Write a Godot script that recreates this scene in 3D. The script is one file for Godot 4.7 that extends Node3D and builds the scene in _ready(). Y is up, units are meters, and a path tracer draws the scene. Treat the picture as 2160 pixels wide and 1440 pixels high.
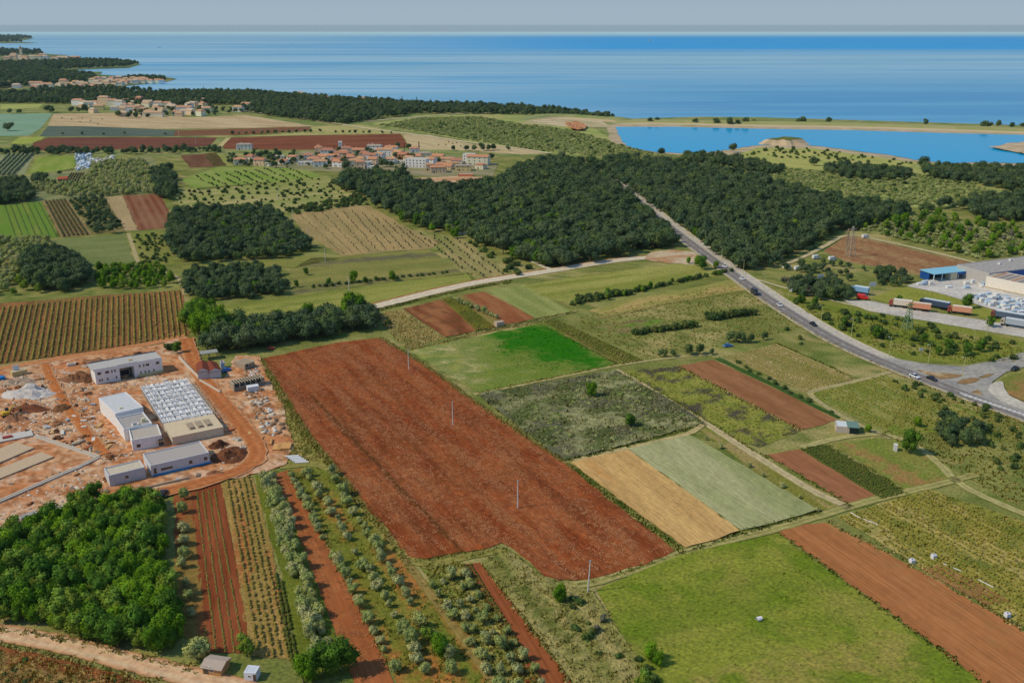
extends Node3D

const EYE := Vector3(0.0, 135.0, 0.0)
const PITCH := 18.444
const FOCAL := 2000.0
const WHITE_LEVEL := 0.80
const ICO_V := [Vector3(-0.526, 0.851, 0), Vector3(0.526, 0.851, 0), Vector3(-0.526, -0.851, 0), Vector3(0.526, -0.851, 0), Vector3(0, -0.526, 0.851), Vector3(0, 0.526, 0.851), Vector3(0, -0.526, -0.851), Vector3(0, 0.526, -0.851), Vector3(0.851, 0, -0.526), Vector3(0.851, 0, 0.526), Vector3(-0.851, 0, -0.526), Vector3(-0.851, 0, 0.526)]
const ICO_F := [Vector3i(0, 11, 5), Vector3i(0, 5, 1), Vector3i(0, 1, 7), Vector3i(0, 7, 10), Vector3i(0, 10, 11), Vector3i(1, 5, 9), Vector3i(5, 11, 4), Vector3i(11, 10, 2), Vector3i(10, 7, 6), Vector3i(7, 1, 8), Vector3i(3, 9, 4), Vector3i(3, 4, 2), Vector3i(3, 2, 6), Vector3i(3, 6, 8), Vector3i(3, 8, 9), Vector3i(4, 9, 5), Vector3i(2, 4, 11), Vector3i(6, 2, 10), Vector3i(8, 6, 7), Vector3i(9, 8, 1)]
const ONES := ["", "first", "second", "third", "fourth", "fifth", "sixth", "seventh", "eighth", "ninth", "tenth", "eleventh", "twelfth", "thirteenth", "fourteenth", "fifteenth", "sixteenth", "seventeenth", "eighteenth", "nineteenth"]
const TENS := ["", "", "twenty", "thirty", "forty", "fifty", "sixty", "seventy", "eighty", "ninety"]
const TENTH := ["", "", "twentieth", "thirtieth", "fortieth", "fiftieth", "sixtieth", "seventieth", "eightieth", "ninetieth"]

var used := {}
var rng := RandomNumberGenerator.new()
var wide := FastNoiseLite.new()
var fine := FastNoiseLite.new()
var mats := {}
var tex := {}
var tex_mean := {}
var plants: Array = []
var kinds := {}
var spare := {}


# ---------------------------------------------------------------- small tools
class Geo:
	var v := PackedVector3Array()
	var n := PackedVector3Array()
	var c := PackedColorArray()
	var uv := PackedVector2Array()

	func tri(a: Vector3, b: Vector3, d: Vector3, na: Vector3, nb: Vector3, nd: Vector3, ca: Color, cb: Color, cd: Color, ua := Vector2.ZERO, ub := Vector2.ZERO, ud := Vector2.ZERO) -> void:
		if (b - a).cross(d - a).dot(na + nb + nd) > 0.0:
			v.append(a); v.append(d); v.append(b)
			n.append(na); n.append(nd); n.append(nb)
			c.append(ca); c.append(cd); c.append(cb)
			uv.append(ua); uv.append(ud); uv.append(ub)
		else:
			v.append(a); v.append(b); v.append(d)
			n.append(na); n.append(nb); n.append(nd)
			c.append(ca); c.append(cb); c.append(cd)
			uv.append(ua); uv.append(ub); uv.append(ud)

	func quad(a: Vector3, b: Vector3, d: Vector3, e: Vector3, nn: Vector3, col: Color) -> void:
		var su := (b - a).length()
		var sv := (e - a).length()
		tri(a, b, d, nn, nn, nn, col, col, col, Vector2(0, 0), Vector2(su, 0), Vector2(su, sv))
		tri(a, d, e, nn, nn, nn, col, col, col, Vector2(0, 0), Vector2(su, sv), Vector2(0, sv))

	func flat(a: Vector3, b: Vector3, d: Vector3, e: Vector3, out_from: Vector3, col: Color) -> void:
		var nn := (b - a).cross(d - a)
		if nn.length() < 1e-9:
			nn = (d - a).cross(e - a)
		nn = nn.normalized()
		if nn.dot((a + b + d + e) * 0.25 - out_from) < 0.0:
			nn = -nn
		quad(a, b, d, e, nn, col)

	func box(lo: Vector3, hi: Vector3, col: Color, t := Transform3D()) -> void:
		var p: Array = []
		for i in 8:
			p.append(t * Vector3(hi.x if i & 1 else lo.x, hi.y if i & 2 else lo.y, hi.z if i & 4 else lo.z))
		var mid: Vector3 = t * ((lo + hi) * 0.5)
		flat(p[0], p[1], p[3], p[2], mid, col)
		flat(p[4], p[5], p[7], p[6], mid, col)
		flat(p[0], p[4], p[6], p[2], mid, col)
		flat(p[1], p[5], p[7], p[3], mid, col)
		flat(p[2], p[3], p[7], p[6], mid, col)
		flat(p[0], p[1], p[5], p[4], mid, col)

	func bar(a: Vector3, b: Vector3, ra: float, rb: float, col: Color, sides := 6) -> void:
		var d := (b - a).normalized()
		var x := d.cross(Vector3.UP if absf(d.y) < 0.9 else Vector3.RIGHT).normalized()
		var y := d.cross(x)
		for i in sides:
			var p := TAU * i / sides
			var q := TAU * (i + 1) / sides
			var m := x * cos(p) + y * sin(p)
			var k := x * cos(q) + y * sin(q)
			tri(a + m * ra, a + k * ra, b + k * rb, m, k, k, col, col, col)
			tri(a + m * ra, b + k * rb, b + m * rb, m, k, m, col, col, col)
			tri(b, b + m * rb, b + k * rb, d, d, d, col, col, col)

	func mesh(m: Material) -> ArrayMesh:
		var out := ArrayMesh.new()
		var a := []
		a.resize(Mesh.ARRAY_MAX)
		a[Mesh.ARRAY_VERTEX] = v
		a[Mesh.ARRAY_NORMAL] = n
		a[Mesh.ARRAY_COLOR] = c
		a[Mesh.ARRAY_TEX_UV] = uv
		out.add_surface_from_arrays(Mesh.PRIMITIVE_TRIANGLES, a)
		out.surface_set_material(0, m)
		return out


func lin(r: float, g: float, b: float) -> Color:
	var c := Color(r / 255.0, g / 255.0, b / 255.0).srgb_to_linear()
	if r > b:
		var warm := (maxf(r, g) - b) / maxf(r, g)
		c.b *= 1.0 - 0.36 * warm
	return Color(minf(c.r / WHITE_LEVEL, 0.85), minf(c.g / WHITE_LEVEL, 0.85), minf(c.b / WHITE_LEVEL, 0.85))


func G(x: float, y: float, h := 0.0) -> Vector3:
	var tx := (x - 1080.0) / FOCAL
	var ty := (720.0 - y) / FOCAL
	var p := deg_to_rad(PITCH)
	var d := Vector3(tx, ty * cos(p) - sin(p), -ty * sin(p) - cos(p))
	return EYE + d * ((h - EYE.y) / minf(d.y, -0.0028))


func seen_at(w: Vector3) -> Vector3:
	var p := deg_to_rad(PITCH)
	var r := w - EYE
	var depth := r.y * -sin(p) - r.z * cos(p)
	var up := r.y * cos(p) - r.z * sin(p)
	return Vector3(1080.0 + r.x / depth * FOCAL, 720.0 - up / depth * FOCAL, depth)


func flat2(w: Vector3) -> Vector2:
	return Vector2(w.x, w.z)


func ground_poly(px: Array) -> PackedVector2Array:
	var out := PackedVector2Array()
	for i in range(0, px.size(), 2):
		out.append(flat2(G(px[i], px[i + 1])))
	return out


func n01(x: float, y: float, scale: float, seed_shift := 0.0) -> float:
	return clampf(0.5 + 0.75 * wide.get_noise_2d(x / scale + seed_shift * 37.7, y / scale + seed_shift * 91.3), 0.0, 1.0)


func named(called: String) -> String:
	used[called] = used.get(called, -1) + 1
	return called if used[called] == 0 else "%s_%03d" % [called, used[called]]


func tag(o: Node3D, label: String, category := "", group := "", kind := "") -> Node3D:
	if label:
		o.set_meta("label", label)
	if category:
		o.set_meta("category", category)
	if group:
		o.set_meta("group", group)
	if kind:
		o.set_meta("kind", kind)
	return o


func put(called: String, mesh: Mesh, parent: Node3D = null, m: Material = null) -> MeshInstance3D:
	var o := MeshInstance3D.new()
	o.mesh = mesh
	if m:
		o.material_override = m
	if parent == null:
		o.name = named(called)
		add_child(o, true)
	else:
		var k := 0
		var nm := called
		while parent.has_node(NodePath(nm)):
			k += 1
			nm = "%s_%03d" % [called, k]
		o.name = nm
		parent.add_child(o, true)
	return o


func base(called: String, at: Vector3, turn := 0.0) -> Node3D:
	var o := Node3D.new()
	o.name = named(called)
	add_child(o, true)
	o.position = at
	o.rotation.y = turn
	return o


func ordinal(i: int) -> String:
	if i < 20:
		return ONES[i]
	if i % 10 == 0:
		return TENTH[i / 10]
	return TENS[i / 10] + "-" + ONES[i % 10]


# ---------------------------------------------------------------- materials
func speckle(called: String, size: int, worker: Callable, f1: float, f2: float, stretch: int, cell := false) -> void:
	var a := FastNoiseLite.new()
	a.seed = hash(called) % 1000
	a.frequency = f1
	a.fractal_octaves = 4
	var b := FastNoiseLite.new()
	b.seed = 17 + hash(called) % 500
	b.frequency = f2
	b.fractal_octaves = 3
	if cell:
		b.noise_type = FastNoiseLite.TYPE_CELLULAR
	var ia := a.get_seamless_image(size, size)
	var ib := b.get_seamless_image(size / stretch, size)
	ib.resize(size, size, Image.INTERPOLATE_CUBIC)
	ia.convert(Image.FORMAT_L8)
	ib.convert(Image.FORMAT_L8)
	var da := ia.get_data()
	var db := ib.get_data()
	var out := PackedByteArray()
	out.resize(size * size * 3)
	var total := 0.0
	for i in size * size:
		var r: Color = (worker as Callable).call(da[i] / 255.0, db[i] / 255.0, i % size, i / size)
		total += r.g
		var s := r.linear_to_srgb()
		out[i * 3] = int(clampf(s.r, 0, 1) * 255.0)
		out[i * 3 + 1] = int(clampf(s.g, 0, 1) * 255.0)
		out[i * 3 + 2] = int(clampf(s.b, 0, 1) * 255.0)
	tex_mean[called] = total / (size * size)
	tex[called] = ImageTexture.create_from_image(Image.create_from_data(size, size, false, Image.FORMAT_RGB8, out))


func mat(key: String, texture := "", rough := 0.95, span := 1.0, relief := 0.0, spec := 0.25) -> StandardMaterial3D:
	if mats.has(key):
		return mats[key]
	var m := StandardMaterial3D.new()
	m.resource_name = key
	m.vertex_color_use_as_albedo = true
	m.roughness = rough
	m.metallic_specular = spec
	if texture:
		m.albedo_texture = tex[texture]
		m.uv1_scale = Vector3(1.0 / span, 1.0 / span, 1.0)
		if relief > 0.0:
			m.heightmap_enabled = true
			m.heightmap_texture = tex[texture]
			m.heightmap_scale = relief
	mats[key] = m
	return m


func paint(key: String, c: Color, rough := 0.7, metal := 0.0) -> StandardMaterial3D:
	if mats.has(key):
		return mats[key]
	var m := StandardMaterial3D.new()
	m.resource_name = key
	m.albedo_color = c.linear_to_srgb()
	m.roughness = rough
	m.metallic = metal
	mats[key] = m
	return m


func make_materials() -> void:
	speckle("soil", 1024, func(a: float, b: float, _x: int, _y: int) -> Color:
		var t := 0.30 + 0.42 * a + 0.46 * (b - 0.3)
		var fleck := smoothstep(0.60, 0.72, b * 0.5 + a * 0.5)
		return Color(t + fleck * 0.22, t + fleck * 0.26, t + fleck * 0.27), 0.06, 0.075, 5)
	speckle("stubble", 1024, func(a: float, b: float, _x: int, y: int) -> Color:
		var t := 0.44 + 0.26 * (a - 0.2) + 0.34 * (b - 0.3) + 0.03 * sin(y * TAU * 40.0 / 1024.0)
		var fleck := smoothstep(0.56, 0.70, b * 0.6 + a * 0.4)
		return Color(t + fleck * 0.20, t + fleck * 0.25, t + fleck * 0.27), 0.13, 0.11, 8)
	speckle("tilth", 1024, func(a: float, b: float, _x: int, y: int) -> Color:
		var t := 0.60 + 0.10 * a + 0.26 * (b - 0.4) + 0.035 * sin(y * TAU * 48.0 / 1024.0)
		return Color(t, t * (0.98 + 0.04 * b), t * (0.97 + 0.06 * b)), 0.10, 0.05, 16)
	speckle("grass", 1024, func(a: float, b: float, _x: int, _y: int) -> Color:
		var t := 0.32 + 0.42 * a + 0.36 * (b - 0.25)
		return Color(t * (0.94 + 0.12 * a), t, t * (1.04 - 0.16 * a)), 0.045, 0.10, 3)
	speckle("crop", 1024, func(a: float, b: float, _x: int, y: int) -> Color:
		var t := 0.55 + 0.2 * a + 0.26 * (b - 0.4) + 0.03 * sin(y * TAU * 64.0 / 1024.0)
		return Color(t, t, t), 0.06, 0.07, 8)
	speckle("dirt", 1024, func(a: float, b: float, _x: int, _y: int) -> Color:
		var t := 0.50 + 0.34 * a + 0.16 * (b - 0.5)
		return Color(t * (1.04 - 0.1 * b), t, t * (0.94 + 0.14 * b)), 0.02, 0.06, 1)
	speckle("plaster", 512, func(a: float, b: float, _x: int, _y: int) -> Color:
		var t := 0.74 + 0.14 * a + 0.07 * (b - 0.5)
		return Color(t, t, t), 0.012, 0.05, 4)
	speckle("tiles", 512, func(a: float, b: float, x: int, _y: int) -> Color:
		var wave := 0.5 + 0.5 * cos(x * TAU * 16.0 / 512.0)
		var t := 0.42 + 0.28 * wave + 0.24 * (a - 0.5) + 0.14 * (b - 0.5)
		return Color(t, t * (0.94 + 0.1 * a), t * (0.92 + 0.14 * a)), 0.03, 0.02, 1)
	speckle("ribbed", 256, func(a: float, _b: float, x: int, _y: int) -> Color:
		var t := 0.62 + 0.2 * (0.5 + 0.5 * cos(x * TAU * 8.0 / 256.0)) + 0.12 * (a - 0.5)
		return Color(t, t, t), 0.02, 0.02, 1)
	mat("soil", "soil", 0.97, 70.0, 16.0, 0.15)
	mat("stubble", "stubble", 0.97, 62.0, 12.0, 0.15)
	mat("tilth", "tilth", 0.97, 60.0, 10.0, 0.15)
	mat("grass", "grass", 0.97, 60.0, 25.0, 0.12)
	mat("crop", "crop", 0.97, 80.0, 12.0, 0.12)
	mat("dirt", "dirt", 0.96, 55.0, 14.0, 0.15)
	mat("leaf", "", 0.85, 1.0, 0.0, 0.2).backlight_enabled = true
	mats.leaf.backlight = Color(0.34, 0.36, 0.24)
	mat("plaster", "plaster", 0.9, 9.0, 0.0, 0.25)
	mat("tiles", "tiles", 0.85, 4.2, 6.0, 0.25)
	mat("ribbed", "ribbed", 0.55, 4.0, 3.0, 0.4)
	mat("plain", "", 0.8, 1.0, 0.0, 0.3)
	mat("gloss", "", 0.3, 1.0, 0.0, 0.5)
	mat("glass", "", 0.08, 1.0, 0.0, 0.7)


# ---------------------------------------------------------------- land sheets
func jag(poly: PackedVector2Array, amount: float, seg: float) -> PackedVector2Array:
	if amount <= 0.0:
		return poly
	var out := PackedVector2Array()
	for i in poly.size():
		var a := poly[i]
		var b := poly[(i + 1) % poly.size()]
		var k := clampi(int(a.distance_to(b) / seg), 1, 400)
		var nrm := (b - a).orthogonal().normalized()
		for j in k:
			var p := a.lerp(b, float(j) / k)
			out.append(p + nrm * (fine.get_noise_2d(p.x * 0.21, p.y * 0.21) + 0.6 * fine.get_noise_2d(p.x * 0.05 + 50.0, p.y * 0.05)) * amount * 1.6)
	return out


func shade(o: Dictionary, x: float, z: float, u: float, v: float) -> Color:
	var ns: float = o.get("ns", 14.0)
	var st: float = o.get("st", 0.5)
	var c: Color = (o.a as Color).lerp(o.get("b", o.a), smoothstep(0.3, 0.7, n01(u * st, v, ns, 1.0)))
	if o.has("c"):
		var cs: float = o.get("cs", 22.0)
		var ct: float = o.get("ct", 0.62)
		c = c.lerp(o.c, smoothstep(ct - 0.10, ct + 0.10, n01(u * st, v, cs, 2.0) * 0.7 + 0.3 * n01(x, z, cs * 0.22, 3.0)) * o.get("cw", 0.9))
	if o.has("d"):
		var dt: float = o.get("dt", 0.66)
		c = c.lerp(o.d, smoothstep(dt - 0.08, dt + 0.08, n01(x, z, o.get("ds", 9.0), 5.0)) * o.get("dw", 0.8))
	var f: float = 1.0 + o.get("fv", 0.10) * (fine.get_noise_2d(x * 0.35, z * 0.35) + 0.7 * fine.get_noise_2d(u * 0.04, v * 0.5))
	c = Color(c.r * f, c.g * f, c.b * f)
	if o.has("fn"):
		c = (o.fn as Callable).call(c, x, z, u, v)
	return c


func sheet(called: String, label: String, px: Array, o: Dictionary) -> MeshInstance3D:
	var poly := jag(ground_poly(px), o.get("jag", 0.5), o.get("seg", 3.0))
	var d := Vector2(1, 0)
	if o.has("dir"):
		d = (flat2(G(o.dir[2], o.dir[3])) - flat2(G(o.dir[0], o.dir[1]))).normalized()
	var e := Vector2(-d.y, d.x)
	var q := PackedVector2Array()
	var lo := Vector2(1e9, 1e9)
	var hi := Vector2(-1e9, -1e9)
	for p in poly:
		var w := Vector2(p.dot(d), p.dot(e))
		q.append(w)
		lo = lo.min(w)
		hi = hi.max(w)
	var cell: float = o.get("cell", 2.5)
	var lift: float = o.get("lift", 0.05)
	var hump: float = o.get("hump", 0.0)
	var kx := int(ceil((hi.x - lo.x) / cell)) + 1
	var ky := int(ceil((hi.y - lo.y) / cell)) + 1
	var edge := {}
	for i in q.size():
		var a := q[i]
		var b := q[(i + 1) % q.size()]
		var steps := maxi(1, int(ceil(a.distance_to(b) / (cell * 0.3))))
		for j in steps + 1:
			var p := (a.lerp(b, float(j) / steps) - lo) / cell
			edge[Vector2i(int(floor(p.x)), int(floor(p.y)))] = true
	var sums := PackedFloat32Array()
	var g := Geo.new()
	var tint: float = 1.0 / tex_mean.get(o.get("mat", "grass"), 1.0)
	var cols := {}
	var at := func(p: Vector2) -> Array:
		var key := Vector2i(int(round(p.x * 100.0)), int(round(p.y * 100.0)))
		if not cols.has(key):
			var w := d * p.x + e * p.y
			var c := shade(o, w.x, w.y, p.x, p.y)
			var h := lift
			var nn := Vector3.UP
			if hump > 0.0:
				var hs: float = o.get("hs", 0.16)
				var h0 := fine.get_noise_2d(w.x * hs, w.y * hs)
				var hx := fine.get_noise_2d((w.x + 0.6) * hs, w.y * hs)
				var hz := fine.get_noise_2d(w.x * hs, (w.y + 0.6) * hs)
				h += hump * (h0 * 0.5 + 0.5)
				nn = Vector3(-(hx - h0) * hump * 0.5 / 0.6, 1.0, -(hz - h0) * hump * 0.5 / 0.6).normalized()
			cols[key] = [Vector3(w.x, h, w.y), Color(c.r * tint, c.g * tint, c.b * tint), nn]
		return cols[key]
	for i in kx:
		# inside runs are found by testing the centre of each cell
		for j in ky:
			var p0 := lo + Vector2(i, j) * cell
			var p1 := p0 + Vector2(cell, cell)
			var shapes: Array = []
			if edge.has(Vector2i(i, j)):
				shapes = Geometry2D.intersect_polygons(q, PackedVector2Array([p0, Vector2(p1.x, p0.y), p1, Vector2(p0.x, p1.y)]))
			elif Geometry2D.is_point_in_polygon((p0 + p1) * 0.5, q):
				shapes = [PackedVector2Array([p0, Vector2(p1.x, p0.y), p1, Vector2(p0.x, p1.y)])]
			for s: PackedVector2Array in shapes:
				var ids: PackedInt32Array = PackedInt32Array([0, 1, 2, 0, 2, 3]) if s.size() == 4 and not edge.has(Vector2i(i, j)) else Geometry2D.triangulate_polygon(s)
				for t in range(0, ids.size(), 3):
					var A: Array = (at as Callable).call(s[ids[t]])
					var B: Array = (at as Callable).call(s[ids[t + 1]])
					var D: Array = (at as Callable).call(s[ids[t + 2]])
					g.tri(A[0], B[0], D[0], A[2], B[2], D[2], A[1], B[1], D[1], s[ids[t]], s[ids[t + 1]], s[ids[t + 2]])
	var m := put(called, g.mesh(mats[o.get("mat", "grass")]))
	tag(m, label, "", "", o.get("kind", "structure"))
	return m


func smooth_line(px: Array, step: float) -> PackedVector2Array:
	var pts := ground_poly(px)
	for k in 2:
		var out := PackedVector2Array([pts[0]])
		for i in pts.size() - 1:
			out.append(pts[i].lerp(pts[i + 1], 0.25))
			out.append(pts[i].lerp(pts[i + 1], 0.75))
		out.append(pts[pts.size() - 1])
		pts = out
	var res := PackedVector2Array([pts[0]])
	for i in pts.size() - 1:
		var k := maxi(1, int(pts[i].distance_to(pts[i + 1]) / step))
		for j in k:
			res.append(pts[i].lerp(pts[i + 1], float(j + 1) / k))
	return res


# bands: [offset from the centre line, colour] from one side to the other; right of travel is positive
func ribbon(called: String, label: String, px: Array, bands: Array, o := {}) -> MeshInstance3D:
	var line := smooth_line(px, o.get("step", 2.0))
	var g := Geo.new()
	var m: String = o.get("mat", "dirt")
	var tint: float = 1.0 / tex_mean.get(m, 1.0)
	var lift: float = o.get("lift", 0.10)
	var rough: float = o.get("jag", 0.4)
	var before: Array = []
	var run := 0.0
	for i in line.size():
		var t := (line[mini(i + 1, line.size() - 1)] - line[maxi(i - 1, 0)]).normalized()
		var r := Vector2(-t.y, t.x)
		if i > 0:
			run += line[i].distance_to(line[i - 1])
		var now: Array = []
		for k in bands.size():
			var off: float = bands[k][0]
			if rough > 0.0 and (k == 0 or k == bands.size() - 1):
				off += rough * fine.get_noise_2d(run * 0.22 + k * 70.0, 3.0) * 1.6
			elif rough > 0.0:
				off += rough * 0.4 * fine.get_noise_2d(run * 0.1, 9.0)
			var w := line[i] + r * off
			var f: float = 1.0 + o.get("fv", 0.12) * (fine.get_noise_2d(w.x * 0.3, w.y * 0.3) + 0.8 * n01(w.x, w.y, 14.0) - 0.4)
			var c: Color = bands[k][1]
			now.append([Vector3(w.x, lift, w.y), Color(c.r * f * tint, c.g * f * tint, c.b * f * tint), Vector2(run, off)])
		if i > 0:
			for k in bands.size() - 1:
				var a: Array = before[k]
				var b: Array = before[k + 1]
				var d: Array = now[k + 1]
				var e: Array = now[k]
				g.tri(a[0], b[0], d[0], Vector3.UP, Vector3.UP, Vector3.UP, a[1], b[1], d[1], a[2], b[2], d[2])
				g.tri(a[0], d[0], e[0], Vector3.UP, Vector3.UP, Vector3.UP, a[1], d[1], e[1], a[2], d[2], e[2])
		before = now
	var n := put(called, g.mesh(mats[m]))
	tag(n, label, "", "", "structure")
	return n


# ---------------------------------------------------------------- plants
func lump(g: Geo, at: Vector3, r: Vector3, c: Color, rough: float) -> void:
	var p: Array = []
	for k in ICO_V:
		p.append((k as Vector3) * r * (1.0 + rng.randf_range(-rough, rough)) + at)
	for f: Vector3i in ICO_F:
		g.tri(p[f.x], p[f.y], p[f.z], ((p[f.x] - at) / r).normalized(), ((p[f.y] - at) / r).normalized(), ((p[f.z] - at) / r).normalized(), c, c, c)


func leaf(g: Geo, at: Vector3, out: Vector3, size: float, c: Color) -> void:
	var nn := (out + Vector3(rng.randf_range(-1, 1), rng.randf_range(-0.6, 1), rng.randf_range(-1, 1)) * 0.75).normalized()
	var x := nn.cross(Vector3(rng.randf_range(-1, 1), rng.randf_range(-1, 1), rng.randf_range(-1, 1))).normalized() * size
	var y := nn.cross(x).normalized() * size * rng.randf_range(0.5, 0.9)
	var ns := (nn + out * 0.5).normalized()
	g.tri(at - x, at + y * 0.8 + x * 0.2, at + x, ns, ns, ns, c, c, c)
	g.tri(at - x, at - y * 0.9 + x * 0.1, at + x, ns, ns, ns, c, c, c)


# a crown of several lobes: wide x high, centred `mid` above the ground
func crown(w: float, h: float, mid: float, lobes: int, leaves: int, size: float, c: Color, vary: float, sharp := 0.0) -> ArrayMesh:
	var g := Geo.new()
	for i in lobes:
		var a := rng.randf() * TAU
		var k := sqrt(rng.randf()) * 0.62
		var y := rng.randf_range(-0.5, 0.62)
		if i == 0:
			k = 0.0
			y = 0.35
		var narrow := 1.0 - sharp * (y * 0.5 + 0.5)
		var at := Vector3(cos(a) * k * w * narrow, mid + y * h * 0.55, sin(a) * k * w * narrow)
		var rr := rng.randf_range(0.36, 0.54) * narrow
		var r := Vector3(w * rr, h * 0.5 * rng.randf_range(0.5, 0.8), w * rr)
		var t := 1.0 + rng.randf_range(-vary, vary)
		var warm := rng.randf_range(-vary, vary) * 0.5
		var cc := Color(c.r * t * (1.0 + warm), c.g * t, c.b * t * (1.0 - warm))
		lump(g, at, r * 0.74, cc, 0.2)
		for j in leaves:
			var out := Vector3(rng.randfn(), rng.randfn() + 0.25, rng.randfn()).normalized()
			var f := 1.0 + rng.randf_range(-vary, vary) * 0.8
			leaf(g, at + out * r * rng.randf_range(0.74, 1.2), out, size * rng.randf_range(0.7, 1.3), Color(cc.r * f, cc.g * f, cc.b * f))
	return g.mesh(mats.leaf)


func trunk(h: float, r: float, c: Color, limbs: int) -> ArrayMesh:
	var g := Geo.new()
	var top := Vector3(rng.randf_range(-0.1, 0.1) * h, h, rng.randf_range(-0.1, 0.1) * h)
	g.bar(Vector3(0, -0.1, 0), top, r, r * 0.65, c)
	for i in limbs:
		var a := TAU * (i + rng.randf() * 0.5) / limbs
		g.bar(top * rng.randf_range(0.7, 1.0), top + Vector3(cos(a) * h * 0.55, h * rng.randf_range(0.4, 0.8), sin(a) * h * 0.55), r * 0.5, r * 0.2, c, 5)
	return g.mesh(mats.plain)


func make_kinds() -> void:
	var bark := Color(0.13, 0.10, 0.07)
	var grey := Color(0.20, 0.18, 0.15)
	var k := func(key: String, called: String, category: String, most: int, crowns: Array, stem: Mesh, high: float) -> void:
		kinds[key] = {"called": called, "category": category, "most": most, "crowns": crowns, "stem": stem, "high": high}
	var oaks: Array = []
	for i in 5:
		oaks.append(crown(4.3, 6.0, 4.5, 10, 62, 0.46, [Color(0.080, 0.128, 0.050), Color(0.098, 0.150, 0.052), Color(0.062, 0.104, 0.048), Color(0.122, 0.164, 0.070), Color(0.086, 0.138, 0.062)][i], 0.22))
	(k as Callable).call("oak", "oak_tree", "tree", 300, oaks, trunk(2.6, 0.25, bark, 4), 8.0)
	var bright: Array = []
	for i in 4:
		bright.append(crown(3.3, 5.6, 4.0, 11, 115, 0.30, [Color(0.105, 0.225, 0.012), Color(0.150, 0.280, 0.014), Color(0.075, 0.160, 0.018), Color(0.165, 0.245, 0.030)][i], 0.26))
	(k as Callable).call("leafy", "leafy_tree", "tree", 260, bright, trunk(2.4, 0.18, bark, 4), 7.0)
	var olives: Array = []
	for i in 4:
		olives.append(crown(1.8, 2.6, 1.9, 9, 90, 0.20, [Color(0.375, 0.400, 0.155), Color(0.335, 0.380, 0.130), Color(0.405, 0.420, 0.185), Color(0.300, 0.360, 0.115)][i], 0.2))
	(k as Callable).call("olive", "olive_tree", "olive tree", 300, olives, trunk(1.1, 0.16, grey, 3), 3.4)
	var shrubs: Array = []
	for i in 4:
		shrubs.append(crown(1.5, 1.9, 0.75, 7, 64, 0.22, [Color(0.095, 0.150, 0.036), Color(0.080, 0.135, 0.034), Color(0.120, 0.165, 0.045), Color(0.070, 0.115, 0.036)][i], 0.24))
	(k as Callable).call("shrub", "shrub", "shrub", 290, shrubs, null, 1.8)
	var pale: Array = []
	for i in 3:
		pale.append(crown(1.8, 1.2, 0.45, 6, 40, 0.28, [Color(0.300, 0.340, 0.120), Color(0.340, 0.365, 0.145), Color(0.255, 0.320, 0.095)][i], 0.18))
	(k as Callable).call("pale", "pale_bush", "bush", 120, pale, null, 1.5)
	var greys: Array = []
	for i in 2:
		greys.append(crown(1.9, 3.0, 1.7, 7, 30, 0.30, [Color(0.165, 0.150, 0.115), Color(0.150, 0.155, 0.110)][i], 0.2))
	(k as Callable).call("grey", "bare_bush", "bush", 60, greys, trunk(1.2, 0.08, grey, 4), 3.2)
	var young: Array = []
	for i in 2:
		young.append(crown(0.62, 1.0, 0.75, 4, 14, 0.17, [Color(0.085, 0.105, 0.055), Color(0.110, 0.130, 0.070)][i], 0.2))
	(k as Callable).call("sapling", "sapling_tree", "sapling", 290, young, null, 1.2)
	var points: Array = []
	for i in 2:
		points.append(crown(1.1, 9.0, 5.0, 12, 22, 0.35, [Color(0.030, 0.048, 0.030), Color(0.034, 0.055, 0.032)][i], 0.15, 0.75))
	(k as Callable).call("cypress", "cypress_tree", "tree", 60, points, trunk(1.6, 0.18, bark, 3), 10.0)


func plant(kind: String, at: Vector3, size: float, label: String, group: String, pick := -1) -> void:
	plants.append([kind, at, size, rng.randf() * TAU, pick if pick >= 0 else rng.randi(), label, group])


func plant_at(kind: String, x: float, y: float, size: float, label: String, group := "", pick := -1) -> void:
	plant(kind, G(x, y), size, label, group, pick)


func scatter(px: Array, gap: float, jitter := 0.42, keep := 1.0, patch := 0.0) -> Array:
	var poly := ground_poly(px)
	var lo := Vector2(1e9, 1e9)
	var hi := Vector2(-1e9, -1e9)
	for p in poly:
		lo = lo.min(p)
		hi = hi.max(p)
	var out: Array = []
	var row := 0
	var z := lo.y
	while z <= hi.y:
		var x := lo.x + (gap * 0.5 if row % 2 else 0.0)
		while x <= hi.x:
			var p := Vector2(x, z) + Vector2(rng.randf_range(-jitter, jitter), rng.randf_range(-jitter, jitter)) * gap
			var ok := rng.randf() < keep
			if patch > 0.0 and n01(p.x, p.y, patch, 7.0) < 0.5:
				ok = false
			if ok and Geometry2D.is_point_in_polygon(p, poly):
				out.append(Vector3(p.x, 0.0, p.y))
			x += gap
		z += gap * 0.87
		row += 1
	return out


func wood(kind: String, px: Array, gap: float, small: float, big: float, label: String, group: String, keep := 1.0, patch := 0.0) -> void:
	for p: Vector3 in scatter(px, gap, 0.42, keep, patch):
		plant(kind, p, rng.randf_range(small, big), label, group)


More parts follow.
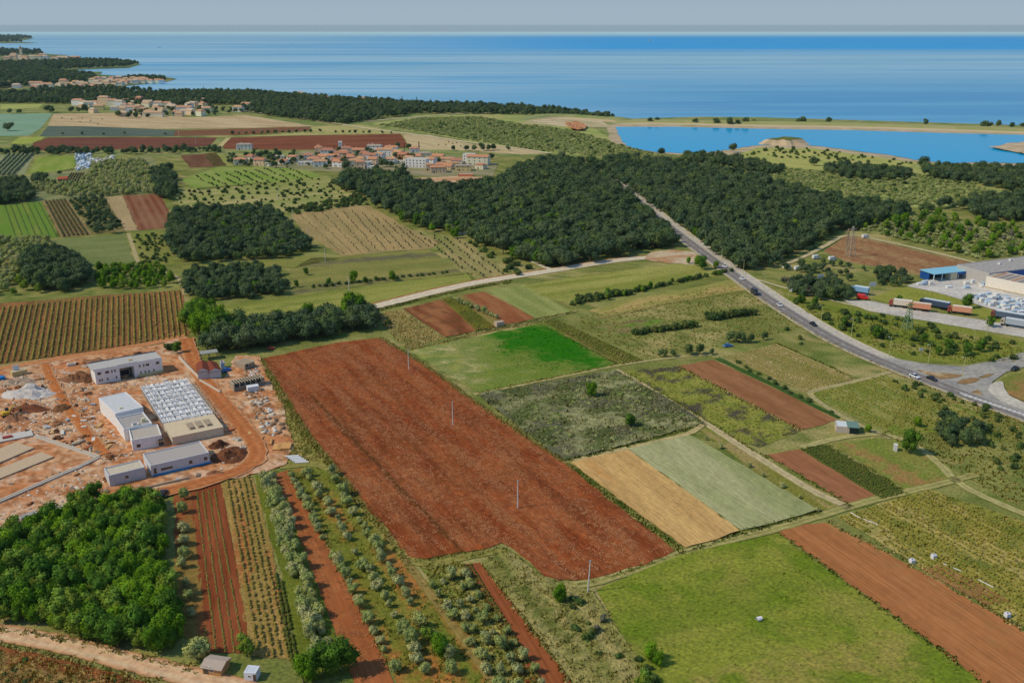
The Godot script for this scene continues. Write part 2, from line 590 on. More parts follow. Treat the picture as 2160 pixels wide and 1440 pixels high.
func settle_plants() -> void:
	var sorted := {}
	var alike := {}
	for p in plants:
		var s := seen_at(p[1])
		var inside := s.z > 1.0 and s.x > -30.0 and s.x < 2190.0 and s.y > 60.0 and s.y < 1475.0
		var size: float = kinds[p[0]].high * p[2] / maxf(s.z, 1.0) * (1.0 if inside else 0.0001)
		if not sorted.has(p[0]):
			sorted[p[0]] = []
		sorted[p[0]].append([size, p])
	for key: String in sorted:
		var list: Array = sorted[key]
		list.sort_custom(func(a: Array, b: Array) -> bool: return a[0] > b[0])
		var kd: Dictionary = kinds[key]
		var rest := {}
		var protos := {}
		for i in list.size():
			var p: Array = list[i][1]
			var v: int = p[4] % kd.crowns.size()
			var t := Transform3D(Basis(Vector3.UP, p[3]).scaled(Vector3(p[2], p[2] * (0.88 + 0.24 * fmod(absf(p[3]) * 7.0, 1.0)), p[2])), p[1])
			if i < kd.most and list[i][0] > 0.0008:
				if not protos.has(v):
					var first := Node3D.new()
					var c := MeshInstance3D.new()
					c.name = "crown"
					c.mesh = kd.crowns[v]
					if kd.stem:
						first.add_child(c, true)
						var s := MeshInstance3D.new()
						s.name = "trunk"
						s.mesh = kd.stem
						first.add_child(s, true)
					else:
						first.free()
						first = c
					protos[v] = first
				var o: Node3D = protos[v].duplicate()
				o.name = named(kd.called)
				add_child(o, true)
				o.transform = t
				tag(o, p[5], kd.category, p[6])
				if not alike.has(p[5]):
					alike[p[5]] = []
				alike[p[5]].append([o, seen_at(p[1])])
			else:
				if not rest.has(v):
					rest[v] = []
				rest[v].append(t)
		for f in protos.values():
			f.free()
		if rest.is_empty():
			continue
		var mass := Node3D.new()
		mass.name = named({"oak": "woodland", "leafy": "thicket", "olive": "olive_grove", "shrub": "scrub", "pale": "ground_cover", "grey": "brushwood", "sapling": "young_orchard", "cypress": "pinewood"}[key])
		add_child(mass, true)
		tag(mass, {"oak": "dark green woodland farther off, read as one mass of crowns", "leafy": "bright green thicket crowns behind the nearer trees", "olive": "silvery olive groves farther off behind the nearer rows", "shrub": "low green scrub scattered over the far rough land", "pale": "pale green bushes covering the old quarry land", "grey": "bare greyish brushwood among the far scrub", "sapling": "rows of tiny saplings on the far orchard plots", "cypress": "pointed dark conifers among the coastal woods"}[key], "", "", "stuff")
		for v: int in rest:
			var mm := MultiMesh.new()
			mm.transform_format = MultiMesh.TRANSFORM_3D
			mm.mesh = kd.crowns[v]
			mm.instance_count = rest[v].size()
			for i in rest[v].size():
				mm.set_instance_transform(i, rest[v][i])
			var mi := MultiMeshInstance3D.new()
			mi.multimesh = mm
			mi.name = "foliage" if v == 0 else "foliage_%03d" % v
			mass.add_child(mi, true)
	for label: String in alike:
		tell_apart(label, alike[label])


# alike things are told apart by their place among each other
func tell_apart(label: String, list: Array) -> void:
	if list.size() < 2:
		return
	var by_x := func(u: Array, v: Array) -> bool: return u[1].x < v[1].x
	if list.size() <= 14:
		list.sort_custom(by_x)
		for i in list.size():
			list[i][0].set_meta("label", "%s, %s from left" % [label, ordinal(i + 1)])
		return
	list.sort_custom(func(u: Array, v: Array) -> bool: return u[1].y < v[1].y)
	var names := ["back edge", "back part", "middle", "front part", "front edge"]
	for k in 5:
		var some := list.slice(list.size() * k / 5, list.size() * (k + 1) / 5)
		some.sort_custom(by_x)
		for i in some.size():
			some[i][0].set_meta("label", "%s, %s from left, %s" % [label, ordinal(i + 1), names[k]])


# grass tufts: uncountable, one object for each plot
func make_tuft() -> void:
	if not spare.has("tuft"):
		var g := Geo.new()
		for i in 9:
			var a := rng.randf() * TAU
			var r := sqrt(rng.randf()) * 0.55
			var at := Vector3(cos(a) * r, 0, sin(a) * r)
			var h := rng.randf_range(0.5, 1.0)
			var side := Vector3(-sin(a + 0.7), 0, cos(a + 0.7)) * rng.randf_range(0.14, 0.26)
			var top := at + Vector3(cos(a) * 0.28, h, sin(a) * 0.28)
			var nn := (Vector3.UP * 0.9 + Vector3(cos(a), 0, sin(a)) * 0.6).normalized()
			g.tri(at - side, at + side, top, nn, nn, nn, Color(1, 1, 1), Color(1, 1, 1), Color(1, 1, 1))
			g.tri(at - side * 1.4 + Vector3(0, h * 0.3, 0), at + side * 0.4, top - Vector3(cos(a) * 0.5, h * 0.25, sin(a) * 0.5), nn, nn, nn, Color(1, 1, 1), Color(1, 1, 1), Color(1, 1, 1))
		spare.tuft = g.mesh(mats.leaf)


func tufts(called: String, label: String, px: Array, gap: float, size: float, colors: Array, keep := 1.0, patch := 0.0) -> void:
	tuft_mass(called, label, scatter(px, gap, 0.48, keep, patch), size, colors)


func tuft_mass(called: String, label: String, spots: Array, size: float, colors: Array) -> void:
	if spots.is_empty():
		return
	var mm := MultiMesh.new()
	mm.transform_format = MultiMesh.TRANSFORM_3D
	mm.use_colors = true
	mm.mesh = spare.tuft
	mm.instance_count = spots.size()
	for i in spots.size():
		var p: Vector3 = spots[i]
		var s := size * rng.randf_range(0.55, 1.35)
		mm.set_instance_transform(i, Transform3D(Basis(Vector3.UP, rng.randf() * TAU).scaled(Vector3(s * 1.1, s * rng.randf_range(0.5, 0.9), s * 1.1)), p))
		var t := clampf(n01(p.x, p.z, 9.0, 4.0) + rng.randf_range(-0.3, 0.3), 0.0, 0.999) * (colors.size() - 1)
		var c: Color = (colors[int(t)] as Color).lerp(colors[int(t) + 1], t - int(t))
		var f := rng.randf_range(0.8, 1.15)
		mm.set_instance_color(i, Color(c.r * f, c.g * f, c.b * f) * 1.3)
	var mi := MultiMeshInstance3D.new()
	mi.multimesh = mm
	mi.name = named(called)
	add_child(mi, true)
	tag(mi, label, "", "", "stuff")


# a ragged grass margin along a plot's edge
func verge(label: String, px: Array, half: float, size: float, colors: Array, per_metre := 1.6) -> void:
	var line := smooth_line(px, 1.0)
	var spots: Array = []
	for i in line.size() - 1:
		var t := (line[i + 1] - line[i])
		var r := Vector2(-t.y, t.x).normalized()
		var n := t.length() * per_metre * (0.35 + 1.3 * n01(line[i].x, line[i].y, 7.0, 13.0))
		while n > 0.0:
			if rng.randf() < n:
				var q := line[i] + t * rng.randf() + r * half * (rng.randf() + rng.randf() - 1.0)
				spots.append(Vector3(q.x, 0.05, q.y))
			n -= 1.0
	tuft_mass("verge_grass", label, spots, size, colors)


# loose straw lying flat on ploughed soil
func straw(label: String, px: Array, dir: Array, gap: float, c1: Color, c2: Color, keep: float, patch: float, lift: float) -> void:
	var d := (flat2(G(dir[2], dir[3])) - flat2(G(dir[0], dir[1]))).normalized()
	var g := Geo.new()
	for i in 2:
		var t := Transform3D(Basis(Vector3.UP, i * 0.9 + 0.3), Vector3(0.5 * i - 0.2, 0.02 * i, 0.4 * i))
		g.quad(t * Vector3(-0.36, 0, -0.07), t * Vector3(0.36, 0.05, -0.07), t * Vector3(0.36, 0.05, 0.07), t * Vector3(-0.36, 0, 0.07), Vector3.UP, Color.WHITE)
	var spots: Array = []
	for p: Vector3 in scatter(px, gap, 0.5, keep):
		var u := flat2(p).dot(d)
		var v := flat2(p).dot(Vector2(-d.y, d.x))
		if rng.randf() < smoothstep(0.36, 0.78, 0.65 * n01(u * 0.14, v, patch, 2.0) + 0.35 * n01(u * 0.4, v, 2.2, 5.0)) * 0.75 + 0.10:
			spots.append(p)
	var mm := MultiMesh.new()
	mm.transform_format = MultiMesh.TRANSFORM_3D
	mm.use_colors = true
	mm.mesh = g.mesh(mats.plain)
	mm.instance_count = spots.size()
	for i in spots.size():
		var s := rng.randf_range(0.6, 1.5)
		mm.set_instance_transform(i, Transform3D(Basis(Vector3.UP, rng.randf() * TAU).scaled(Vector3(s, s, s)), spots[i] + Vector3(0, lift, 0)))
		mm.set_instance_color(i, c1.lerp(c2, rng.randf()))
	var mi := MultiMeshInstance3D.new()
	mi.multimesh = mm
	mi.name = named("straw")
	add_child(mi, true)
	tag(mi, label, "", "", "stuff")


# corners a-b is the first row, d-e the last; every row a thing of its own
func rows(called: String, px: Array, count: int, o: Dictionary) -> void:
	var a := flat2(G(px[0], px[1]))
	var b := flat2(G(px[2], px[3]))
	var d := flat2(G(px[4], px[5]))
	var e := flat2(G(px[6], px[7]))
	var step: float = o.get("step", 1.0)
	var w: float = o.get("w", 0.5)
	var h: float = o.get("h", 1.1)
	for i in count:
		var t := (i + 0.5) / count
		var p := a.lerp(d, t)
		var q := b.lerp(e, t)
		var g := Geo.new()
		var n := maxi(2, int(p.distance_to(q) / step))
		var along := (q - p).normalized()
		for j in n:
			var s := p.lerp(q, (j + rng.randf_range(0.2, 0.8)) / n)
			if rng.randf() < o.get("gap", 0.06) or n01(s.x, s.y, 11.0, 6.0) < o.get("bare", 0.0):
				continue
			s += Vector2(-along.y, along.x) * rng.randf_range(-0.12, 0.12)
			var m := clampf(n01(s.x, s.y, 16.0, 8.0) + rng.randf_range(-0.25, 0.25), 0, 1)
			var c: Color = (o.a as Color).lerp(o.b, m)
			var hh := h * rng.randf_range(0.75, 1.15)
			lump(g, Vector3(s.x, hh * 0.5, s.y), Vector3(step * 0.62, hh * 0.55, step * 0.62) * Vector3(1, 1, 1) if w > step else Vector3(w + absf(along.x) * (step * 0.62 - w), hh * 0.55, w + absf(along.y) * (step * 0.62 - w)), c, 0.22)
			for k in int(o.get("leaves", 4)):
				var out := Vector3(rng.randfn(), absf(rng.randfn()), rng.randfn()).normalized()
				var f := rng.randf_range(0.75, 1.25)
				leaf(g, Vector3(s.x, hh * 0.5, s.y) + out * Vector3(w, hh * 0.6, w), out, 0.22, Color(c.r * f, c.g * f, c.b * f))
		if g.v.size() == 0:
			continue
		g.bar(Vector3(p.x, h * 0.4, p.y), Vector3(q.x, h * 0.4, q.y), 0.03, 0.03, lin(120, 110, 96), 4)
		var r := put(called, g.mesh(mats.leaf))
		tag(r, o.label % ordinal(i + 1), o.get("category", "vine row"), o.get("group", ""))


# ---------------------------------------------------------------- the scene
func _ready() -> void:
	rng.seed = 4711
	wide.seed = 5
	wide.frequency = 1.0
	wide.fractal_octaves = 4
	fine.seed = 9
	fine.frequency = 1.0
	fine.fractal_octaves = 3
	var cam := Camera3D.new()
	cam.name = "camera"
	cam.fov = rad_to_deg(2.0 * atan(720.0 / FOCAL))
	cam.far = 120000.0
	cam.near = 1.0
	cam.position = EYE
	cam.rotation_degrees = Vector3(-PITCH, 0, 0)
	add_child(cam)
	cam.current = true
	var env := Environment.new()
	env.background_mode = Environment.BG_SKY
	var sky := ProceduralSkyMaterial.new()
	sky.sky_top_color = Color(0.40, 0.53, 0.69)
	sky.sky_horizon_color = Color(0.635, 0.71, 0.76)
	sky.sky_curve = 0.12
	sky.ground_horizon_color = Color(0.66, 0.74, 0.79)
	sky.ground_bottom_color = Color(0.25, 0.27, 0.24)
	sky.sun_angle_max = 2.0
	env.sky = Sky.new()
	env.sky.sky_material = sky
	env.tonemap_mode = Environment.TONE_MAPPER_LINEAR
	env.tonemap_exposure = 1.0
	env.sdfgi_enabled = true
	env.ssao_enabled = true
	env.ssil_enabled = true
	env.fog_enabled = true
	env.fog_density = 0.000022
	env.fog_light_color = Color(0.80, 0.93, 1.0)
	var we := WorldEnvironment.new()
	we.name = "surroundings"
	we.environment = env
	add_child(we)
	var sun := DirectionalLight3D.new()
	sun.name = "sun"
	sun.light_energy = 0.97
	sun.light_color = Color(1.0, 0.94, 0.82)
	sun.light_angular_distance = 0.5
	sun.shadow_enabled = true
	add_child(sun)
	sun.look_at_from_position(Vector3.ZERO, Vector3(0.68, -0.70, -0.16))
	make_materials()
	make_water()
	make_land()
	make_fields_near()
	make_fields_far()
	make_roads()
	make_kinds()
	make_tuft()
	make_rows()
	make_plants()
	make_tufts()
	settle_plants()
	make_site()
	make_yards()
	make_vehicles()
	make_poles()
	make_villages()
	make_small_things()


func make_water() -> void:
	var m := mat("sea", "", 0.45, 1.0, 0.0, 0.14)
	var g := Geo.new()
	var rowsz: Array = []
	var z := 700.0
	while z < 22000.0:
		rowsz.append(z)
		z *= 1.013
	rowsz.append(22000.0)
	var n := 90
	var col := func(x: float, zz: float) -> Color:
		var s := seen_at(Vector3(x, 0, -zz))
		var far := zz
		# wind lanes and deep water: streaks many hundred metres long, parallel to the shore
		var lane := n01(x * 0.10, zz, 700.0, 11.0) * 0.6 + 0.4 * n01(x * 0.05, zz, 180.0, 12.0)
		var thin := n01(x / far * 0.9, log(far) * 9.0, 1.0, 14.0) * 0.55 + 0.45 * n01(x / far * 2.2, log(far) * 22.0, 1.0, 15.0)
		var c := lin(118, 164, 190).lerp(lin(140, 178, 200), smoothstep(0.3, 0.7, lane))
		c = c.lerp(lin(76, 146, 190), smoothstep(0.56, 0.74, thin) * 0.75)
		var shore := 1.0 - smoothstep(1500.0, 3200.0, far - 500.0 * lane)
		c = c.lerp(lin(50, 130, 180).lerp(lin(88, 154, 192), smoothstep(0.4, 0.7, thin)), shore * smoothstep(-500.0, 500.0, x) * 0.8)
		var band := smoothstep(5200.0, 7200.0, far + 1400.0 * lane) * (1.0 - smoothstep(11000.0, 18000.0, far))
		c = c.lerp(lin(0, 142, 206), band * smoothstep(-0.30, 0.13, x / far) * 0.95)  # wind-ruffled band: its reflection of darker high sky painted as deep blue
		return c.lerp(lin(176, 210, 224), smoothstep(10500.0, 19000.0, far) * 0.95)  # far water paled: sky reflection towards the horizon painted into the colour
	for i in rowsz.size() - 1:
		var za: float = rowsz[i]
		var zb: float = rowsz[i + 1]
		for j in n:
			var p: Array = []
			for t in [[za, j], [za, j + 1], [zb, j + 1], [zb, j]]:
				var x: float = (float(t[1]) / n * 2.0 - 1.0) * 1.5 * t[0]
				p.append(Vector3(x, -0.8, -t[0]))
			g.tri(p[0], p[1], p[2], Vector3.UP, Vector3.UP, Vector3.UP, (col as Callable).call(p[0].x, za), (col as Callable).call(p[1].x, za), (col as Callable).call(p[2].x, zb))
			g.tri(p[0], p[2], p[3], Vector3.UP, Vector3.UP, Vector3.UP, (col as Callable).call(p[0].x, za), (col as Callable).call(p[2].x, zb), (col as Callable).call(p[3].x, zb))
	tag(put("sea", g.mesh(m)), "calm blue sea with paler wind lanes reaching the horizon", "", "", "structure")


func make_land() -> void:
	var near := {"a": lin(108, 112, 64), "b": lin(126, 126, 78), "c": lin(150, 138, 98), "d": lin(84, 100, 50), "ns": 30.0, "cs": 40.0, "ct": 0.63, "ds": 14.0, "jag": 0.0, "cell": 4.0, "lift": 0.0, "dir": [0, 900, 2160, 700], "fv": 0.16}
	sheet("ground", "olive green rough grassland between the plots", [-700, 1900, 2860, 1900, 2860, 330, -700, 330], near)
	var mid := near.duplicate()
	mid.merge({"a": lin(104, 118, 72), "b": lin(128, 134, 90), "cell": 10.0}, true)
	sheet("coastal_land", "green coastal land rising behind the woods to the shore", [-700, 330, 2860, 330, 2860, 272, 2160, 264, 2000, 259, 1800, 253, 1600, 247, 1480, 246, 1330, 250, 1290, 247, 1200, 238, 1100, 227, 900, 221, 780, 213, 620, 201, 540, 194, -700, 194], mid)
	mid.merge({"cell": 40.0, "ns": 120.0, "cs": 160.0, "a": lin(70, 96, 70), "b": lin(96, 112, 80)}, true)
	sheet("headland_land", "wooded headlands with inlets along the far coast", [-700, 194, 540, 194, 440, 189, 330, 192, 255, 189, 242, 183, 300, 177, 350, 172, 372, 166, 350, 162, 250, 160, 210, 157, 215, 151, 115, 150, 105, 146, 180, 146], mid)
	sheet("peninsula_land", "long wooded point beyond the second inlet", [-700, 193.9, 0, 193.9, 105, 146, 180, 146, 270, 143, 297, 135, 280, 132, 210, 126, 150, 122, 140, 116, 92, 113, 80, 108, 0, 106, -700, 106], mid)
	mid.merge({"cell": 80.0}, true)
	sheet("island_land", "low far island near the horizon", [-500, 92, 60, 91, 78, 90, 20, 87, 55, 84, 72, 80, 40, 77, -20, 76, -500, 76], mid)
	# the old quarry, flooded, with its pale stony rim
	sheet("quarry_beach", "pale stony shore round the quarry lake", [1278, 262, 1300, 262, 1700, 268, 2160, 277, 2400, 284, 2400, 372, 2160, 352, 2040, 346, 1900, 340, 1800, 330, 1700, 322, 1600, 322, 1500, 335, 1390, 322, 1320, 314, 1290, 300], {"a": lin(176, 158, 138), "b": lin(158, 142, 120), "c": lin(128, 130, 84), "ct": 0.7, "cell": 6.0, "lift": 0.25, "jag": 3.0, "seg": 10.0, "mat": "dirt"})
	var m := mat("lake", "", 0.10, 1.0, 0.0, 0.09)
	var poly := ground_poly([1300, 268, 1420, 268, 1600, 272, 1800, 275, 1950, 280, 2160, 285, 2400, 291, 2400, 352, 2160, 345, 2060, 343, 1990, 345, 1930, 337, 1880, 328])
	poly.append_array(ground_poly([1800, 318, 1730, 309, 1690, 306, 1610, 306, 1570, 311, 1520, 319, 1450, 324, 1390, 322, 1335, 314, 1312, 300, 1306, 285]))
	poly = jag(poly, 2.2, 9.0)
	sheet("spit_beach", "pale stony spit reaching into the lake at the right edge", [2090, 313, 2130, 304, 2180, 300, 2400, 300, 2400, 337, 2160, 327], {"a": lin(182, 162, 142), "b": lin(160, 144, 122), "cell": 5.0, "lift": 0.9, "jag": 2.0, "seg": 8.0, "mat": "dirt", "hump": 2.0, "hs": 0.05})
	var g := Geo.new()
	var ids := Geometry2D.triangulate_polygon(poly)
	var c := lin(4, 148, 200)
	for t in range(0, ids.size(), 3):
		var p: Array = []
		for k in 3:
			p.append(Vector3(poly[ids[t + k]].x, 0.5, poly[ids[t + k]].y))
		g.tri(p[0], p[1], p[2], Vector3.UP, Vector3.UP, Vector3.UP, c, c, c)
	tag(put("lake", g.mesh(m)), "deep blue flooded quarry lake close to the sea", "", "", "structure")
	# low bank between lake and sea, and the rocky stump standing at the water's edge
	ridge("bank_land", "grassy bank dividing the quarry lake from the sea", [1290, 258, 1420, 259, 1600, 263, 1800, 266, 2000, 272, 2160, 278, 2420, 287], 26.0, 5.0, lin(132, 136, 84), lin(176, 160, 134))
	ridge("bank_land", "green bank above the quarry pit near the coast woods", [1090, 252, 1180, 245, 1290, 252, 1330, 256], 26.0, 5.0, lin(112, 126, 76), lin(170, 150, 124))
	var hill := Geo.new()
	var at := G(1652, 304)
	for ring in 6:
		for i in 28:
			var q: Array = []
			for w in [[ring, i], [ring, i + 1], [ring + 1, i + 1], [ring + 1, i]]:
				var f: float = float(w[0]) / 6.0
				var a: float = TAU * (int(w[1]) % 28) / 28.0
				var rr: float = (1.0 - f) * (1.0 + 0.16 * sin(2.0 * a + 0.8) + 0.10 * sin(5.0 * a + f * 3.0) + 0.07 * sin(9.0 * a + 1.0)) + 0.02
				var hh := (6.4 + 3.4 * fine.get_noise_2d(cos(a) * 0.9 * (1.0 - f) + 9.0, sin(a) * 0.9 * (1.0 - f))) * smoothstep(0.0, 0.38, f + 0.1 * fine.get_noise_2d(cos(a) * 4.0, sin(a) * 4.0)) + 0.8 * f
				q.append([at + Vector3(cos(a) * rr * 27.0, hh, sin(a) * rr * 17.0), f])
			var cc := lin(178, 158, 134).lerp(lin(88, 96, 52), smoothstep(0.30, 0.44, (q[0][1] + q[2][1]) * 0.5 + 0.06 * fine.get_noise_2d(i * 1.7, ring)))
			hill.flat(q[0][0], q[1][0], q[2][0], q[3][0], at - Vector3(0, 20, 0), cc)
	tag(put("rock_hill", hill.mesh(mats.plain)), "pale rock stump with a green top at the lake edge", "", "", "structure")


func ridge(called: String, label: String, px: Array, half: float, high: float, top: Color, foot: Color) -> void:
	var line := smooth_line(px, 14.0)
	var g := Geo.new()
	var prof := [[-1.0, 0.0], [-0.72, 0.42], [-0.4, 0.9], [0.0, 1.0], [0.4, 0.9], [0.75, 0.4], [1.0, 0.0]]
	var before: Array = []
	for i in line.size():
		var t := (line[mini(i + 1, line.size() - 1)] - line[maxi(i - 1, 0)]).normalized()
		var r := Vector2(-t.y, t.x)
		var now: Array = []
		for k in prof.size():
			var f := 1.0 + 0.25 * fine.get_noise_2d(i * 0.13, k * 0.7)
			var w: Vector2 = line[i] + r * half * prof[k][0] * f
			var ends := smoothstep(0.0, 4.0, minf(i, line.size() - 1 - i))
			now.append(Vector3(w.x, high * prof[k][1] * f * ends - 0.1, w.y))
		if i > 0:
			for k in prof.size() - 1:
				var c: Color = foot if k == prof.size() - 2 else top.lerp(foot, 0.35 * n01(now[k].x, now[k].z, 30.0))
				g.flat(before[k], before[k + 1], now[k + 1], now[k], Vector3(now[k].x, -90.0, now[k].z), c)
		before = now
	tag(put(called, g.mesh(mats.plain)), label, "", "", "structure")


func make_fields_near() -> void:
	# the large red ploughed field in the middle
	var furrow_a := flat2(G(655, 835))
	var furrow_b := flat2(G(955, 1145))
	var side := (furrow_b - furrow_a).normalized()
	var red := {"a": lin(120, 60, 37), "b": lin(137, 75, 48), "c": lin(144, 90, 64), "d": lin(100, 58, 36), "ns": 9.0, "st": 0.22, "cs": 13.0, "ct": 0.60, "cw": 0.5, "ds": 34.0, "dw": 0.35, "cell": 1.3, "mat": "stubble", "dir": [655, 835, 955, 1145], "lift": 0.06, "hump": 0.35, "hs": 0.9, "jag": 0.7, "fv": 0.22}
	red.fn = func(c: Color, x: float, z: float, _u: float, v: float) -> Color:
		var r := Vector2(x, z) - furrow_a
		var off := absf(r.dot(Vector2(-side.y, side.x)) + 0.6 * fine.get_noise_2d(x * 0.06, z * 0.06))
		var on := (1.0 - smoothstep(0.5, 1.35, off)) * smoothstep(-4.0, 6.0, r.dot(side)) * (1.0 - smoothstep(165.0, 180.0, r.dot(side)))
		var stripe := smoothstep(0.45, 0.8, 0.5 + 0.5 * sin(v * 0.74 + 2.0 * fine.get_noise_2d(v * 0.02, 4.0)))
		c = c.lerp(lin(142, 92, 66), 0.22 * stripe)
		c = c.lerp(lin(88, 46, 30), 0.45 * smoothstep(0.58, 0.75, n01(_u * 0.03, v, 4.5, 21.0)))
		return c.lerp(lin(70, 48, 28), on * 0.8)
	sheet("ploughed_field", "large red ploughed field with straw flecks and a dark furrow", [553, 757, 640, 738, 720, 722, 800, 713, 905, 778, 1005, 852, 1188, 977, 1310, 1073, 1424, 1163, 1380, 1183, 1300, 1208, 1215, 1228, 1165, 1224, 1130, 1200, 1085, 1160, 1060, 1149, 990, 1162, 900, 1180, 860, 1176, 760, 1052, 650, 912, 580, 802], red)
	var straw := {"a": lin(184, 150, 104), "b": lin(172, 138, 96), "c": lin(184, 130, 80), "ns": 12.0, "st": 0.12, "cs": 12.0, "ct": 0.66, "cw": 0.5, "cell": 1.6, "mat": "crop", "dir": [1325, 948, 1562, 1122], "lift": 0.35, "hump": 0.16, "hs": 0.8, "jag": 0.3}
	sheet("wheat_field", "golden ripe wheat field beside the red ploughed field", [1203, 976, 1325, 950, 1445, 1036, 1562, 1122, 1505, 1142, 1447, 1157, 1330, 1072], straw)
	var pale := straw.duplicate()
	pale.merge({"a": lin(152, 152, 116), "b": lin(138, 142, 102), "c": lin(124, 130, 88)}, true)
	sheet("wheat_field", "grey green unripe wheat field next to the golden one", [1326, 949, 1390, 933, 1455, 919, 1590, 996, 1725, 1077, 1640, 1103, 1563, 1121, 1446, 1035], pale)
	# meadow with the vivid green patch
	var vivid := {"a": lin(104, 118, 66), "b": lin(122, 126, 80), "c": lin(168, 155, 118), "cs": 13.0, "ct": 0.64, "d": lin(136, 136, 78), "ds": 8.0, "cell": 1.8, "dir": [862, 742, 1150, 680], "jag": 0.6, "hump": 0.3, "lift": 0.07}
	vivid.fn = func(c: Color, x: float, z: float, _u: float, _v: float) -> Color:
		var s := seen_at(Vector3(x, 0, z))
		var p := Vector2((s.x - 1150.0) / 115.0, (s.y - 728.0) / 52.0)
		p.x -= p.y * 0.75
		var w := 0.55 * fine.get_noise_2d(x * 0.05, z * 0.05) + 0.4 * fine.get_noise_2d(x * 0.22, z * 0.22)
		var green := 1.0 - smoothstep(0.45, 1.15, p.length() + w)
		var east := smoothstep(930.0, 1080.0, s.x + 30.0 * fine.get_noise_2d(x * 0.08, z * 0.08))
		return c.lerp(lin(92, 112, 44), east * 0.75).lerp(lin(28, 98, 8), green * 0.92)
	sheet("meadow_field", "meadow with a vivid green patch and pale bare spots", [860, 740, 1000, 712, 1148, 681, 1230, 728, 1298, 770, 1150, 800, 1010, 829, 930, 782], vivid)
	# reedy fallow plot
	var reed := {"a": lin(112, 116, 84), "b": lin(140, 140, 106), "c": lin(88, 88, 74), "cs": 20.0, "ct": 0.50, "d": lin(72, 84, 48), "ds": 16.0, "dt": 0.58, "cell": 1.4, "dir": [1010, 830, 1300, 780], "jag": 0.6, "hump": 0.9, "hs": 0.3, "lift": 0.06, "fv": 0.2}
	sheet("fallow_field", "fallow plot of grey green reeds and dark weeds", [1008, 833, 1150, 808, 1300, 782, 1395, 836, 1488, 893, 1340, 935, 1190, 972, 1098, 905], reed)
	# small plots along the pale track
	var soil := {"a": lin(126, 76, 54), "b": lin(138, 92, 66), "ns": 8.0, "st": 0.12, "cell": 1.6, "mat": "tilth", "jag": 0.4, "hump": 0.12, "hs": 0.8, "lift": 0.08, "fv": 0.12}
	var plot := func(label: String, px: Array, dir: Array, extra := {}) -> void:
		var o := soil.duplicate()
		o.dir = dir
		o.merge(extra, true)
		sheet(o.get("called", "ploughed_field"), label, px, o)
	var P: Callable = plot
	P.call("small brown field with a dark strip beside vine rows", [850, 652, 930, 632, 968, 664, 1003, 699, 968, 706, 938, 711], [850, 651, 938, 711], {"a": lin(112, 66, 46), "d": lin(84, 62, 42), "dt": 0.62, "dw": 0.4})
	P.call("reddish brown field beside a row of olives", [976, 623, 1020, 615, 1076, 642, 1128, 671, 1100, 679, 1066, 684, 1018, 652], [976, 623, 1066, 684])
	P.call("dry pale grass strip at the head of the red field", [796, 662, 848, 654, 890, 682, 938, 713, 905, 722, 862, 738, 820, 700], [850, 651, 938, 711], {"called": "dry_grass_field", "mat": "grass", "a": lin(160, 144, 104), "b": lin(140, 130, 88), "c": lin(104, 110, 64)})
	P.call("light green meadow above the vine strip", [1030, 612, 1105, 600, 1160, 630, 1207, 657, 1165, 666, 1130, 671, 1076, 641], [1030, 612, 1130, 671], {"called": "meadow_field", "mat": "grass", "a": lin(134, 138, 88), "b": lin(118, 126, 76)})
	P.call("brown strip with the first vine rows below the pale track", [930, 632, 960, 626, 1045, 690, 1003, 699], [960, 626, 1045, 690], {"a": lin(118, 92, 58), "b": lin(110, 104, 62)})
	P.call("grassy strip between vine rows and olives", [940, 628, 976, 622, 1066, 684, 1040, 690], [976, 623, 1066, 684], {"called": "grass_field", "mat": "grass", "a": lin(120, 100, 66), "b": lin(124, 112, 70), "lift": 0.1})
	P.call("brown vineyard strip running to the grass track", [1143, 681, 1170, 673, 1358, 761, 1312, 770], [1143, 681, 1312, 770], {"a": lin(128, 108, 72), "b": lin(112, 106, 64), "lift": 0.1})
	P.call("broad mown meadow below the forest edge", [1100, 604, 1200, 585, 1320, 570, 1450, 555, 1545, 575, 1480, 590, 1380, 606, 1290, 625, 1215, 645, 1150, 628], [1110, 603, 1450, 555], {"called": "meadow_field", "mat": "grass", "a": lin(132, 132, 76), "b": lin(142, 140, 84), "c": lin(114, 120, 60), "cs": 18.0})
	P.call("tan dry grass bands beside a hedge near the main road", [1240, 655, 1330, 632, 1450, 610, 1540, 590, 1575, 612, 1470, 630, 1360, 650, 1280, 668], [1240, 655, 1540, 590], {"called": "dry_grass_field", "mat": "grass", "a": lin(158, 138, 94), "b": lin(130, 128, 74), "c": lin(126, 126, 72), "cs": 12.0, "st": 0.2})
	P.call("weedy plot with a brown bare patch", [1250, 690, 1330, 678, 1400, 672, 1420, 690, 1380, 702, 1310, 706], [1250, 690, 1400, 672], {"called": "fallow_field", "mat": "grass", "a": lin(108, 92, 74), "b": lin(120, 112, 76), "c": lin(92, 124, 50), "ct": 0.6, "jag": 1.5})
	P.call("long brown ploughed field with grass margins", [1430, 772, 1503, 759, 1640, 822, 1765, 885, 1730, 898, 1690, 907, 1555, 835], [1430, 772, 1690, 907], {"a": lin(138, 96, 72), "b": lin(126, 86, 62)})
	P.call("dark green crop strip along the long brown field", [1508, 757, 1518, 755, 1648, 816, 1773, 880, 1767, 884, 1640, 821], [1508, 757, 1767, 884], {"called": "crop_field", "mat": "grass", "a": lin(52, 76, 40), "b": lin(60, 84, 44), "lift": 0.15})
	P.call("vineyard ground by the blue car", [1528, 752, 1638, 726, 1725, 764, 1802, 800, 1750, 815, 1698, 825, 1605, 785], [1528, 752, 1698, 825], {"called": "vineyard_field", "mat": "grass", "a": lin(126, 122, 76), "b": lin(146, 130, 92), "c": lin(160, 142, 108), "cs": 18.0})
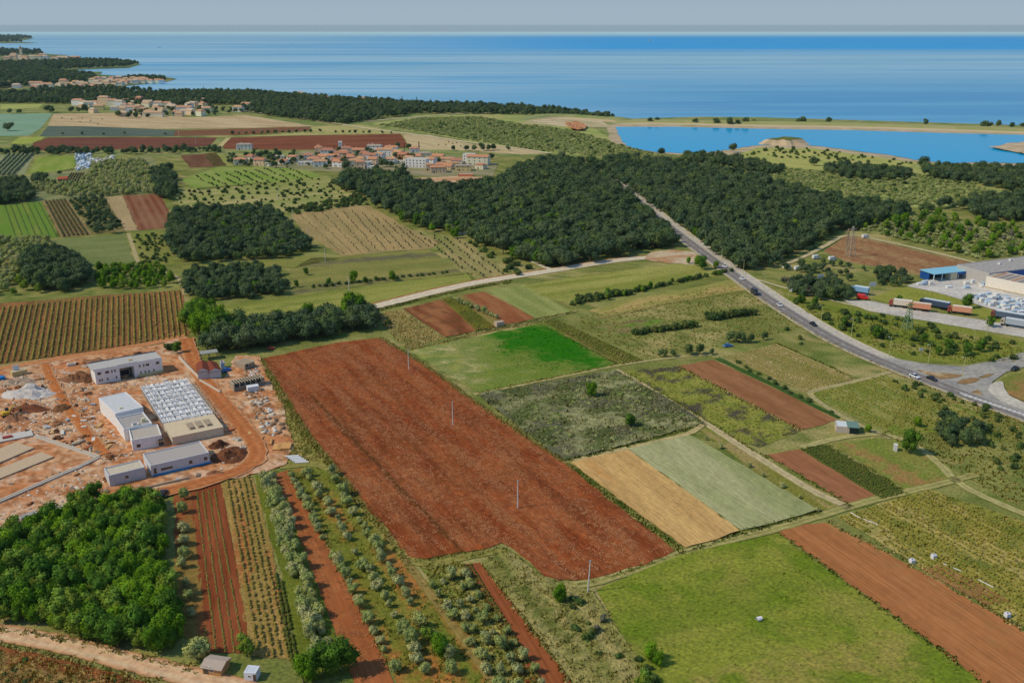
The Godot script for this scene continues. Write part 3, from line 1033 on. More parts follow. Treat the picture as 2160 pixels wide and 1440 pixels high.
	P.call("overgrown vineyard beside the main road", [1702, 828, 1790, 805, 1862, 788, 1960, 830, 2080, 880, 2060, 905, 1900, 920, 1850, 900, 1760, 858], [1702, 828, 1850, 900], {"called": "vineyard_field", "mat": "grass", "a": lin(120, 122, 64), "b": lin(142, 136, 88), "c": lin(98, 112, 48), "cs": 14.0})
	P.call("short reddish field by the farm track", [1618, 961, 1685, 948, 1772, 1000, 1860, 1054, 1796, 1067, 1706, 1012], [1618, 961, 1796, 1067], {"a": lin(142, 96, 74), "b": lin(132, 88, 66)})
	P.call("field of dark crop rows next to the short reddish field", [1685, 948, 1742, 938, 1828, 988, 1912, 1040, 1860, 1054, 1772, 1000], [1685, 948, 1860, 1054], {"called": "crop_field", "a": lin(112, 98, 60), "b": lin(104, 100, 58), "mat": "grass"})
	P.call("grassy plot with a bare brown patch by the round tree", [1760, 937, 1850, 925, 1930, 935, 2005, 1010, 1918, 1036, 1830, 985], [1760, 937, 1918, 1036], {"called": "fallow_field", "mat": "grass", "a": lin(104, 116, 56), "b": lin(118, 120, 66), "c": lin(142, 108, 76), "ct": 0.56, "cs": 26.0})
	P.call("broad terracotta ploughed field running out at the lower right", [1640, 1120, 1690, 1107, 1742, 1102, 1950, 1210, 2160, 1330, 2420, 1480, 2420, 1580, 2200, 1540, 2075, 1440, 1860, 1280], [1640, 1120, 2075, 1440], {"a": lin(156, 104, 72), "b": lin(148, 97, 66), "c": lin(146, 110, 76), "cs": 30.0, "cw": 0.6, "st": 0.06, "lift": 0.09, "cell": 1.3})
	P.call("lush green meadow below the red field", [1258, 1245, 1350, 1206, 1430, 1174, 1530, 1148, 1640, 1127, 1860, 1285, 2072, 1442, 2200, 1560, 1800, 1640, 1420, 1560, 1330, 1380], [1430, 1174, 1640, 1127], {"called": "meadow_field", "mat": "grass", "a": lin(104, 116, 46), "b": lin(120, 126, 56), "c": lin(136, 126, 72), "cs": 26.0, "ct": 0.62, "d": lin(92, 112, 36), "ds": 22.0, "lift": 0.08, "hump": 0.3, "ns": 18.0, "cell": 1.4, "fn": func(cc: Color, x: float, z: float, _u: float, _v: float) -> Color: return cc.lerp(lin(134, 124, 72), 0.75 * smoothstep(0.25, 0.8, n01(x, z, 24.0, 17.0) * 0.6 + 0.5 * smoothstep(40.0, -10.0, x) * smoothstep(-215.0, -165.0, z)))})
	P.call("rough tan and green vineyard at the right edge", [1768, 1090, 1870, 1058, 1960, 1032, 2160, 1100, 2420, 1180, 2420, 1450, 2160, 1322, 1950, 1203], [1768, 1090, 2160, 1320], {"called": "vineyard_field", "mat": "grass", "a": lin(140, 132, 74), "b": lin(120, 120, 60), "c": lin(158, 144, 96), "cs": 14.0, "d": lin(92, 104, 48), "ds": 12.0})
	P.call("small bare brown plot between two water tanks", [1945, 1202, 1985, 1190, 2060, 1228, 2132, 1268, 2080, 1277, 2010, 1240], [1945, 1202, 2080, 1277], {"a": lin(140, 106, 72), "b": lin(128, 100, 64), "lift": 0.12})
	P.call("grass plot between the farm track and the wheat", [1470, 905, 1500, 900, 1640, 985, 1790, 1065, 1735, 1078, 1600, 1000], [1470, 905, 1735, 1078], {"called": "grass_field", "mat": "grass", "a": lin(112, 112, 56), "b": lin(144, 126, 92), "c": lin(96, 110, 40), "cs": 9.0})
	P.call("green verge plot with dark weed patches", [1310, 785, 1425, 772, 1560, 840, 1690, 910, 1600, 945, 1560, 930, 1490, 890, 1400, 836], [1310, 785, 1560, 930], {"called": "grass_field", "mat": "grass", "a": lin(114, 120, 58), "b": lin(130, 130, 68), "c": lin(72, 68, 62), "cs": 14.0, "ct": 0.60, "cw": 1.0, "st": 1.0, "lift": 0.05})
	# lower left plots
	P.call("red soil plot of the two olive trees by the thicket", [368, 1040, 402, 1032, 440, 1380, 372, 1330], [402, 1032, 440, 1380], {"a": lin(122, 100, 58), "b": lin(132, 78, 52), "mat": "dirt"})
	P.call("dark red ploughed strip beside the thicket", [402, 1034, 466, 1018, 496, 1180, 528, 1380, 440, 1374, 418, 1200], [402, 1034, 440, 1374], {"a": lin(116, 62, 42), "b": lin(128, 72, 50)})
	P.call("tan vineyard strip on dry grass in the foreground", [466, 1018, 534, 1004, 578, 1180, 622, 1392, 528, 1384, 496, 1180], [466, 1018, 528, 1384], {"called": "vineyard_field", "mat": "grass", "a": lin(150, 122, 80), "b": lin(134, 114, 70), "c": lin(146, 92, 62), "cs": 10.0})
	P.call("grass strip under the dense olive hedge", [534, 1003, 584, 992, 660, 1200, 735, 1420, 640, 1440, 590, 1200], [534, 1003, 640, 1440], {"called": "grass_field", "mat": "grass", "a": lin(98, 106, 46), "b": lin(88, 98, 40)})
	P.call("light red ploughed strip between the olive rows", [578, 1000, 606, 992, 700, 1170, 816, 1400, 850, 1480, 760, 1480, 728, 1390, 655, 1200], [578, 1000, 728, 1390], {"a": lin(150, 92, 62), "b": lin(140, 82, 54), "lift": 0.1})
	P.call("olive orchard ground of grass and bare red soil", [610, 992, 715, 978, 800, 1100, 862, 1180, 985, 1330, 1075, 1480, 860, 1500, 816, 1400, 700, 1170], [610, 992, 816, 1400], {"called": "orchard_field", "mat": "grass", "a": lin(112, 112, 54), "b": lin(98, 104, 46), "c": lin(150, 100, 62), "cs": 10.0, "ct": 0.58})
	P.call("weedy orchard of dry grass between grass track and red strip", [885, 1195, 975, 1185, 1060, 1300, 1160, 1480, 1080, 1490, 990, 1330], [885, 1195, 1080, 1490], {"called": "orchard_field", "mat": "grass", "a": lin(120, 120, 66), "b": lin(142, 134, 84), "c": lin(92, 104, 50), "cs": 8.0})
	P.call("narrow dark red strip with crop lines in the foreground", [972, 1192, 1012, 1187, 1100, 1300, 1225, 1470, 1130, 1480, 1050, 1310], [972, 1192, 1130, 1480], {"a": lin(120, 64, 44), "b": lin(132, 76, 52), "lift": 0.1})
	P.call("tall weed plot right of the narrow red strip", [1015, 1185, 1075, 1165, 1140, 1215, 1250, 1248, 1330, 1370, 1410, 1500, 1245, 1490, 1120, 1320], [1015, 1185, 1245, 1490], {"called": "fallow_field", "mat": "grass", "a": lin(124, 122, 74), "b": lin(146, 136, 94), "c": lin(88, 98, 48), "cs": 10.0, "hump": 0.6, "hs": 0.35})
	P.call("rough red soil and dry grass below the dirt road", [-300, 1362, 0, 1366, 120, 1392, 300, 1440, 480, 1500, 300, 1700, -300, 1700], [0, 1366, 300, 1440], {"called": "fallow_field", "mat": "dirt", "a": lin(118, 92, 60), "b": lin(140, 116, 78), "c": lin(130, 74, 50), "cs": 9.0, "ct": 0.55, "hump": 0.8, "hs": 0.3})
	P.call("weedy margin of the red field beside the building site", [560, 800, 600, 850, 660, 940, 720, 1010, 700, 985, 600, 975, 610, 900], [560, 800, 720, 1010], {"called": "grass_field", "mat": "grass", "a": lin(122, 118, 66), "b": lin(146, 132, 88)})


func make_fields_far() -> void:
	var o0 := {"cell": 3.0, "jag": 0.8, "seg": 5.0, "lift": 0.12, "fv": 0.12, "ns": 16.0, "st": 0.15}
	var F: Callable = func(called: String, label: String, px: Array, dir: Array, a: Color, b: Color, extra := {}) -> void:
		var o := o0.duplicate()
		o.merge({"dir": dir, "a": a, "b": b}, true)
		o.merge(extra, true)
		sheet(called, label, px, o)
	var soil := {"mat": "soil"}
	# middle distance
	F.call("vineyard_field", "brown vineyard ground above the building site", [-300, 650, 0, 640, 200, 624, 384, 612, 392, 660, 398, 708, 200, 742, 0, 768, -300, 800], [0, 768, 60, 640], lin(108, 80, 54), lin(120, 92, 60), {"mat": "soil", "c": lin(138, 94, 66), "cs": 12.0, "lift": 0.08, "cell": 2.0})
	F.call("orchard_field", "tan orchard plot of tiny saplings above the meadow", [612, 452, 690, 440, 775, 432, 870, 486, 930, 512, 905, 525, 820, 530, 720, 540, 640, 490], [612, 452, 720, 540], lin(152, 130, 94), lin(138, 122, 86), {"mat": "dirt"})
	F.call("orchard_field", "tan slope of young olives by the forest corner", [880, 488, 975, 500, 1040, 550, 1080, 590, 1010, 592, 960, 560, 925, 514], [880, 488, 1010, 592], lin(146, 132, 92), lin(130, 122, 80), {"mat": "dirt", "c": lin(112, 116, 66)})
	F.call("meadow_field", "grey green meadow with dark bands behind the hedge", [655, 545, 720, 541, 905, 526, 955, 560, 980, 580, 860, 590, 740, 606, 620, 620, 610, 570], [620, 620, 980, 580], lin(112, 114, 66), lin(126, 122, 74), {"c": lin(88, 84, 72), "cs": 30.0, "ct": 0.66, "cw": 0.8})
	F.call("meadow_field", "long mown meadow beside the pale track", [430, 650, 600, 628, 780, 602, 1000, 575, 990, 600, 900, 622, 770, 650, 640, 680, 520, 672], [430, 650, 1000, 575], lin(122, 126, 68), lin(134, 134, 76), {"c": lin(106, 114, 58), "st": 0.1, "ns": 10.0})
	F.call("meadow_field", "grass strip south of the dark wood", [380, 562, 640, 540, 720, 545, 620, 566, 400, 572], [380, 562, 640, 540], lin(124, 122, 72), lin(112, 116, 64))
	F.call("meadow_field", "grey green meadow left of the fruit rows", [110, 505, 260, 495, 275, 530, 288, 560, 180, 560, 120, 530], [110, 505, 260, 495], lin(112, 118, 78), lin(100, 110, 70))
	F.call("orchard_field", "grass plot with small fruit bushes", [268, 492, 345, 488, 368, 558, 290, 562], [268, 492, 290, 562], lin(124, 122, 72), lin(110, 116, 62))
	F.call("crop_field", "bright and tan green crop stripes", [-200, 440, 0, 431, 88, 425, 128, 500, 0, 504, -200, 510], [0, 431, 20, 504], lin(112, 122, 62), lin(96, 118, 52), {"fn": func(c: Color, _x: float, _z: float, _u: float, v: float) -> Color: return c.lerp(lin(88, 120, 52), 0.8 * smoothstep(0.3, 0.7, n01(v, 2.0, 13.0, 9.0))).lerp(lin(142, 122, 88), 0.7 * smoothstep(0.55, 0.75, n01(v, 9.0, 11.0, 3.0)))})
	F.call("vineyard_field", "brown plot with dark vine lines", [88, 425, 142, 420, 193, 495, 125, 501], [88, 425, 125, 501], lin(124, 104, 76), lin(134, 116, 86), soil)
	F.call("stubble_field", "pale tan stubble strip", [220, 416, 258, 413, 290, 486, 262, 487], [220, 416, 262, 487], lin(160, 138, 108), lin(150, 130, 100), {"mat": "dirt"})
	F.call("ploughed_field", "dull red striped ploughed plot", [258, 413, 338, 408, 372, 480, 290, 486], [258, 413, 290, 486], lin(120, 82, 66), lin(108, 62, 48), {"mat": "soil", "fn": func(c: Color, _x: float, _z: float, _u: float, v: float) -> Color: return c.lerp(lin(146, 116, 94), 0.4 * smoothstep(0.6, 0.8, 0.5 + 0.5 * sin(v * 1.1)))})
	F.call("grass_field", "rough plot with dark shrubs between crop strips", [145, 419, 218, 415, 265, 488, 195, 495], [145, 419, 195, 495], lin(92, 96, 60), lin(120, 110, 76))
	F.call("meadow_field", "rough yellow green pasture dotted with bushes", [365, 400, 560, 385, 690, 372, 760, 408, 775, 430, 610, 450, 560, 436, 380, 438], [365, 400, 690, 372], lin(138, 138, 90), lin(124, 130, 78), {"c": lin(158, 146, 108), "cs": 26.0})
	F.call("orchard_field", "striped green orchard slope below the village", [380, 380, 460, 352, 540, 352, 620, 348, 680, 372, 560, 386, 420, 402], [460, 352, 560, 386], lin(128, 138, 80), lin(112, 132, 66))
	F.call("crop_field", "grey green plot with olive lines at the left", [-200, 330, 0, 326, 74, 324, 50, 368, 0, 372, -200, 378], [74, 324, 30, 372], lin(138, 138, 110), lin(124, 130, 100))
	F.call("grass_field", "lime green lawn plot by the plastic tunnels", [76, 332, 157, 328, 155, 360, 60, 366], [76, 332, 60, 366], lin(130, 140, 78), lin(114, 132, 60))
	F.call("ploughed_field", "dark red brown plots below the tree line", [380, 328, 455, 322, 478, 350, 400, 354], [380, 328, 400, 354], lin(108, 78, 62), lin(96, 66, 52), soil)
	F.call("meadow_field", "grass lot with hay at the village end", [430, 326, 470, 322, 492, 350, 450, 352], [430, 326, 450, 352], lin(132, 134, 84), lin(126, 130, 76))
	F.call("grass_field", "mixed garden ground of the olive groves", [60, 372, 300, 328, 320, 330, 360, 404, 220, 414, 0, 430, -200, 436, -200, 385], [60, 372, 300, 328], lin(108, 116, 84), lin(128, 126, 92))
	# far band of big fields
	F.call("ploughed_field", "long dark red field under the tree belt", [70, 300, 100, 290, 260, 289, 458, 290, 442, 308, 300, 314, 150, 318, 60, 318], [100, 290, 458, 290], lin(98, 60, 54), lin(108, 70, 58), soil)
	F.call("ploughed_field", "long red brown field behind the village", [478, 290, 640, 286, 845, 282, 862, 310, 760, 316, 600, 316, 470, 314], [478, 290, 845, 282], lin(120, 74, 58), lin(106, 62, 48), soil)
	F.call("crop_field", "dark blue green crop strip across the plain", [100, 266, 200, 267, 330, 273, 370, 275, 365, 287, 220, 287, 82, 288], [100, 266, 370, 275], lin(76, 90, 82), lin(86, 98, 88))
	F.call("ploughed_field", "dark brown strip continuing the crop strip", [370, 275, 480, 272, 655, 267, 650, 276, 520, 284, 365, 287], [370, 275, 655, 267], lin(108, 82, 66), lin(104, 76, 60), {"mat": "soil", "c": lin(132, 74, 52)})
	F.call("stubble_field", "broad pale stubble field before the coastal village", [112, 240, 260, 238, 400, 248, 520, 243, 660, 266, 480, 271, 330, 272, 200, 267, 100, 265], [112, 240, 660, 266], lin(182, 160, 132), lin(170, 148, 118), {"mat": "dirt", "c": lin(156, 134, 104)})
	F.call("stubble_field", "pale stubble field with hay bales right of the village", [850, 284, 905, 284, 1000, 305, 1110, 312, 1150, 324, 1100, 326, 960, 316, 866, 316], [850, 284, 1100, 326], lin(178, 160, 128), lin(168, 150, 118), {"mat": "dirt"})
	F.call("grass_field", "yellow green strip by the far hedge", [0, 220, 90, 219, 80, 228, 0, 231], [0, 220, 90, 219], lin(154, 158, 98), lin(140, 146, 90))
	F.call("grass_field", "pale grassy plain between track and fields", [655, 267, 760, 262, 870, 285, 850, 283, 640, 285, 500, 289, 660, 277], [655, 267, 850, 283], lin(160, 150, 106), lin(146, 142, 96))
	F.call("crop_field", "wide blue green wheat field at the left edge", [-400, 246, 0, 240, 110, 239, 85, 270, 60, 286, 0, 287, -400, 296], [0, 240, 110, 239], lin(120, 148, 128), lin(110, 140, 116))
	F.call("grass_field", "yellow grass corner of the wide wheat field", [40, 290, 92, 288, 85, 298, 50, 304, 20, 303], [40, 290, 92, 288], lin(144, 150, 80), lin(132, 146, 72))
	F.call("village_ground", "pale paved lots of the village", [640, 318, 870, 318, 960, 330, 1050, 345, 1040, 372, 880, 372, 700, 362, 560, 352], [640, 318, 1050, 345], lin(140, 130, 108), lin(116, 116, 82), {"mat": "dirt", "lift": 0.18})
	F.call("gravel_ground", "bare pale gravel lot beside the forest", [868, 376, 960, 372, 1045, 374, 1030, 384, 960, 392, 880, 394], [868, 376, 1045, 374], lin(186, 158, 132), lin(170, 142, 116), {"mat": "dirt", "lift": 0.24, "c": lin(170, 120, 90)})
	F.call("scrub_field", "old quarry land thick with pale green bushes", [780, 262, 880, 244, 1010, 241, 1090, 238, 1180, 240, 1230, 256, 1300, 300, 1390, 326, 1560, 330, 1800, 330, 2000, 345, 2120, 400, 2110, 430, 1880, 440, 1740, 420, 1560, 362, 1400, 342, 1290, 335, 1120, 318, 960, 292], [780, 262, 1390, 326], lin(128, 140, 82), lin(146, 150, 98), {"cell": 5.0, "c": lin(162, 150, 112), "cs": 40.0, "ct": 0.68})
	F.call("meadow_field", "light grassy headland by the quarry lake", [1530, 334, 1600, 312, 1720, 314, 1880, 336, 1940, 345, 1900, 362, 1780, 362, 1660, 356], [1530, 334, 1900, 362], lin(142, 148, 88), lin(158, 154, 100), {"cell": 5.0, "lift": 0.4})
	F.call("quarry_floor", "pale quarry pit with bare red earth", [1090, 258, 1180, 249, 1270, 255, 1290, 270, 1200, 268, 1130, 262], [1090, 258, 1290, 270], lin(190, 172, 148), lin(150, 140, 108), {"cell": 4.0, "lift": 0.3, "mat": "dirt"})
	F.call("earth_bank_ground", "heap of bare red earth by the quarry pit", [1192, 262, 1215, 260, 1238, 268, 1232, 277, 1205, 276], [1192, 262, 1238, 268], lin(172, 126, 100), lin(160, 108, 84), {"cell": 3.0, "lift": 0.5, "mat": "dirt", "hump": 5.0, "hs": 0.08})
	# right side behind the road
	F.call("ploughed_field", "brown field around the lattice pylon", [1735, 530, 1790, 496, 1830, 504, 1940, 530, 2055, 556, 1990, 575, 1940, 580, 1880, 568, 1790, 553], [1790, 496, 2055, 556], lin(128, 92, 70), lin(138, 104, 78), {"mat": "soil", "c": lin(150, 126, 92)})
	F.call("crop_field", "dark green crop triangle above the brown field", [1680, 545, 1720, 520, 1782, 497, 1760, 515, 1730, 532], [1680, 545, 1782, 497], lin(72, 98, 56), lin(60, 86, 46))
	F.call("meadow_field", "mown lawn in front of the factory yard", [1838, 628, 1920, 600, 1990, 620, 2080, 650, 2200, 690, 2140, 690, 2000, 650, 1880, 640], [1838, 628, 2140, 690], lin(128, 130, 66), lin(120, 126, 60))
	F.call("grass_field", "rough green land between road and lorry lot", [1640, 600, 1700, 618, 1810, 636, 1900, 655, 2100, 698, 2300, 735, 2200, 740, 2050, 765, 1900, 765, 1760, 700, 1660, 630], [1640, 600, 2100, 698], lin(114, 120, 58), lin(100, 112, 48), {"c": lin(138, 128, 86), "cs": 20.0})


func make_roads() -> void:
	var asphalt := lin(126, 120, 117)
	var dark := lin(112, 107, 106)
	var old := lin(172, 164, 154)
	var verge := lin(168, 156, 132)
	var line := [1228, 345, 1262, 363, 1300, 387, 1345, 424, 1390, 462, 1440, 501, 1500, 546, 1560, 589, 1620, 631, 1680, 670, 1740, 707, 1800, 738, 1870, 768, 1940, 796, 2010, 823, 2080, 850, 2160, 879, 2300, 926]
	ribbon("asphalt_road", "two lane asphalt main road running diagonally past the forest", line, [[-3.9, asphalt], [-1.9, dark], [0.0, asphalt], [1.9, dark], [3.7, asphalt], [3.8, verge], [5.0, verge], [5.4, lin(140, 134, 92)]], {"lift": 0.30, "jag": 0.12, "fv": 0.05})
	var upper := [1228, 345, 1262, 363, 1300, 387, 1345, 424, 1390, 462, 1440, 501, 1500, 546, 1560, 589, 1620, 631, 1680, 670, 1740, 707, 1800, 738, 1850, 760]
	ribbon("old_road", "pale older carriageway running along the main road's upper side", upper, [[-8.8, old], [-8.3, old], [-3.9, old]], {"lift": 0.29, "jag": 0.12, "fv": 0.05})
	# kerb along the upper side
	var kl := smooth_line(upper, 4.0)
	var kerb := Geo.new()
	var marks := Geo.new()
	var white := lin(190, 190, 188)
	for i in kl.size() - 1:
		var t := (kl[i + 1] - kl[i]).normalized()
		var r := Vector2(-t.y, t.x)
		var rot := Transform3D(Basis(Vector3(t.x, 0, t.y), Vector3.UP, Vector3(r.x, 0, r.y)), Vector3(kl[i].x, 0, kl[i].y))
		if i % 2 == 0:
			kerb.box(Vector3(0, 0.2, -9.1), Vector3(kl[i].distance_to(kl[i + 1]) * 2.0, 0.45, -8.8), lin(186, 176, 158), rot)
	var ml := smooth_line(line, 4.0)
	for i in ml.size() - 1:
		var t := (ml[i + 1] - ml[i]).normalized()
		var r := Vector2(-t.y, t.x)
		var rot := Transform3D(Basis(Vector3(t.x, 0, t.y), Vector3.UP, Vector3(r.x, 0, r.y)), Vector3(ml[i].x, 0, ml[i].y))
		marks.box(Vector3(0, 0.304, 3.25), Vector3(ml[i].distance_to(ml[i + 1]) + 0.02, 0.308, 3.4), white, rot)
		marks.box(Vector3(0, 0.304, -3.45), Vector3(ml[i].distance_to(ml[i + 1]) + 0.02, 0.308, -3.3), white, rot)
		if i % 3 == 0:
			marks.box(Vector3(0, 0.304, -0.1), Vector3(3.4, 0.308, 0.1), white, rot)
	tag(put("kerb", kerb.mesh(mats.plain)), "pale stone kerb along the upper side of the main road", "", "", "structure")
	tag(put("road_markings", marks.mesh(mats.plain)), "white edge lines and centre dashes on the main road", "", "", "structure")
	# junction and roundabout at the right
	var paved := {"a": lin(150, 146, 140), "b": lin(132, 130, 128), "mat": "dirt", "lift": 0.26, "jag": 0.0, "cell": 3.0, "fv": 0.05}
	sheet("junction_road", "grey asphalt slip roads of the road junction", [1822, 734, 1860, 748, 1900, 759, 1960, 769, 2030, 774, 2100, 761, 2160, 743, 2300, 704, 2300, 752, 2160, 775, 2122, 786, 2094, 806, 2090, 822, 2105, 840, 2160, 864, 2280, 905, 2200, 890, 2080, 846, 1940, 792, 1850, 756], paved)
	sheet("roundabout_pavement", "pale concrete apron round the roundabout centre", [2084, 824, 2090, 812, 2104, 806, 2116, 806, 2120, 822, 2130, 836, 2160, 850, 2260, 878, 2270, 900, 2160, 866, 2110, 848], {"a": lin(178, 172, 162), "b": lin(170, 164, 154), "mat": "dirt", "lift": 0.40, "jag": 0.0, "cell": 2.5})
	sheet("roundabout_ground", "round grassy roundabout centre with bare brown earth", [2112, 802, 2140, 790, 2180, 782, 2260, 780, 2300, 800, 2300, 850, 2230, 862, 2160, 848, 2128, 832], {"a": lin(126, 112, 70), "b": lin(104, 112, 56), "c": lin(140, 108, 76), "lift": 0.45, "jag": 0.3, "cell": 2.0})
	for isl in [[1932, 780, 1970, 786, 2032, 792, 2020, 798, 1984, 801, 1955, 791], [2018, 808, 2030, 802, 2056, 798, 2068, 800, 2058, 807, 2036, 812], [2066, 797, 2082, 791, 2098, 789, 2090, 795, 2074, 799], [2046, 829, 2062, 823, 2074, 834, 2066, 835]]:
		sheet("island_ground", "bare brown traffic island among the slip roads", isl, {"a": lin(136, 108, 80), "b": lin(124, 102, 74), "c": lin(168, 150, 124), "ct": 0.66, "mat": "dirt", "lift": 0.36, "jag": 0.25, "cell": 1.5})
	var hatch := Geo.new()
	for i in 15:
		var q := Vector2(2026, 829).lerp(Vector2(2170, 877), i / 14.0)
		var a := G(q.x, q.y)
		var b := G(q.x + 13, q.y + 8)
		hatch.quad(a + Vector3(-0.35, 0.32, 0), a + Vector3(0.35, 0.32, 0), b + Vector3(0.35, 0.32, 0), b + Vector3(-0.35, 0.32, 0), Vector3.UP, white)
	for e in [[2016, 824, 2180, 879], [2032, 824, 2190, 876]]:
		var a := G(e[0], e[1])
		var b := G(e[2], e[3])
		hatch.quad(a + Vector3(0, 0.322, -0.25), b + Vector3(0, 0.322, -0.25), b + Vector3(0, 0.322, 0.1), a + Vector3(0, 0.322, 0.1), Vector3.UP, white)
	tag(put("road_markings", hatch.mesh(mats.plain)), "white hatched wedge painted where the slip road joins", "", "", "structure")
	# tracks
	var tan_c := lin(198, 184, 166)
	var dust := lin(186, 168, 148)
	var red := lin(146, 92, 66)
	var green := lin(116, 120, 62)
	ribbon("gravel_path", "broad pale gravel track curving between meadow and plots", [640, 690, 720, 664, 800, 645, 900, 619, 1000, 597, 1080, 584, 1160, 572, 1230, 560, 1310, 548, 1400, 541, 1455, 540], [[-5.6, red], [-4.4, red], [-4.0, dust], [-2.0, tan_c], [0, dust], [2.0, tan_c], [3.6, dust], [4.2, lin(120, 100, 70)]], {"lift": 0.2, "jag": 0.5})
	sheet("gravel_ground", "trampled pale gravel where the track meets the main road", [1360, 546, 1375, 532, 1420, 526, 1462, 532, 1490, 545, 1460, 560, 1420, 556, 1380, 552], {"a": lin(178, 160, 138), "b": lin(160, 120, 92), "mat": "dirt", "lift": 0.22, "jag": 1.5, "cell": 2.5})
	ribbon("gravel_path", "narrow earth path climbing through bushes to the forest", [1165, 570, 1130, 556, 1105, 540, 1090, 530], [[-1.5, tan_c], [1.5, tan_c]], {"lift": 0.24, "jag": 0.3})
	var two := func(label: String, px: Array, half: float, edge: Color, rut: Color, extra := {}) -> void:
		var o := {"lift": 0.17, "jag": 0.3, "mat": "dirt"}
		o.merge(extra, true)
		ribbon("farm_path", label, px, [[-half, edge], [-half * 0.66, rut], [-half * 0.33, rut], [0.0, edge.lerp(rut, 0.35)], [half * 0.33, rut], [half * 0.66, rut], [half, edge]], o)
	var T: Callable = two
	T.call("pale farm track between wheat and the long brown field", [1298, 780, 1350, 808, 1420, 852, 1490, 893, 1560, 940, 1640, 990, 1720, 1040, 1796, 1072], 1.7, lin(140, 134, 84), lin(172, 156, 128))
	T.call("grassy track along the top of the meadow field", [1000, 832, 1100, 812, 1200, 792, 1300, 771, 1362, 762, 1440, 752, 1510, 748], 1.0, lin(120, 122, 70), lin(164, 152, 112))
	T.call("grass track between red field and green meadow", [1150, 1232, 1230, 1236, 1330, 1205, 1430, 1170, 1530, 1142, 1640, 1115, 1740, 1085, 1800, 1066, 1900, 1040, 1990, 1020, 2060, 1000], 1.8, lin(100, 112, 50), lin(150, 140, 96))
	T.call("tan path curving right of the long farm track", [1490, 893, 1475, 902, 1455, 916, 1330, 944, 1205, 972], 1.2, lin(130, 128, 80), lin(170, 152, 116))
	T.call("curved farm track below the shed towards the round tree", [1690, 945, 1740, 930, 1800, 918, 1860, 915, 1920, 930, 1980, 975, 2020, 1020, 2100, 1060, 2300, 1140], 1.6, lin(126, 128, 66), lin(158, 148, 108))
	T.call("tan lane from the main road down to the shed", [1880, 785, 1800, 806, 1715, 824, 1705, 832, 1760, 870, 1830, 905, 1880, 925], 1.3, lin(126, 122, 72), lin(158, 146, 112))
	T.call("green wheel track along the lower red field edge", [590, 985, 690, 975, 760, 1060, 850, 1175, 900, 1195, 990, 1172, 1065, 1160, 1110, 1200, 1150, 1232], 1.7, lin(104, 112, 56), lin(134, 124, 74))
	T.call("worn track through the orchard to the lower edge", [850, 1175, 920, 1270, 985, 1360, 1050, 1460, 1090, 1520], 1.1, lin(106, 110, 54), lin(136, 112, 74))
	T.call("hedge track beside the vine strip", [958, 712, 1050, 692, 1140, 675, 1210, 659, 1215, 655], 0.9, lin(96, 100, 56), lin(140, 130, 90))
	T.call("tan wheel track in front of the weedy plot", [1260, 672, 1330, 658, 1420, 636, 1520, 615], 1.0, lin(112, 112, 64), lin(140, 122, 84))
	T.call("field track between forest clearing and left meadow", [270, 492, 282, 528, 292, 560, 330, 568, 372, 582, 384, 600, 390, 622], 1.3, lin(122, 120, 76), lin(164, 148, 116))
	T.call("pale track over the far plain to the coast woods", [640, 250, 720, 262, 800, 275, 900, 287, 1000, 302, 1100, 314, 1160, 324], 3.4, lin(170, 156, 120), lin(190, 176, 150), {"lift": 0.45})
	T.call("light track crossing between the far red fields", [458, 316, 470, 302, 482, 291], 3.0, lin(160, 146, 106), lin(172, 158, 118), {"lift": 0.4})
	T.call("white coast road under the seaside woods", [500, 232, 560, 240, 640, 250, 760, 257, 850, 250, 960, 240, 1080, 238, 1160, 238], 3.2, lin(170, 160, 130), lin(196, 184, 160), {"lift": 0.6})
	T.call("pale track through the clearing at the pylon field", [1650, 560, 1690, 545, 1740, 520, 1785, 492, 1860, 508, 1960, 530, 2060, 555], 1.8, lin(150, 138, 98), lin(178, 162, 134), {"lift": 0.3})
	ribbon("dirt_road", "wide pinkish dirt road under the green thicket", [-260, 1285, -60, 1326, 60, 1345, 160, 1366, 260, 1392, 360, 1418, 470, 1444, 600, 1478], [[-3.0, lin(164, 112, 84)], [-2.5, lin(186, 146, 120)], [-1.3, lin(200, 166, 140)], [0, lin(188, 150, 124)], [1.3, lin(200, 166, 140)], [2.4, lin(184, 142, 116)], [3.0, lin(150, 112, 78)]], {"lift": 0.2, "jag": 0.4})
	ribbon("dirt_road", "orange dirt road between vineyard and building site", [-260, 815, 0, 778, 120, 757, 250, 738, 330, 722, 392, 708], [[-2.8, lin(150, 104, 72)], [-2.0, lin(176, 126, 94)], [0.0, lin(166, 106, 74)], [2.0, lin(178, 130, 98)], [2.8, lin(156, 104, 72)]], {"lift": 0.22, "jag": 0.5})
	sheet("lot_pavement", "grey asphalt lorry lot beyond the road", [1775, 632, 1840, 636, 1900, 648, 2000, 664, 2100, 680, 2300, 712, 2300, 736, 2160, 712, 2050, 694, 1900, 668, 1830, 656], {"a": lin(178, 172, 164), "b": lin(166, 160, 154), "mat": "dirt", "lift": 0.24, "jag": 0.3, "cell": 3.0, "fv": 0.06})
	sheet("yard_pavement", "pale concrete yard of the factory with stacked goods", [1912, 604, 1950, 592, 2060, 560, 2300, 560, 2300, 700, 2160, 668, 2090, 652, 2020, 630, 1970, 616], {"a": lin(188, 182, 176), "b": lin(172, 168, 164), "mat": "dirt", "lift": 0.3, "jag": 0.0, "cell": 3.0, "fv": 0.05})
	ribbon("gravel_path", "narrow kerbed footpath under the roadside trees", [1590, 588, 1650, 606, 1720, 626, 1790, 642, 1850, 656], [[-0.9, lin(184, 172, 148)], [0.9, lin(176, 164, 140)]], {"lift": 0.26, "jag": 0.1})


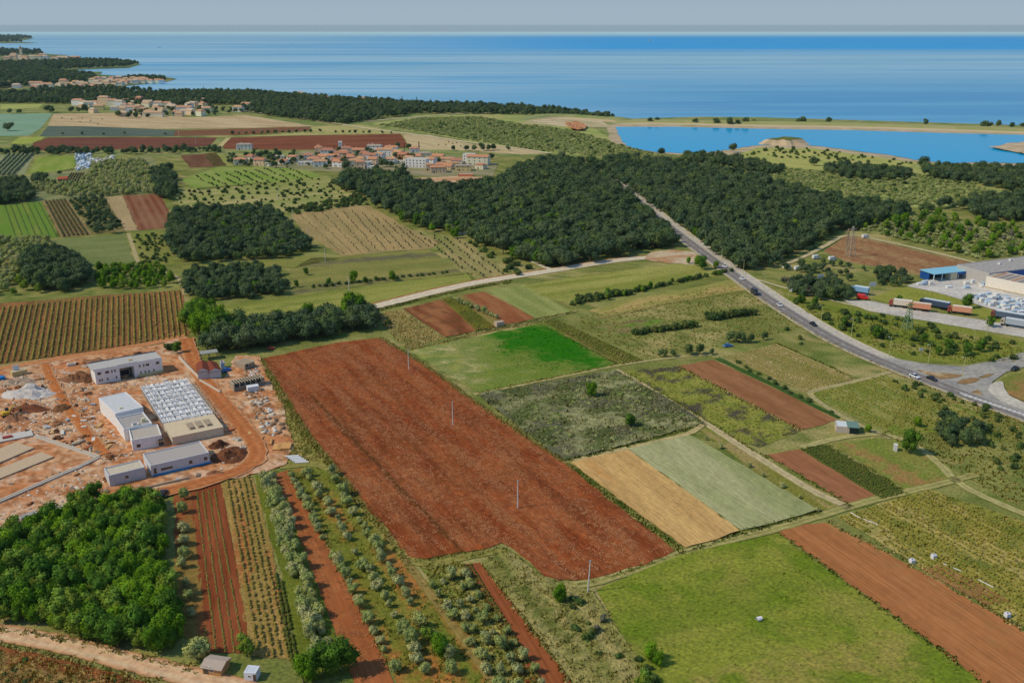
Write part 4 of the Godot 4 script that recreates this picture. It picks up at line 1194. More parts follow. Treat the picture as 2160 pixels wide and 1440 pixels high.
func make_rows() -> void:
	var vine_a := lin(118, 122, 52)
	var vine_b := lin(84, 96, 44)
	rows("vine_row", [-120, 786, -70, 655, 396, 709, 382, 613], 40, {"a": lin(150, 142, 74), "b": lin(122, 114, 62), "step": 1.0, "w": 0.28, "h": 1.0, "gap": 0.08, "bare": 0.1, "label": "%s vine row from the left in the brown vineyard above the building site", "group": "vine rows above the building site"})
	rows("vine_row", [932, 632, 1005, 698, 960, 626, 1043, 690], 6, {"a": vine_a, "b": vine_b, "step": 0.9, "w": 0.4, "h": 1.0, "label": "%s vine row beside the small brown field below the gravel track", "group": "vine rows below the gravel track"})
	rows("vine_row", [1145, 680, 1311, 769, 1170, 673, 1357, 761], 5, {"a": lin(112, 116, 60), "b": vine_b, "step": 1.0, "w": 0.42, "h": 1.1, "label": "%s row of the narrow brown vine strip behind the vivid meadow", "group": "rows of the narrow vine strip"})
	rows("vine_row", [1532, 752, 1700, 824, 1636, 728, 1800, 800], 14, {"a": lin(118, 120, 62), "b": lin(136, 128, 78), "step": 0.9, "w": 0.3, "h": 0.6, "gap": 0.05, "bare": 0.1, "label": "%s vine row in the plot behind the blue car", "group": "vine rows behind the blue car"})
	rows("vine_row", [1712, 832, 1852, 900, 1862, 792, 2060, 890], 17, {"a": lin(136, 130, 70), "b": lin(108, 114, 56), "step": 1.0, "w": 0.45, "h": 0.6, "bare": 0.34, "gap": 0.15, "label": "%s overgrown vine row from the lane beside the main road", "group": "overgrown vine rows by the main road"})
	rows("crop_row", [1688, 948, 1860, 1053, 1741, 939, 1910, 1040], 9, {"a": lin(66, 82, 40), "b": lin(84, 94, 46), "step": 0.9, "w": 0.5, "h": 0.6, "gap": 0.02, "category": "crop row", "label": "%s dark crop row beside the short reddish field", "group": "dark crop rows by the reddish field"})
	rows("vine_row", [1775, 1092, 2200, 1340, 1960, 1034, 2420, 1250], 17, {"a": lin(140, 130, 66), "b": lin(112, 114, 52), "step": 0.9, "w": 0.4, "h": 0.6, "gap": 0.12, "bare": 0.25, "label": "%s vine row of the rough vineyard at the right edge", "group": "rows of the rough right vineyard"})
	rows("vine_row", [474, 1018, 540, 1386, 530, 1006, 616, 1390], 5, {"a": lin(146, 130, 74), "b": lin(112, 104, 54), "step": 0.9, "w": 0.26, "h": 0.8, "gap": 0.3, "label": "%s vine row on the tan strip in the foreground", "group": "vine rows on the tan foreground strip"})
	rows("crop_row", [408, 1040, 446, 1374, 458, 1030, 524, 1378], 4, {"a": lin(136, 122, 74), "b": lin(112, 116, 62), "step": 0.7, "w": 0.2, "h": 0.35, "gap": 0.05, "bare": 0.2, "category": "crop row", "label": "%s thin crop line on the dark red strip by the thicket", "group": "crop lines on the dark red strip"})
	rows("crop_row", [974, 1192, 1140, 1480, 996, 1190, 1172, 1478], 3, {"a": lin(84, 82, 40), "b": lin(104, 98, 48), "step": 0.8, "w": 0.3, "h": 0.5, "gap": 0.06, "category": "crop row", "label": "%s crop line on the narrow red strip in the foreground", "group": "crop lines on the narrow red strip"})
	rows("crop_row", [575, 1200, 612, 1400, 600, 1240, 632, 1400], 2, {"a": lin(86, 92, 44), "b": lin(74, 84, 40), "step": 0.9, "w": 0.5, "h": 0.8, "category": "crop row", "label": "%s low hedge line left of the dense olive hedge", "group": "low lines beside the olive hedge"})
	rows("vine_row", [92, 426, 130, 500, 138, 421, 188, 495], 6, {"a": lin(72, 74, 48), "b": lin(88, 86, 56), "step": 1.6, "w": 0.8, "h": 1.4, "leaves": 3, "label": "%s dark vine row on the small brown plot beyond the vineyard", "group": "dark vine rows beyond the vineyard"})
	rows("olive_row", [14, 327, -30, 370, 72, 325, 30, 369], 6, {"a": lin(116, 124, 98), "b": lin(100, 112, 84), "step": 2.4, "w": 1.7, "h": 2.6, "leaves": 6, "category": "olive hedge", "label": "%s grey green olive row on the far left plot", "group": "olive rows on the far left plot"})
	rows("crop_row", [2, 432, 26, 504, 86, 426, 126, 500], 7, {"a": lin(92, 118, 58), "b": lin(108, 124, 68), "step": 1.6, "w": 0.6, "h": 0.3, "gap": 0.1, "leaves": 2, "category": "crop row", "label": "%s bright crop row on the striped plot at the left", "group": "crop rows on the striped left plot"})
	rows("crop_row", [148, 365, 134, 383, 178, 365, 172, 383], 6, {"a": lin(66, 70, 46), "b": lin(92, 84, 60), "step": 2.0, "w": 0.7, "h": 0.8, "leaves": 2, "category": "crop row", "label": "%s garden row beside the little red roofed house", "group": "garden rows by the little house"})


func line_of(kind: String, px: Array, gap: float, size: float, label: String, group: String, stray := 0.5) -> void:
	var a := G(px[0], px[1])
	var b := G(px[2], px[3])
	var n := maxi(1, int(a.distance_to(b) / gap))
	for i in n:
		if rng.randf() < 0.08:
			continue
		var p := a.lerp(b, (i + 0.5) / n) + Vector3(rng.randf_range(-stray, stray), 0, rng.randf_range(-stray, stray))
		plant(kind, p, size * (rng.randf_range(0.62, 1.28) if kind == "olive" else rng.randf_range(0.8, 1.2)), label % ordinal(i + 1) if label.contains("%s") else label, group)


func make_plants() -> void:
	# the green thicket in the lower left corner
	wood("leafy", [-60, 1150, 60, 1128, 140, 1098, 240, 1068, 300, 1062, 345, 1066, 352, 1180, 362, 1290, 395, 1370, 360, 1385, 250, 1365, 120, 1335, 0, 1312, -60, 1300], 3.1, 0.52, 1.08, "bright green tree inside the dense thicket above the dirt road", "trees of the foreground thicket")
	wood("leafy", [-320, 1190, -60, 1150, -60, 1300, -320, 1270], 4.0, 0.75, 1.05, "bright green tree at the outer edge of the dense thicket", "outer thicket trees")
	for s in [[200, 1062, 0.95, "slim dark tree on the thicket corner by the site wall"], [155, 1076, 0.8, "dark bushy tree by the thicket's upper edge"], [262, 1062, 0.7, "small tree against the site wall above the thicket"], [30, 1135, 0.8, "grey green tree at the thicket edge by the parked dumper"]]:
		plant_at("leafy", s[0], s[1], s[2], s[3], "", 2)
	# olives in the foreground
	for s in [[388, 1052, 0.95], [384, 1082, 1.0], [388, 1122, 1.1], [386, 1150, 1.1], [388, 1178, 1.05], [384, 1200, 0.95], [394, 1236, 0.7], [398, 1268, 0.8], [404, 1300, 0.7]]:
		plant_at("olive", s[0], s[1], s[2], "silvery olive tree on the strip beside the thicket's shaded edge", "olives beside the thicket")
	plant_at("olive", 415, 1390, 1.9, "large pale olive tree next to the stone hut")
	plant_at("leafy", 520, 1385, 0.75, "round green tree at the foot of the tan vine strip")
	plant_at("leafy", 720, 1420, 1.25, "big dark green tree at the end of the olive hedge", "", 2)
	plant_at("leafy", 680, 1425, 1.0, "grey green tree left of the big dark tree", "", 2)
	plant_at("leafy", 640, 1440, 0.9, "tree at the lower edge below the olive hedge", "", 0)
	plant_at("leafy", 925, 1385, 0.8, "fresh green fruit tree in the olive orchard", "", 0)
	plant_at("leafy", 905, 1352, 0.6, "smaller fresh green tree above the fruit tree in the orchard", "", 3)
	line_of("olive", [556, 1004, 672, 1392], 2.5, 1.12, "%s olive from the far end, left file of the dense hedge", "olives in the dense hedge", 0.5)
	line_of("olive", [572, 1008, 694, 1385], 2.5, 1.0, "%s olive from the far end, right file of the dense hedge", "olives in the dense hedge", 0.5)
	line_of("olive", [612, 1006, 838, 1425], 3.6, 0.86, "%s olive from the top in the orchard row nearest the light red strip", "orchard olives, near row")
	line_of("olive", [645, 1000, 905, 1432], 3.9, 0.92, "%s olive from the top in the middle row of the mixed orchard", "orchard olives, middle row", 0.8)
	line_of("olive", [692, 1000, 962, 1432], 4.4, 0.95, "%s olive from the top in the orchard row by the grass track", "orchard olives, track row", 0.9)
	for i in 4:
		var t := i / 3.0
		line_of("olive", [lerpf(905, 972, t), lerpf(1226, 1206, t), lerpf(1062, 1158, t), 1470], 5.0, 0.82, "%s olive from the top in the " + ordinal(i + 1) + " row of the weedy orchard", "olives of the weedy orchard", 0.7)
	line_of("olive", [946, 630, 1052, 674], 2.8, 0.8, "%s silvery olive of the short row between two brown fields", "olives between two brown fields", 0.3)
	line_of("olive", [1475, 918, 1740, 1090], 7.5, 0.55, "%s small tree along the farm track beside the pale wheat", "small trees beside the pale wheat", 0.8)
	# hedgerow belt above the red field
	wood("leafy", [392, 700, 392, 668, 412, 656, 450, 668, 480, 690, 480, 712, 430, 722], 4.2, 1.0, 1.45, "bright green tree at the left end of the hedge belt", "bright trees of the hedge belt")
	wood("oak", [430, 745, 470, 700, 540, 694, 640, 682, 720, 672, 790, 666, 806, 690, 760, 702, 640, 718, 560, 735, 480, 748], 5.4, 0.85, 1.3, "dark tree in the thick hedge belt above the red field", "dark trees of the hedge belt")
	for s in [[585, 690, 1.2], [650, 676, 1.1], [742, 668, 1.6], [756, 668, 1.5], [730, 676, 1.2], [500, 712, 1.1], [545, 716, 1.2], [610, 706, 1.0], [690, 690, 1.1]]:
		plant_at("leafy", s[0], s[1], s[2], "bright tree rising out of the dark hedge belt", "bright trees of the hedge belt")
	plant_at("leafy", 375, 745, 0.7, "dark green bush at the red roofed farm", "", 2)
	plant_at("shrub", 358, 738, 1.6, "dark bush on the bend of the dirt road")
	plant_at("shrub", 820, 685, 1.5, "green bush beside the concrete pole at the belt's end")
	# woods of the middle distance
	wood("oak", [700, 392, 735, 372, 850, 378, 868, 396, 960, 404, 1050, 388, 1110, 352, 1170, 340, 1230, 350, 1290, 392, 1352, 446, 1408, 494, 1430, 521, 1372, 529, 1290, 544, 1190, 564, 1150, 563, 1060, 538, 980, 500, 930, 495, 850, 468, 800, 440, 760, 412], 7.4, 0.85, 1.5, "dark evergreen oak in the forest left of the main road", "oaks left of the main road")
	wood("leafy", [1080, 545, 1150, 520, 1210, 530, 1200, 560, 1150, 562], 6.5, 0.8, 1.3, "yellow green tree on the forest corner by the earth path", "yellow green trees on the forest corner")
	wood("leafy", [840, 440, 900, 470, 1000, 490, 960, 504, 850, 474], 12.0, 0.9, 1.2, "lighter green tree along the forest's lower edge", "lighter trees on the forest edge")
	wood("leafy", [1100, 380, 1200, 400, 1350, 500, 1100, 520, 950, 470], 18.0, 0.9, 1.3, "lighter green tree among the dark oaks", "lighter trees among the dark oaks")
	wood("oak", [1240, 350, 1320, 392, 1372, 434, 1440, 482, 1500, 528, 1560, 572, 1620, 568, 1660, 545, 1700, 528, 1740, 500, 1790, 488, 1900, 462, 1915, 448, 1780, 432, 1700, 414, 1560, 374, 1420, 350, 1320, 342], 7.4, 0.85, 1.5, "dark evergreen oak in the forest right of the main road", "oaks right of the main road")
	wood("leafy", [1420, 490, 1500, 500, 1600, 470, 1800, 470, 1600, 540], 18.0, 0.8, 1.2, "lighter tree in the right forest", "lighter trees in the right forest")
	wood("oak", [345, 500, 358, 462, 380, 448, 480, 446, 560, 444, 596, 462, 620, 492, 655, 530, 600, 545, 500, 550, 382, 556, 362, 530], 5.6, 0.6, 1.05, "dark tree in the dense wood behind the grass strip", "trees of the dense left wood")
	wood("leafy", [440, 470, 560, 450, 640, 520, 590, 545, 500, 530], 13.0, 0.6, 0.95, "bright green tree inside the dense left wood", "bright trees in the dense left wood")
	wood("oak", [385, 606, 400, 582, 460, 572, 540, 570, 590, 580, 608, 606, 590, 624, 520, 632, 420, 634, 392, 622], 4.8, 0.6, 0.9, "dark tree in the rounded copse by the long meadow", "trees of the rounded copse")
	wood("leafy", [400, 612, 470, 600, 560, 606, 540, 628, 430, 630], 11.0, 0.55, 0.8, "brighter tree in the rounded copse", "brighter trees of the rounded copse")
	wood("oak", [52, 548, 90, 538, 120, 540, 176, 566, 182, 590, 170, 612, 110, 618, 60, 608, 46, 580], 5.6, 0.9, 1.35, "dark tree in the clump above the vineyard", "trees of the dark clump")
	for s in [[40, 600, 0.9], [52, 612, 0.8], [80, 618, 0.7], [30, 622, 0.6], [90, 604, 0.8]]:
		plant_at("leafy", s[0], s[1], s[2], "pale lime tree at the left foot of the dark clump", "lime trees by the dark clump", 3)
	wood("leafy", [195, 570, 240, 566, 340, 566, 372, 600, 350, 608, 210, 612], 5.2, 0.5, 0.75, "green fruit tree in the block above the vineyard", "fruit trees above the vineyard")
	wood("oak", [145, 424, 215, 418, 250, 470, 262, 488, 200, 494, 170, 458], 6.5, 0.35, 0.6, "low dark tree on the rough plot between crop strips", "low trees on the rough plot")
	plant_at("oak", 236, 492, 1.0, "single round oak at the foot of the rough plot")
	wood("oak", [322, 366, 345, 356, 366, 366, 372, 392, 360, 430, 335, 420, 325, 390], 6.0, 0.8, 1.2, "tree of the dark copse by the pasture", "trees of the pasture copse")
	wood("oak", [-120, 392, 0, 388, 60, 392, 70, 426, 0, 432, -120, 436], 6.5, 0.9, 1.3, "dark tree in the wood at the left edge", "dark trees at the left edge")
	for s in [[50, 388, 1.1], [82, 384, 1.2], [96, 386, 1.1], [75, 390, 1.2], [112, 392, 0.8], [125, 368, 0.6], [20, 276, 1.6], [14, 276, 1.4], [112, 325, 1.1], [136, 322, 1.2]]:
		plant_at("oak", s[0], s[1], s[2], "solitary dark round tree among the far left plots", "solitary trees among the far left plots")
	wood("oak", [0, 322, 70, 318, 200, 322, 330, 318, 460, 316, 480, 322, 330, 325, 160, 327, 0, 328], 9.0, 0.6, 1.1, "tree in the belt below the long red field", "trees below the long red field", 0.8)
	line_of("oak", [480, 285, 680, 279], 9.0, 0.6, "tree in the long hedge between the far fields", "hedge trees between the far fields", 1.5)
	line_of("oak", [700, 281, 830, 282], 9.0, 0.55, "bush in the hedge right of the far red field", "hedge bushes by the far red field", 2.0)
	line_of("oak", [110, 284, 370, 284], 24.0, 0.5, "small tree along the edge of the blue green crop", "small trees by the blue green crop", 2.0)
	for i in 10:
		var t := (i + 0.5) / 10.0
		line_of("shrub", [lerpf(400, 610, t), lerpf(372, 350, t), lerpf(450, 672, t), lerpf(398, 378, t)], 7.0, 0.75, "%s bush of the " + ordinal(i + 1) + " orchard line below the village", "orchard bushes below the village", 1.2)
	# pasture scrub and lone bushes
	wood("shrub", [372, 404, 560, 388, 690, 374, 760, 410, 770, 428, 610, 450, 560, 438, 385, 440], 9.0, 0.6, 1.5, "dark bush dotted over the rough pasture", "bushes on the rough pasture", 0.7)
	wood("shrub", [600, 445, 760, 412, 780, 432, 700, 442, 616, 456], 5.0, 1.0, 1.9, "bush in the hedge above the sapling orchard", "bushes above the sapling orchard", 0.8)
	for i in 11:
		var t := (i + 0.5) / 11.0
		line_of("sapling", [lerpf(622, 862, t), lerpf(456, 486, t) - 26.0 * sin(t * PI), lerpf(716, 915, t), lerpf(538, 522, t)], 5.6, 0.75 + 0.45 * t, "%s sapling of the " + ordinal(i + 1) + " line in the tan orchard", "saplings of the tan orchard", 0.5)
	for i in 4:
		line_of("sapling", [885 + i * 26, 494 + i * 4, 1000 + i * 22, 590 - i * 2], 7.0, 1.5, "%s young olive of the " + ordinal(i + 1) + " line on the tan slope", "young olives on the tan slope", 0.8)
	for s in [[645, 580, 0.6, "dark conical tree alone in the meadow"], [625, 606, 0.5, "small round tree at the copse's right"], [694, 600, 0.5, "dark shrub tree in the meadow hedge"], [748, 595, 0.9, "bright round tree starting the meadow hedge"], [770, 598, 0.55, "low tree second in the meadow hedge"], [826, 592, 0.75, "bright tree in the middle of the meadow hedge"], [793, 592, 0.4, "thin little tree in the meadow hedge"]]:
		plant_at("leafy", s[0], s[1], s[2], s[3], "", 2 if s[2] < 0.65 else 0)
	line_of("shrub", [650, 608, 950, 575], 3.6, 0.95, "%s shrub from the left in the hedge along the mown meadow", "hedge shrubs along the mown meadow", 0.7)
	wood("shrub", [970, 500, 1060, 540, 1150, 576, 1080, 585, 1000, 530], 6.5, 1.0, 2.0, "bush on the slope below the forest corner", "bushes below the forest corner", 0.75)
	line_of("shrub", [1205, 645, 1545, 572], 3.4, 1.25, "%s shrub from the left in the hedge across the broad meadow", "hedge shrubs across the broad meadow", 0.9)
	line_of("shrub", [1210, 636, 1330, 620], 5.0, 1.7, "larger bush at the left half of the broad meadow hedge", "larger bushes of the broad meadow hedge", 1.0)
	for s in [[1480, 568, 1.2], [1472, 562, 0.9], [1452, 556, 0.6], [1512, 566, 0.7]]:
		plant_at("leafy", s[0], s[1], s[2], "bright roadside tree where the gravel track meets the road", "roadside trees at the gravel track")
	line_of("shrub", [1335, 706, 1468, 688], 2.4, 1.5, "%s clump of the low rounded hedge behind the weedy plot", "clumps of the low rounded hedge", 0.6)
	line_of("shrub", [1480, 678, 1590, 662], 3.0, 1.8, "%s bush of the dark thicket below the main road", "bushes of the dark roadside thicket", 1.2)
	for s in [[1250, 836, 0.75, "tree standing in the reedy plot"], [1328, 900, 0.72, "round green tree casting shade in the reedy plot"], [1920, 958, 1.05, "large round dark green tree with a white hut beside it"], [1832, 912, 0.5, "small tree right of the tin shed"], [1936, 900, 0.6, "bright bush tree below the overgrown vineyard"], [2042, 650, 1.0, "round yellow green tree by the factory yard"], [1897, 640, 0.6, "tree at the end of the lorry lot"], [1180, 1268, 0.6, "bright green tree near the leaning concrete pole"], [1370, 1392, 0.65, "round bright tree at the meadow's left edge"], [1390, 1402, 0.5, "smaller round tree under the bright one"], [1355, 1465, 0.7, "light green tree at the lower edge"]]:
		plant_at("leafy", s[0], s[1], s[2], s[3])
	for s in [[1398, 753, 0.5, "wide dark bush tree above the long brown field"], [1420, 752, 0.4, "lower dark bush tree beside the wide one"], [1452, 748, 0.65, "large dark bush tree next to the grassy track"], [1476, 747, 0.6, "dark bush tree right of the large one by the track"], [1502, 748, 0.35, "low dark bush tree at the end of the track group"], [1546, 722, 0.75, "dark green tree sheltering the blue car"], [1566, 722, 0.65, "second dark tree beside the blue car"], [1584, 722, 0.5, "third and lowest dark tree right of the blue car"], [1613, 717, 0.45, "single small round tree in the meadow right of the blue car"]]:
		plant_at("oak", s[0], s[1], s[2], s[3], "", 1)
	wood("leafy", [1200, 640, 1330, 612, 1545, 566, 1545, 574, 1340, 622, 1215, 650], 6.5, 0.35, 0.6, "green bush tree in the hedge across the broad meadow", "bush trees of the broad meadow hedge", 0.75)
	wood("oak", [1965, 905, 2000, 890, 2060, 905, 2090, 935, 2060, 948, 1990, 940], 4.5, 0.5, 0.75, "olive brown tree of the clump beside the large round tree", "olive brown clump trees")
	wood("shrub", [1880, 800, 1940, 805, 2160, 890, 2160, 960, 2060, 900, 1900, 830], 4.2, 0.6, 1.2, "green bush on the slope below the main road", "bushes below the main road", 0.6)
	wood("shrub", [2080, 930, 2160, 960, 2260, 1000, 2200, 1060, 2080, 980], 5.0, 0.6, 1.1, "bush on the dry slope at the right edge", "bushes at the right edge", 0.5)
	wood("shrub", [1660, 690, 1720, 720, 1700, 745, 1640, 720], 7.0, 0.6, 1.2, "small bush on the verge of the vineyard", "verge bushes by the vineyard", 0.6)
	line_of("shrub", [1545, 762, 1760, 875], 5.0, 0.8, "%s bush along the dark green crop strip", "bushes by the dark crop strip", 1.0)
	wood("shrub", [1165, 1245, 1260, 1262, 1420, 1480, 1280, 1470], 4.2, 0.5, 1.15, "weedy bush left of the lush meadow", "weedy bushes left of the lush meadow", 0.5)
	wood("grey", [1240, 1290, 1300, 1300, 1320, 1380, 1270, 1370], 6.0, 0.5, 0.8, "grey leafless bush left of the lush meadow", "grey bushes by the lush meadow", 0.7)
	wood("pale", [1040, 836, 1150, 815, 1300, 790, 1460, 890, 1340, 926, 1195, 962, 1110, 900], 3.6, 0.5, 1.0, "pale reed clump in the grey green fallow plot", "reed clumps of the fallow plot", 0.7, 14.0)
	wood("shrub", [0, 1378, 120, 1402, 300, 1450, 300, 1500, 0, 1480], 4.0, 0.4, 0.8, "low weed bush below the dirt road", "weed bushes below the dirt road", 0.6)
	# land right of the road
	wood("shrub", [1640, 622, 1760, 650, 1900, 670, 2160, 730, 2160, 770, 2040, 765, 1880, 745, 1760, 690], 6.2, 0.7, 1.6, "bush on the rough land between road and lorry lot", "bushes between road and lorry lot", 0.55)
	for s in [[1690, 640, 0.7], [1720, 645, 0.6], [1850, 715, 0.75], [1780, 690, 0.6], [2000, 740, 0.8], [2040, 748, 0.8], [2070, 742, 0.7], [1980, 750, 0.6], [2090, 690, 0.8], [1950, 722, 0.6]]:
		plant_at("leafy", s[0], s[1], s[2], "green tree on the rough land between road and lorry lot", "trees between road and lorry lot", 2)
	wood("oak", [1660, 615, 1690, 598, 1740, 604, 1800, 618, 1806, 634, 1740, 634, 1680, 622], 5.2, 0.6, 0.95, "brownish tree in the row beside the footpath", "trees beside the footpath")
	wood("grey", [1620, 592, 1680, 590, 1800, 620, 1700, 626], 9.0, 0.8, 1.3, "bare greyish tree in the row beside the footpath", "bare trees beside the footpath", 0.7)
	wood("oak", [1640, 572, 1680, 556, 1720, 566, 1790, 576, 1800, 596, 1760, 600, 1690, 590], 7.0, 0.45, 0.75, "garden tree around the parked caravans", "garden trees by the caravans", 0.8)
	line_of("oak", [1730, 556, 1850, 575], 4.5, 0.5, "tree in the hedge below the brown pylon field", "hedge trees below the pylon field", 1.0)
	wood("oak", [1840, 578, 1880, 566, 1925, 592, 1925, 602, 1880, 608, 1850, 600], 5.0, 0.42, 0.65, "tree of the thicket left of the factory yard", "thicket trees by the factory yard")
	wood("shrub", [1700, 505, 1730, 500, 1700, 530], 6.0, 1.0, 2.0, "bush at the forest edge by the crop triangle", "bushes by the crop triangle")
	wood("leafy", [1790, 470, 1860, 460, 1960, 455, 2060, 470, 2160, 480, 2300, 500, 2300, 560, 2160, 540, 2060, 545, 1960, 520, 1880, 500, 1830, 490], 8.5, 0.55, 1.0, "bright scrub tree on the wild land above the factory", "scrub trees above the factory", 0.6)
	wood("pale", [1790, 470, 1860, 460, 1960, 455, 2060, 470, 2160, 480, 2300, 500, 2300, 560, 2160, 540, 2060, 545, 1960, 520, 1880, 500, 1830, 490], 4.2, 0.8, 1.8, "pale bush on the wild land above the factory", "pale bushes above the factory", 0.8)
	wood("grey", [1850, 480, 1960, 470, 2140, 500, 2140, 535, 1960, 515], 13.0, 0.8, 1.4, "bare grey tree on the wild land above the factory", "bare trees above the factory", 0.7)
	wood("oak", [2030, 440, 2060, 425, 2120, 420, 2160, 415, 2400, 420, 2400, 480, 2160, 470, 2060, 464], 7.0, 0.9, 1.3, "dark oak in the wood above the wild land", "oaks above the wild land")
	for s in [[1960, 450, 1.0], [1950, 448, 1.1], [2000, 438, 1.2], [1985, 440, 1.0], [2010, 444, 0.8]]:
		plant_at("oak", s[0], s[1], s[2], "solitary oak on the sandy clearing", "oaks on the sandy clearing")
	# around the quarry lake
	wood("oak", [1440, 334, 1470, 330, 1530, 336, 1600, 348, 1655, 362, 1620, 372, 1540, 354, 1450, 344], 8.0, 0.8, 1.2, "dark oak in the belt on the lake headland", "oaks on the lake headland")
	wood("oak", [1735, 362, 1790, 356, 1880, 362, 1930, 374, 1880, 384, 1780, 378], 8.0, 0.9, 1.3, "dark oak in the second belt on the lake headland", "second belt of oaks on the headland")
	wood("oak", [1940, 360, 2000, 358, 2160, 362, 2400, 372, 2400, 420, 2160, 408, 2040, 388, 1960, 378], 8.5, 0.9, 1.35, "dark oak in the wood along the lake's near shore", "oaks along the near lake shore")
	for s in [[1452, 336, 1.0], [1470, 334, 1.0], [1546, 322, 1.1], [1716, 350, 1.1], [1395, 328, 1.0], [1950, 356, 1.5], [1466, 262, 1.0], [1511, 263, 1.1], [1540, 264, 1.2], [1555, 264, 1.0], [1572, 263, 1.1], [1590, 262, 0.9], [1685, 260, 1.0], [1695, 259, 1.1], [1748, 260, 1.0], [1952, 264, 1.0], [2076, 272, 1.2], [2088, 270, 1.0], [2106, 268, 1.1], [2136, 270, 1.0], [2158, 270, 1.0], [1372, 260, 1.0], [1386, 259, 0.9]]:
		plant_at("oak", s[0], s[1], s[2] * 1.15, "lone dark tree by the quarry lake", "lone trees by the quarry lake")
	wood("pale", [800, 264, 880, 250, 1010, 246, 1100, 262, 1200, 274, 1290, 300, 1390, 328, 1560, 334, 1700, 360, 2000, 372, 2100, 405, 2100, 426, 1880, 436, 1740, 416, 1560, 360, 1400, 341, 1290, 333, 1120, 316, 960, 290], 5.2, 0.9, 1.9, "pale bush on the old quarry land", "pale bushes on the old quarry land", 0.95)
	wood("shrub", [820, 266, 1010, 250, 1200, 278, 1390, 328, 1700, 360, 2000, 372, 2090, 420, 1740, 412, 1400, 338, 1120, 312], 17.0, 1.0, 2.0, "darker bush on the old quarry land", "darker bushes on the old quarry land", 0.6)
	wood("shrub", [1540, 334, 1610, 312, 1720, 314, 1880, 336, 1930, 348, 1880, 356, 1700, 340, 1600, 330], 9.0, 0.9, 1.8, "bush on the grassy lake headland", "bushes on the grassy headland", 0.4)
	# coast woods
	wood("oak", [330, 226, 440, 222, 540, 222, 620, 228, 700, 232, 800, 236, 900, 240, 1010, 240, 1100, 243, 1200, 247, 1290, 253, 1300, 250, 1200, 240, 1100, 229, 1000, 225, 900, 223, 780, 215, 700, 210, 620, 204, 540, 198, 440, 195, 340, 198, 250, 205, 0, 205, -200, 206, -200, 218, 0, 218, 200, 220], 10.0, 0.9, 1.5, "dark tree of the coast woods", "trees of the coast woods")
	wood("oak", [540, 236, 700, 245, 800, 252, 720, 262, 620, 250], 9.5, 1.0, 1.4, "dark tree at the front of the coast woods", "front trees of the coast woods")
	wood("oak", [500, 233, 540, 206, 700, 213, 880, 226, 860, 244, 720, 261, 600, 250], 11.0, 0.9, 1.5, "dark tree filling the coast woods behind the white road", "inner trees of the coast woods")
	wood("cypress", [400, 205, 620, 210, 900, 228, 1200, 244, 1190, 240, 900, 223, 620, 204, 420, 196], 46.0, 1.0, 1.5, "pointed conifer rising out of the coast woods", "conifers of the coast woods")
	wood("oak", [-200, 200, 0, 198, 60, 195, 100, 188, 240, 185, 250, 188, 330, 194, 250, 203, 0, 204, -200, 205], 15.0, 1.0, 1.6, "dark tree around the first coast town", "trees around the first coast town", 0.55)
	wood("oak", [-300, 188, 0, 186, 50, 184, 120, 178, 200, 172, 205, 160, 115, 152, 100, 147, 0, 143, -300, 145], 17.0, 1.3, 1.9, "dark tree of the headland woods", "trees of the headland woods")
	wood("oak", [262, 166, 300, 164, 348, 167, 345, 172, 300, 169, 262, 169], 14.0, 1.1, 1.6, "dark tree on the town point", "trees on the town point")
	wood("oak", [-300, 142, 0, 142, 120, 147, 180, 145, 265, 141, 292, 135, 240, 129, 150, 128, 80, 132, 0, 133, -300, 134], 24.0, 1.3, 2.1, "dark tree of the second wooded point", "trees of the second wooded point")
	wood("oak", [-300, 121, 0, 119, 40, 116, 92, 115, 80, 109, 0, 107, -300, 107], 40.0, 1.8, 2.8, "dark tree near the far church", "trees near the far church")
	wood("oak", [-300, 91, 0, 90, 60, 90, 30, 87, 60, 82, 68, 80, 40, 78, -300, 77], 110.0, 3.0, 5.0, "dark wood on the far island", "woods of the far island")
	# trees in the villages
	wood("oak", [470, 330, 520, 322, 620, 322, 640, 340, 600, 354, 520, 352, 480, 350], 11.0, 0.5, 0.9, "garden tree among the first village houses", "garden trees of the first houses", 0.7)
	wood("oak", [640, 330, 700, 318, 850, 322, 880, 340, 860, 366, 720, 372, 650, 352], 13.0, 0.5, 0.9, "garden tree among the close village houses", "garden trees of the village core", 0.6)
	for s in [[726, 352, 1.1], [730, 360, 1.2], [800, 345, 1.1], [810, 352, 1.2], [838, 312, 0.9], [862, 314, 0.9], [925, 345, 0.8], [955, 318, 0.8], [984, 318, 0.9], [1000, 319, 0.9], [1016, 318, 1.1], [1030, 318, 1.0], [1040, 317, 1.0], [1072, 318, 0.7], [1028, 336, 0.7], [1036, 336, 0.9], [870, 338, 0.9]]:
		plant_at("oak", s[0], s[1], s[2], "dark village tree standing clear of the houses", "clear standing village trees")
	for s in [[884, 318, 1.1, "tall pointed cypress beside the stubble field"], [853, 318, 0.8, "cypress left of the dark village tree"], [705, 318, 0.7, "small cypress in the village core"]]:
		plant_at("cypress", s[0], s[1], s[2], s[3])
	wood("oak", [230, 246, 300, 230, 420, 226, 520, 236, 500, 246, 380, 244, 300, 250], 16.0, 0.7, 1.1, "garden tree of the coastal village", "garden trees of the coastal village", 0.6)
	for s in [[100, 237, 1.6], [110, 238, 1.5], [150, 238, 1.4], [166, 238, 1.2], [180, 237, 1.6], [20, 240, 1.2], [40, 240, 1.0], [250, 246, 1.3], [270, 249, 1.2], [285, 249, 1.0]]:
		plant_at("oak", s[0], s[1], s[2], "big dark tree at the edge of the coastal village field", "big trees by the coastal village field")
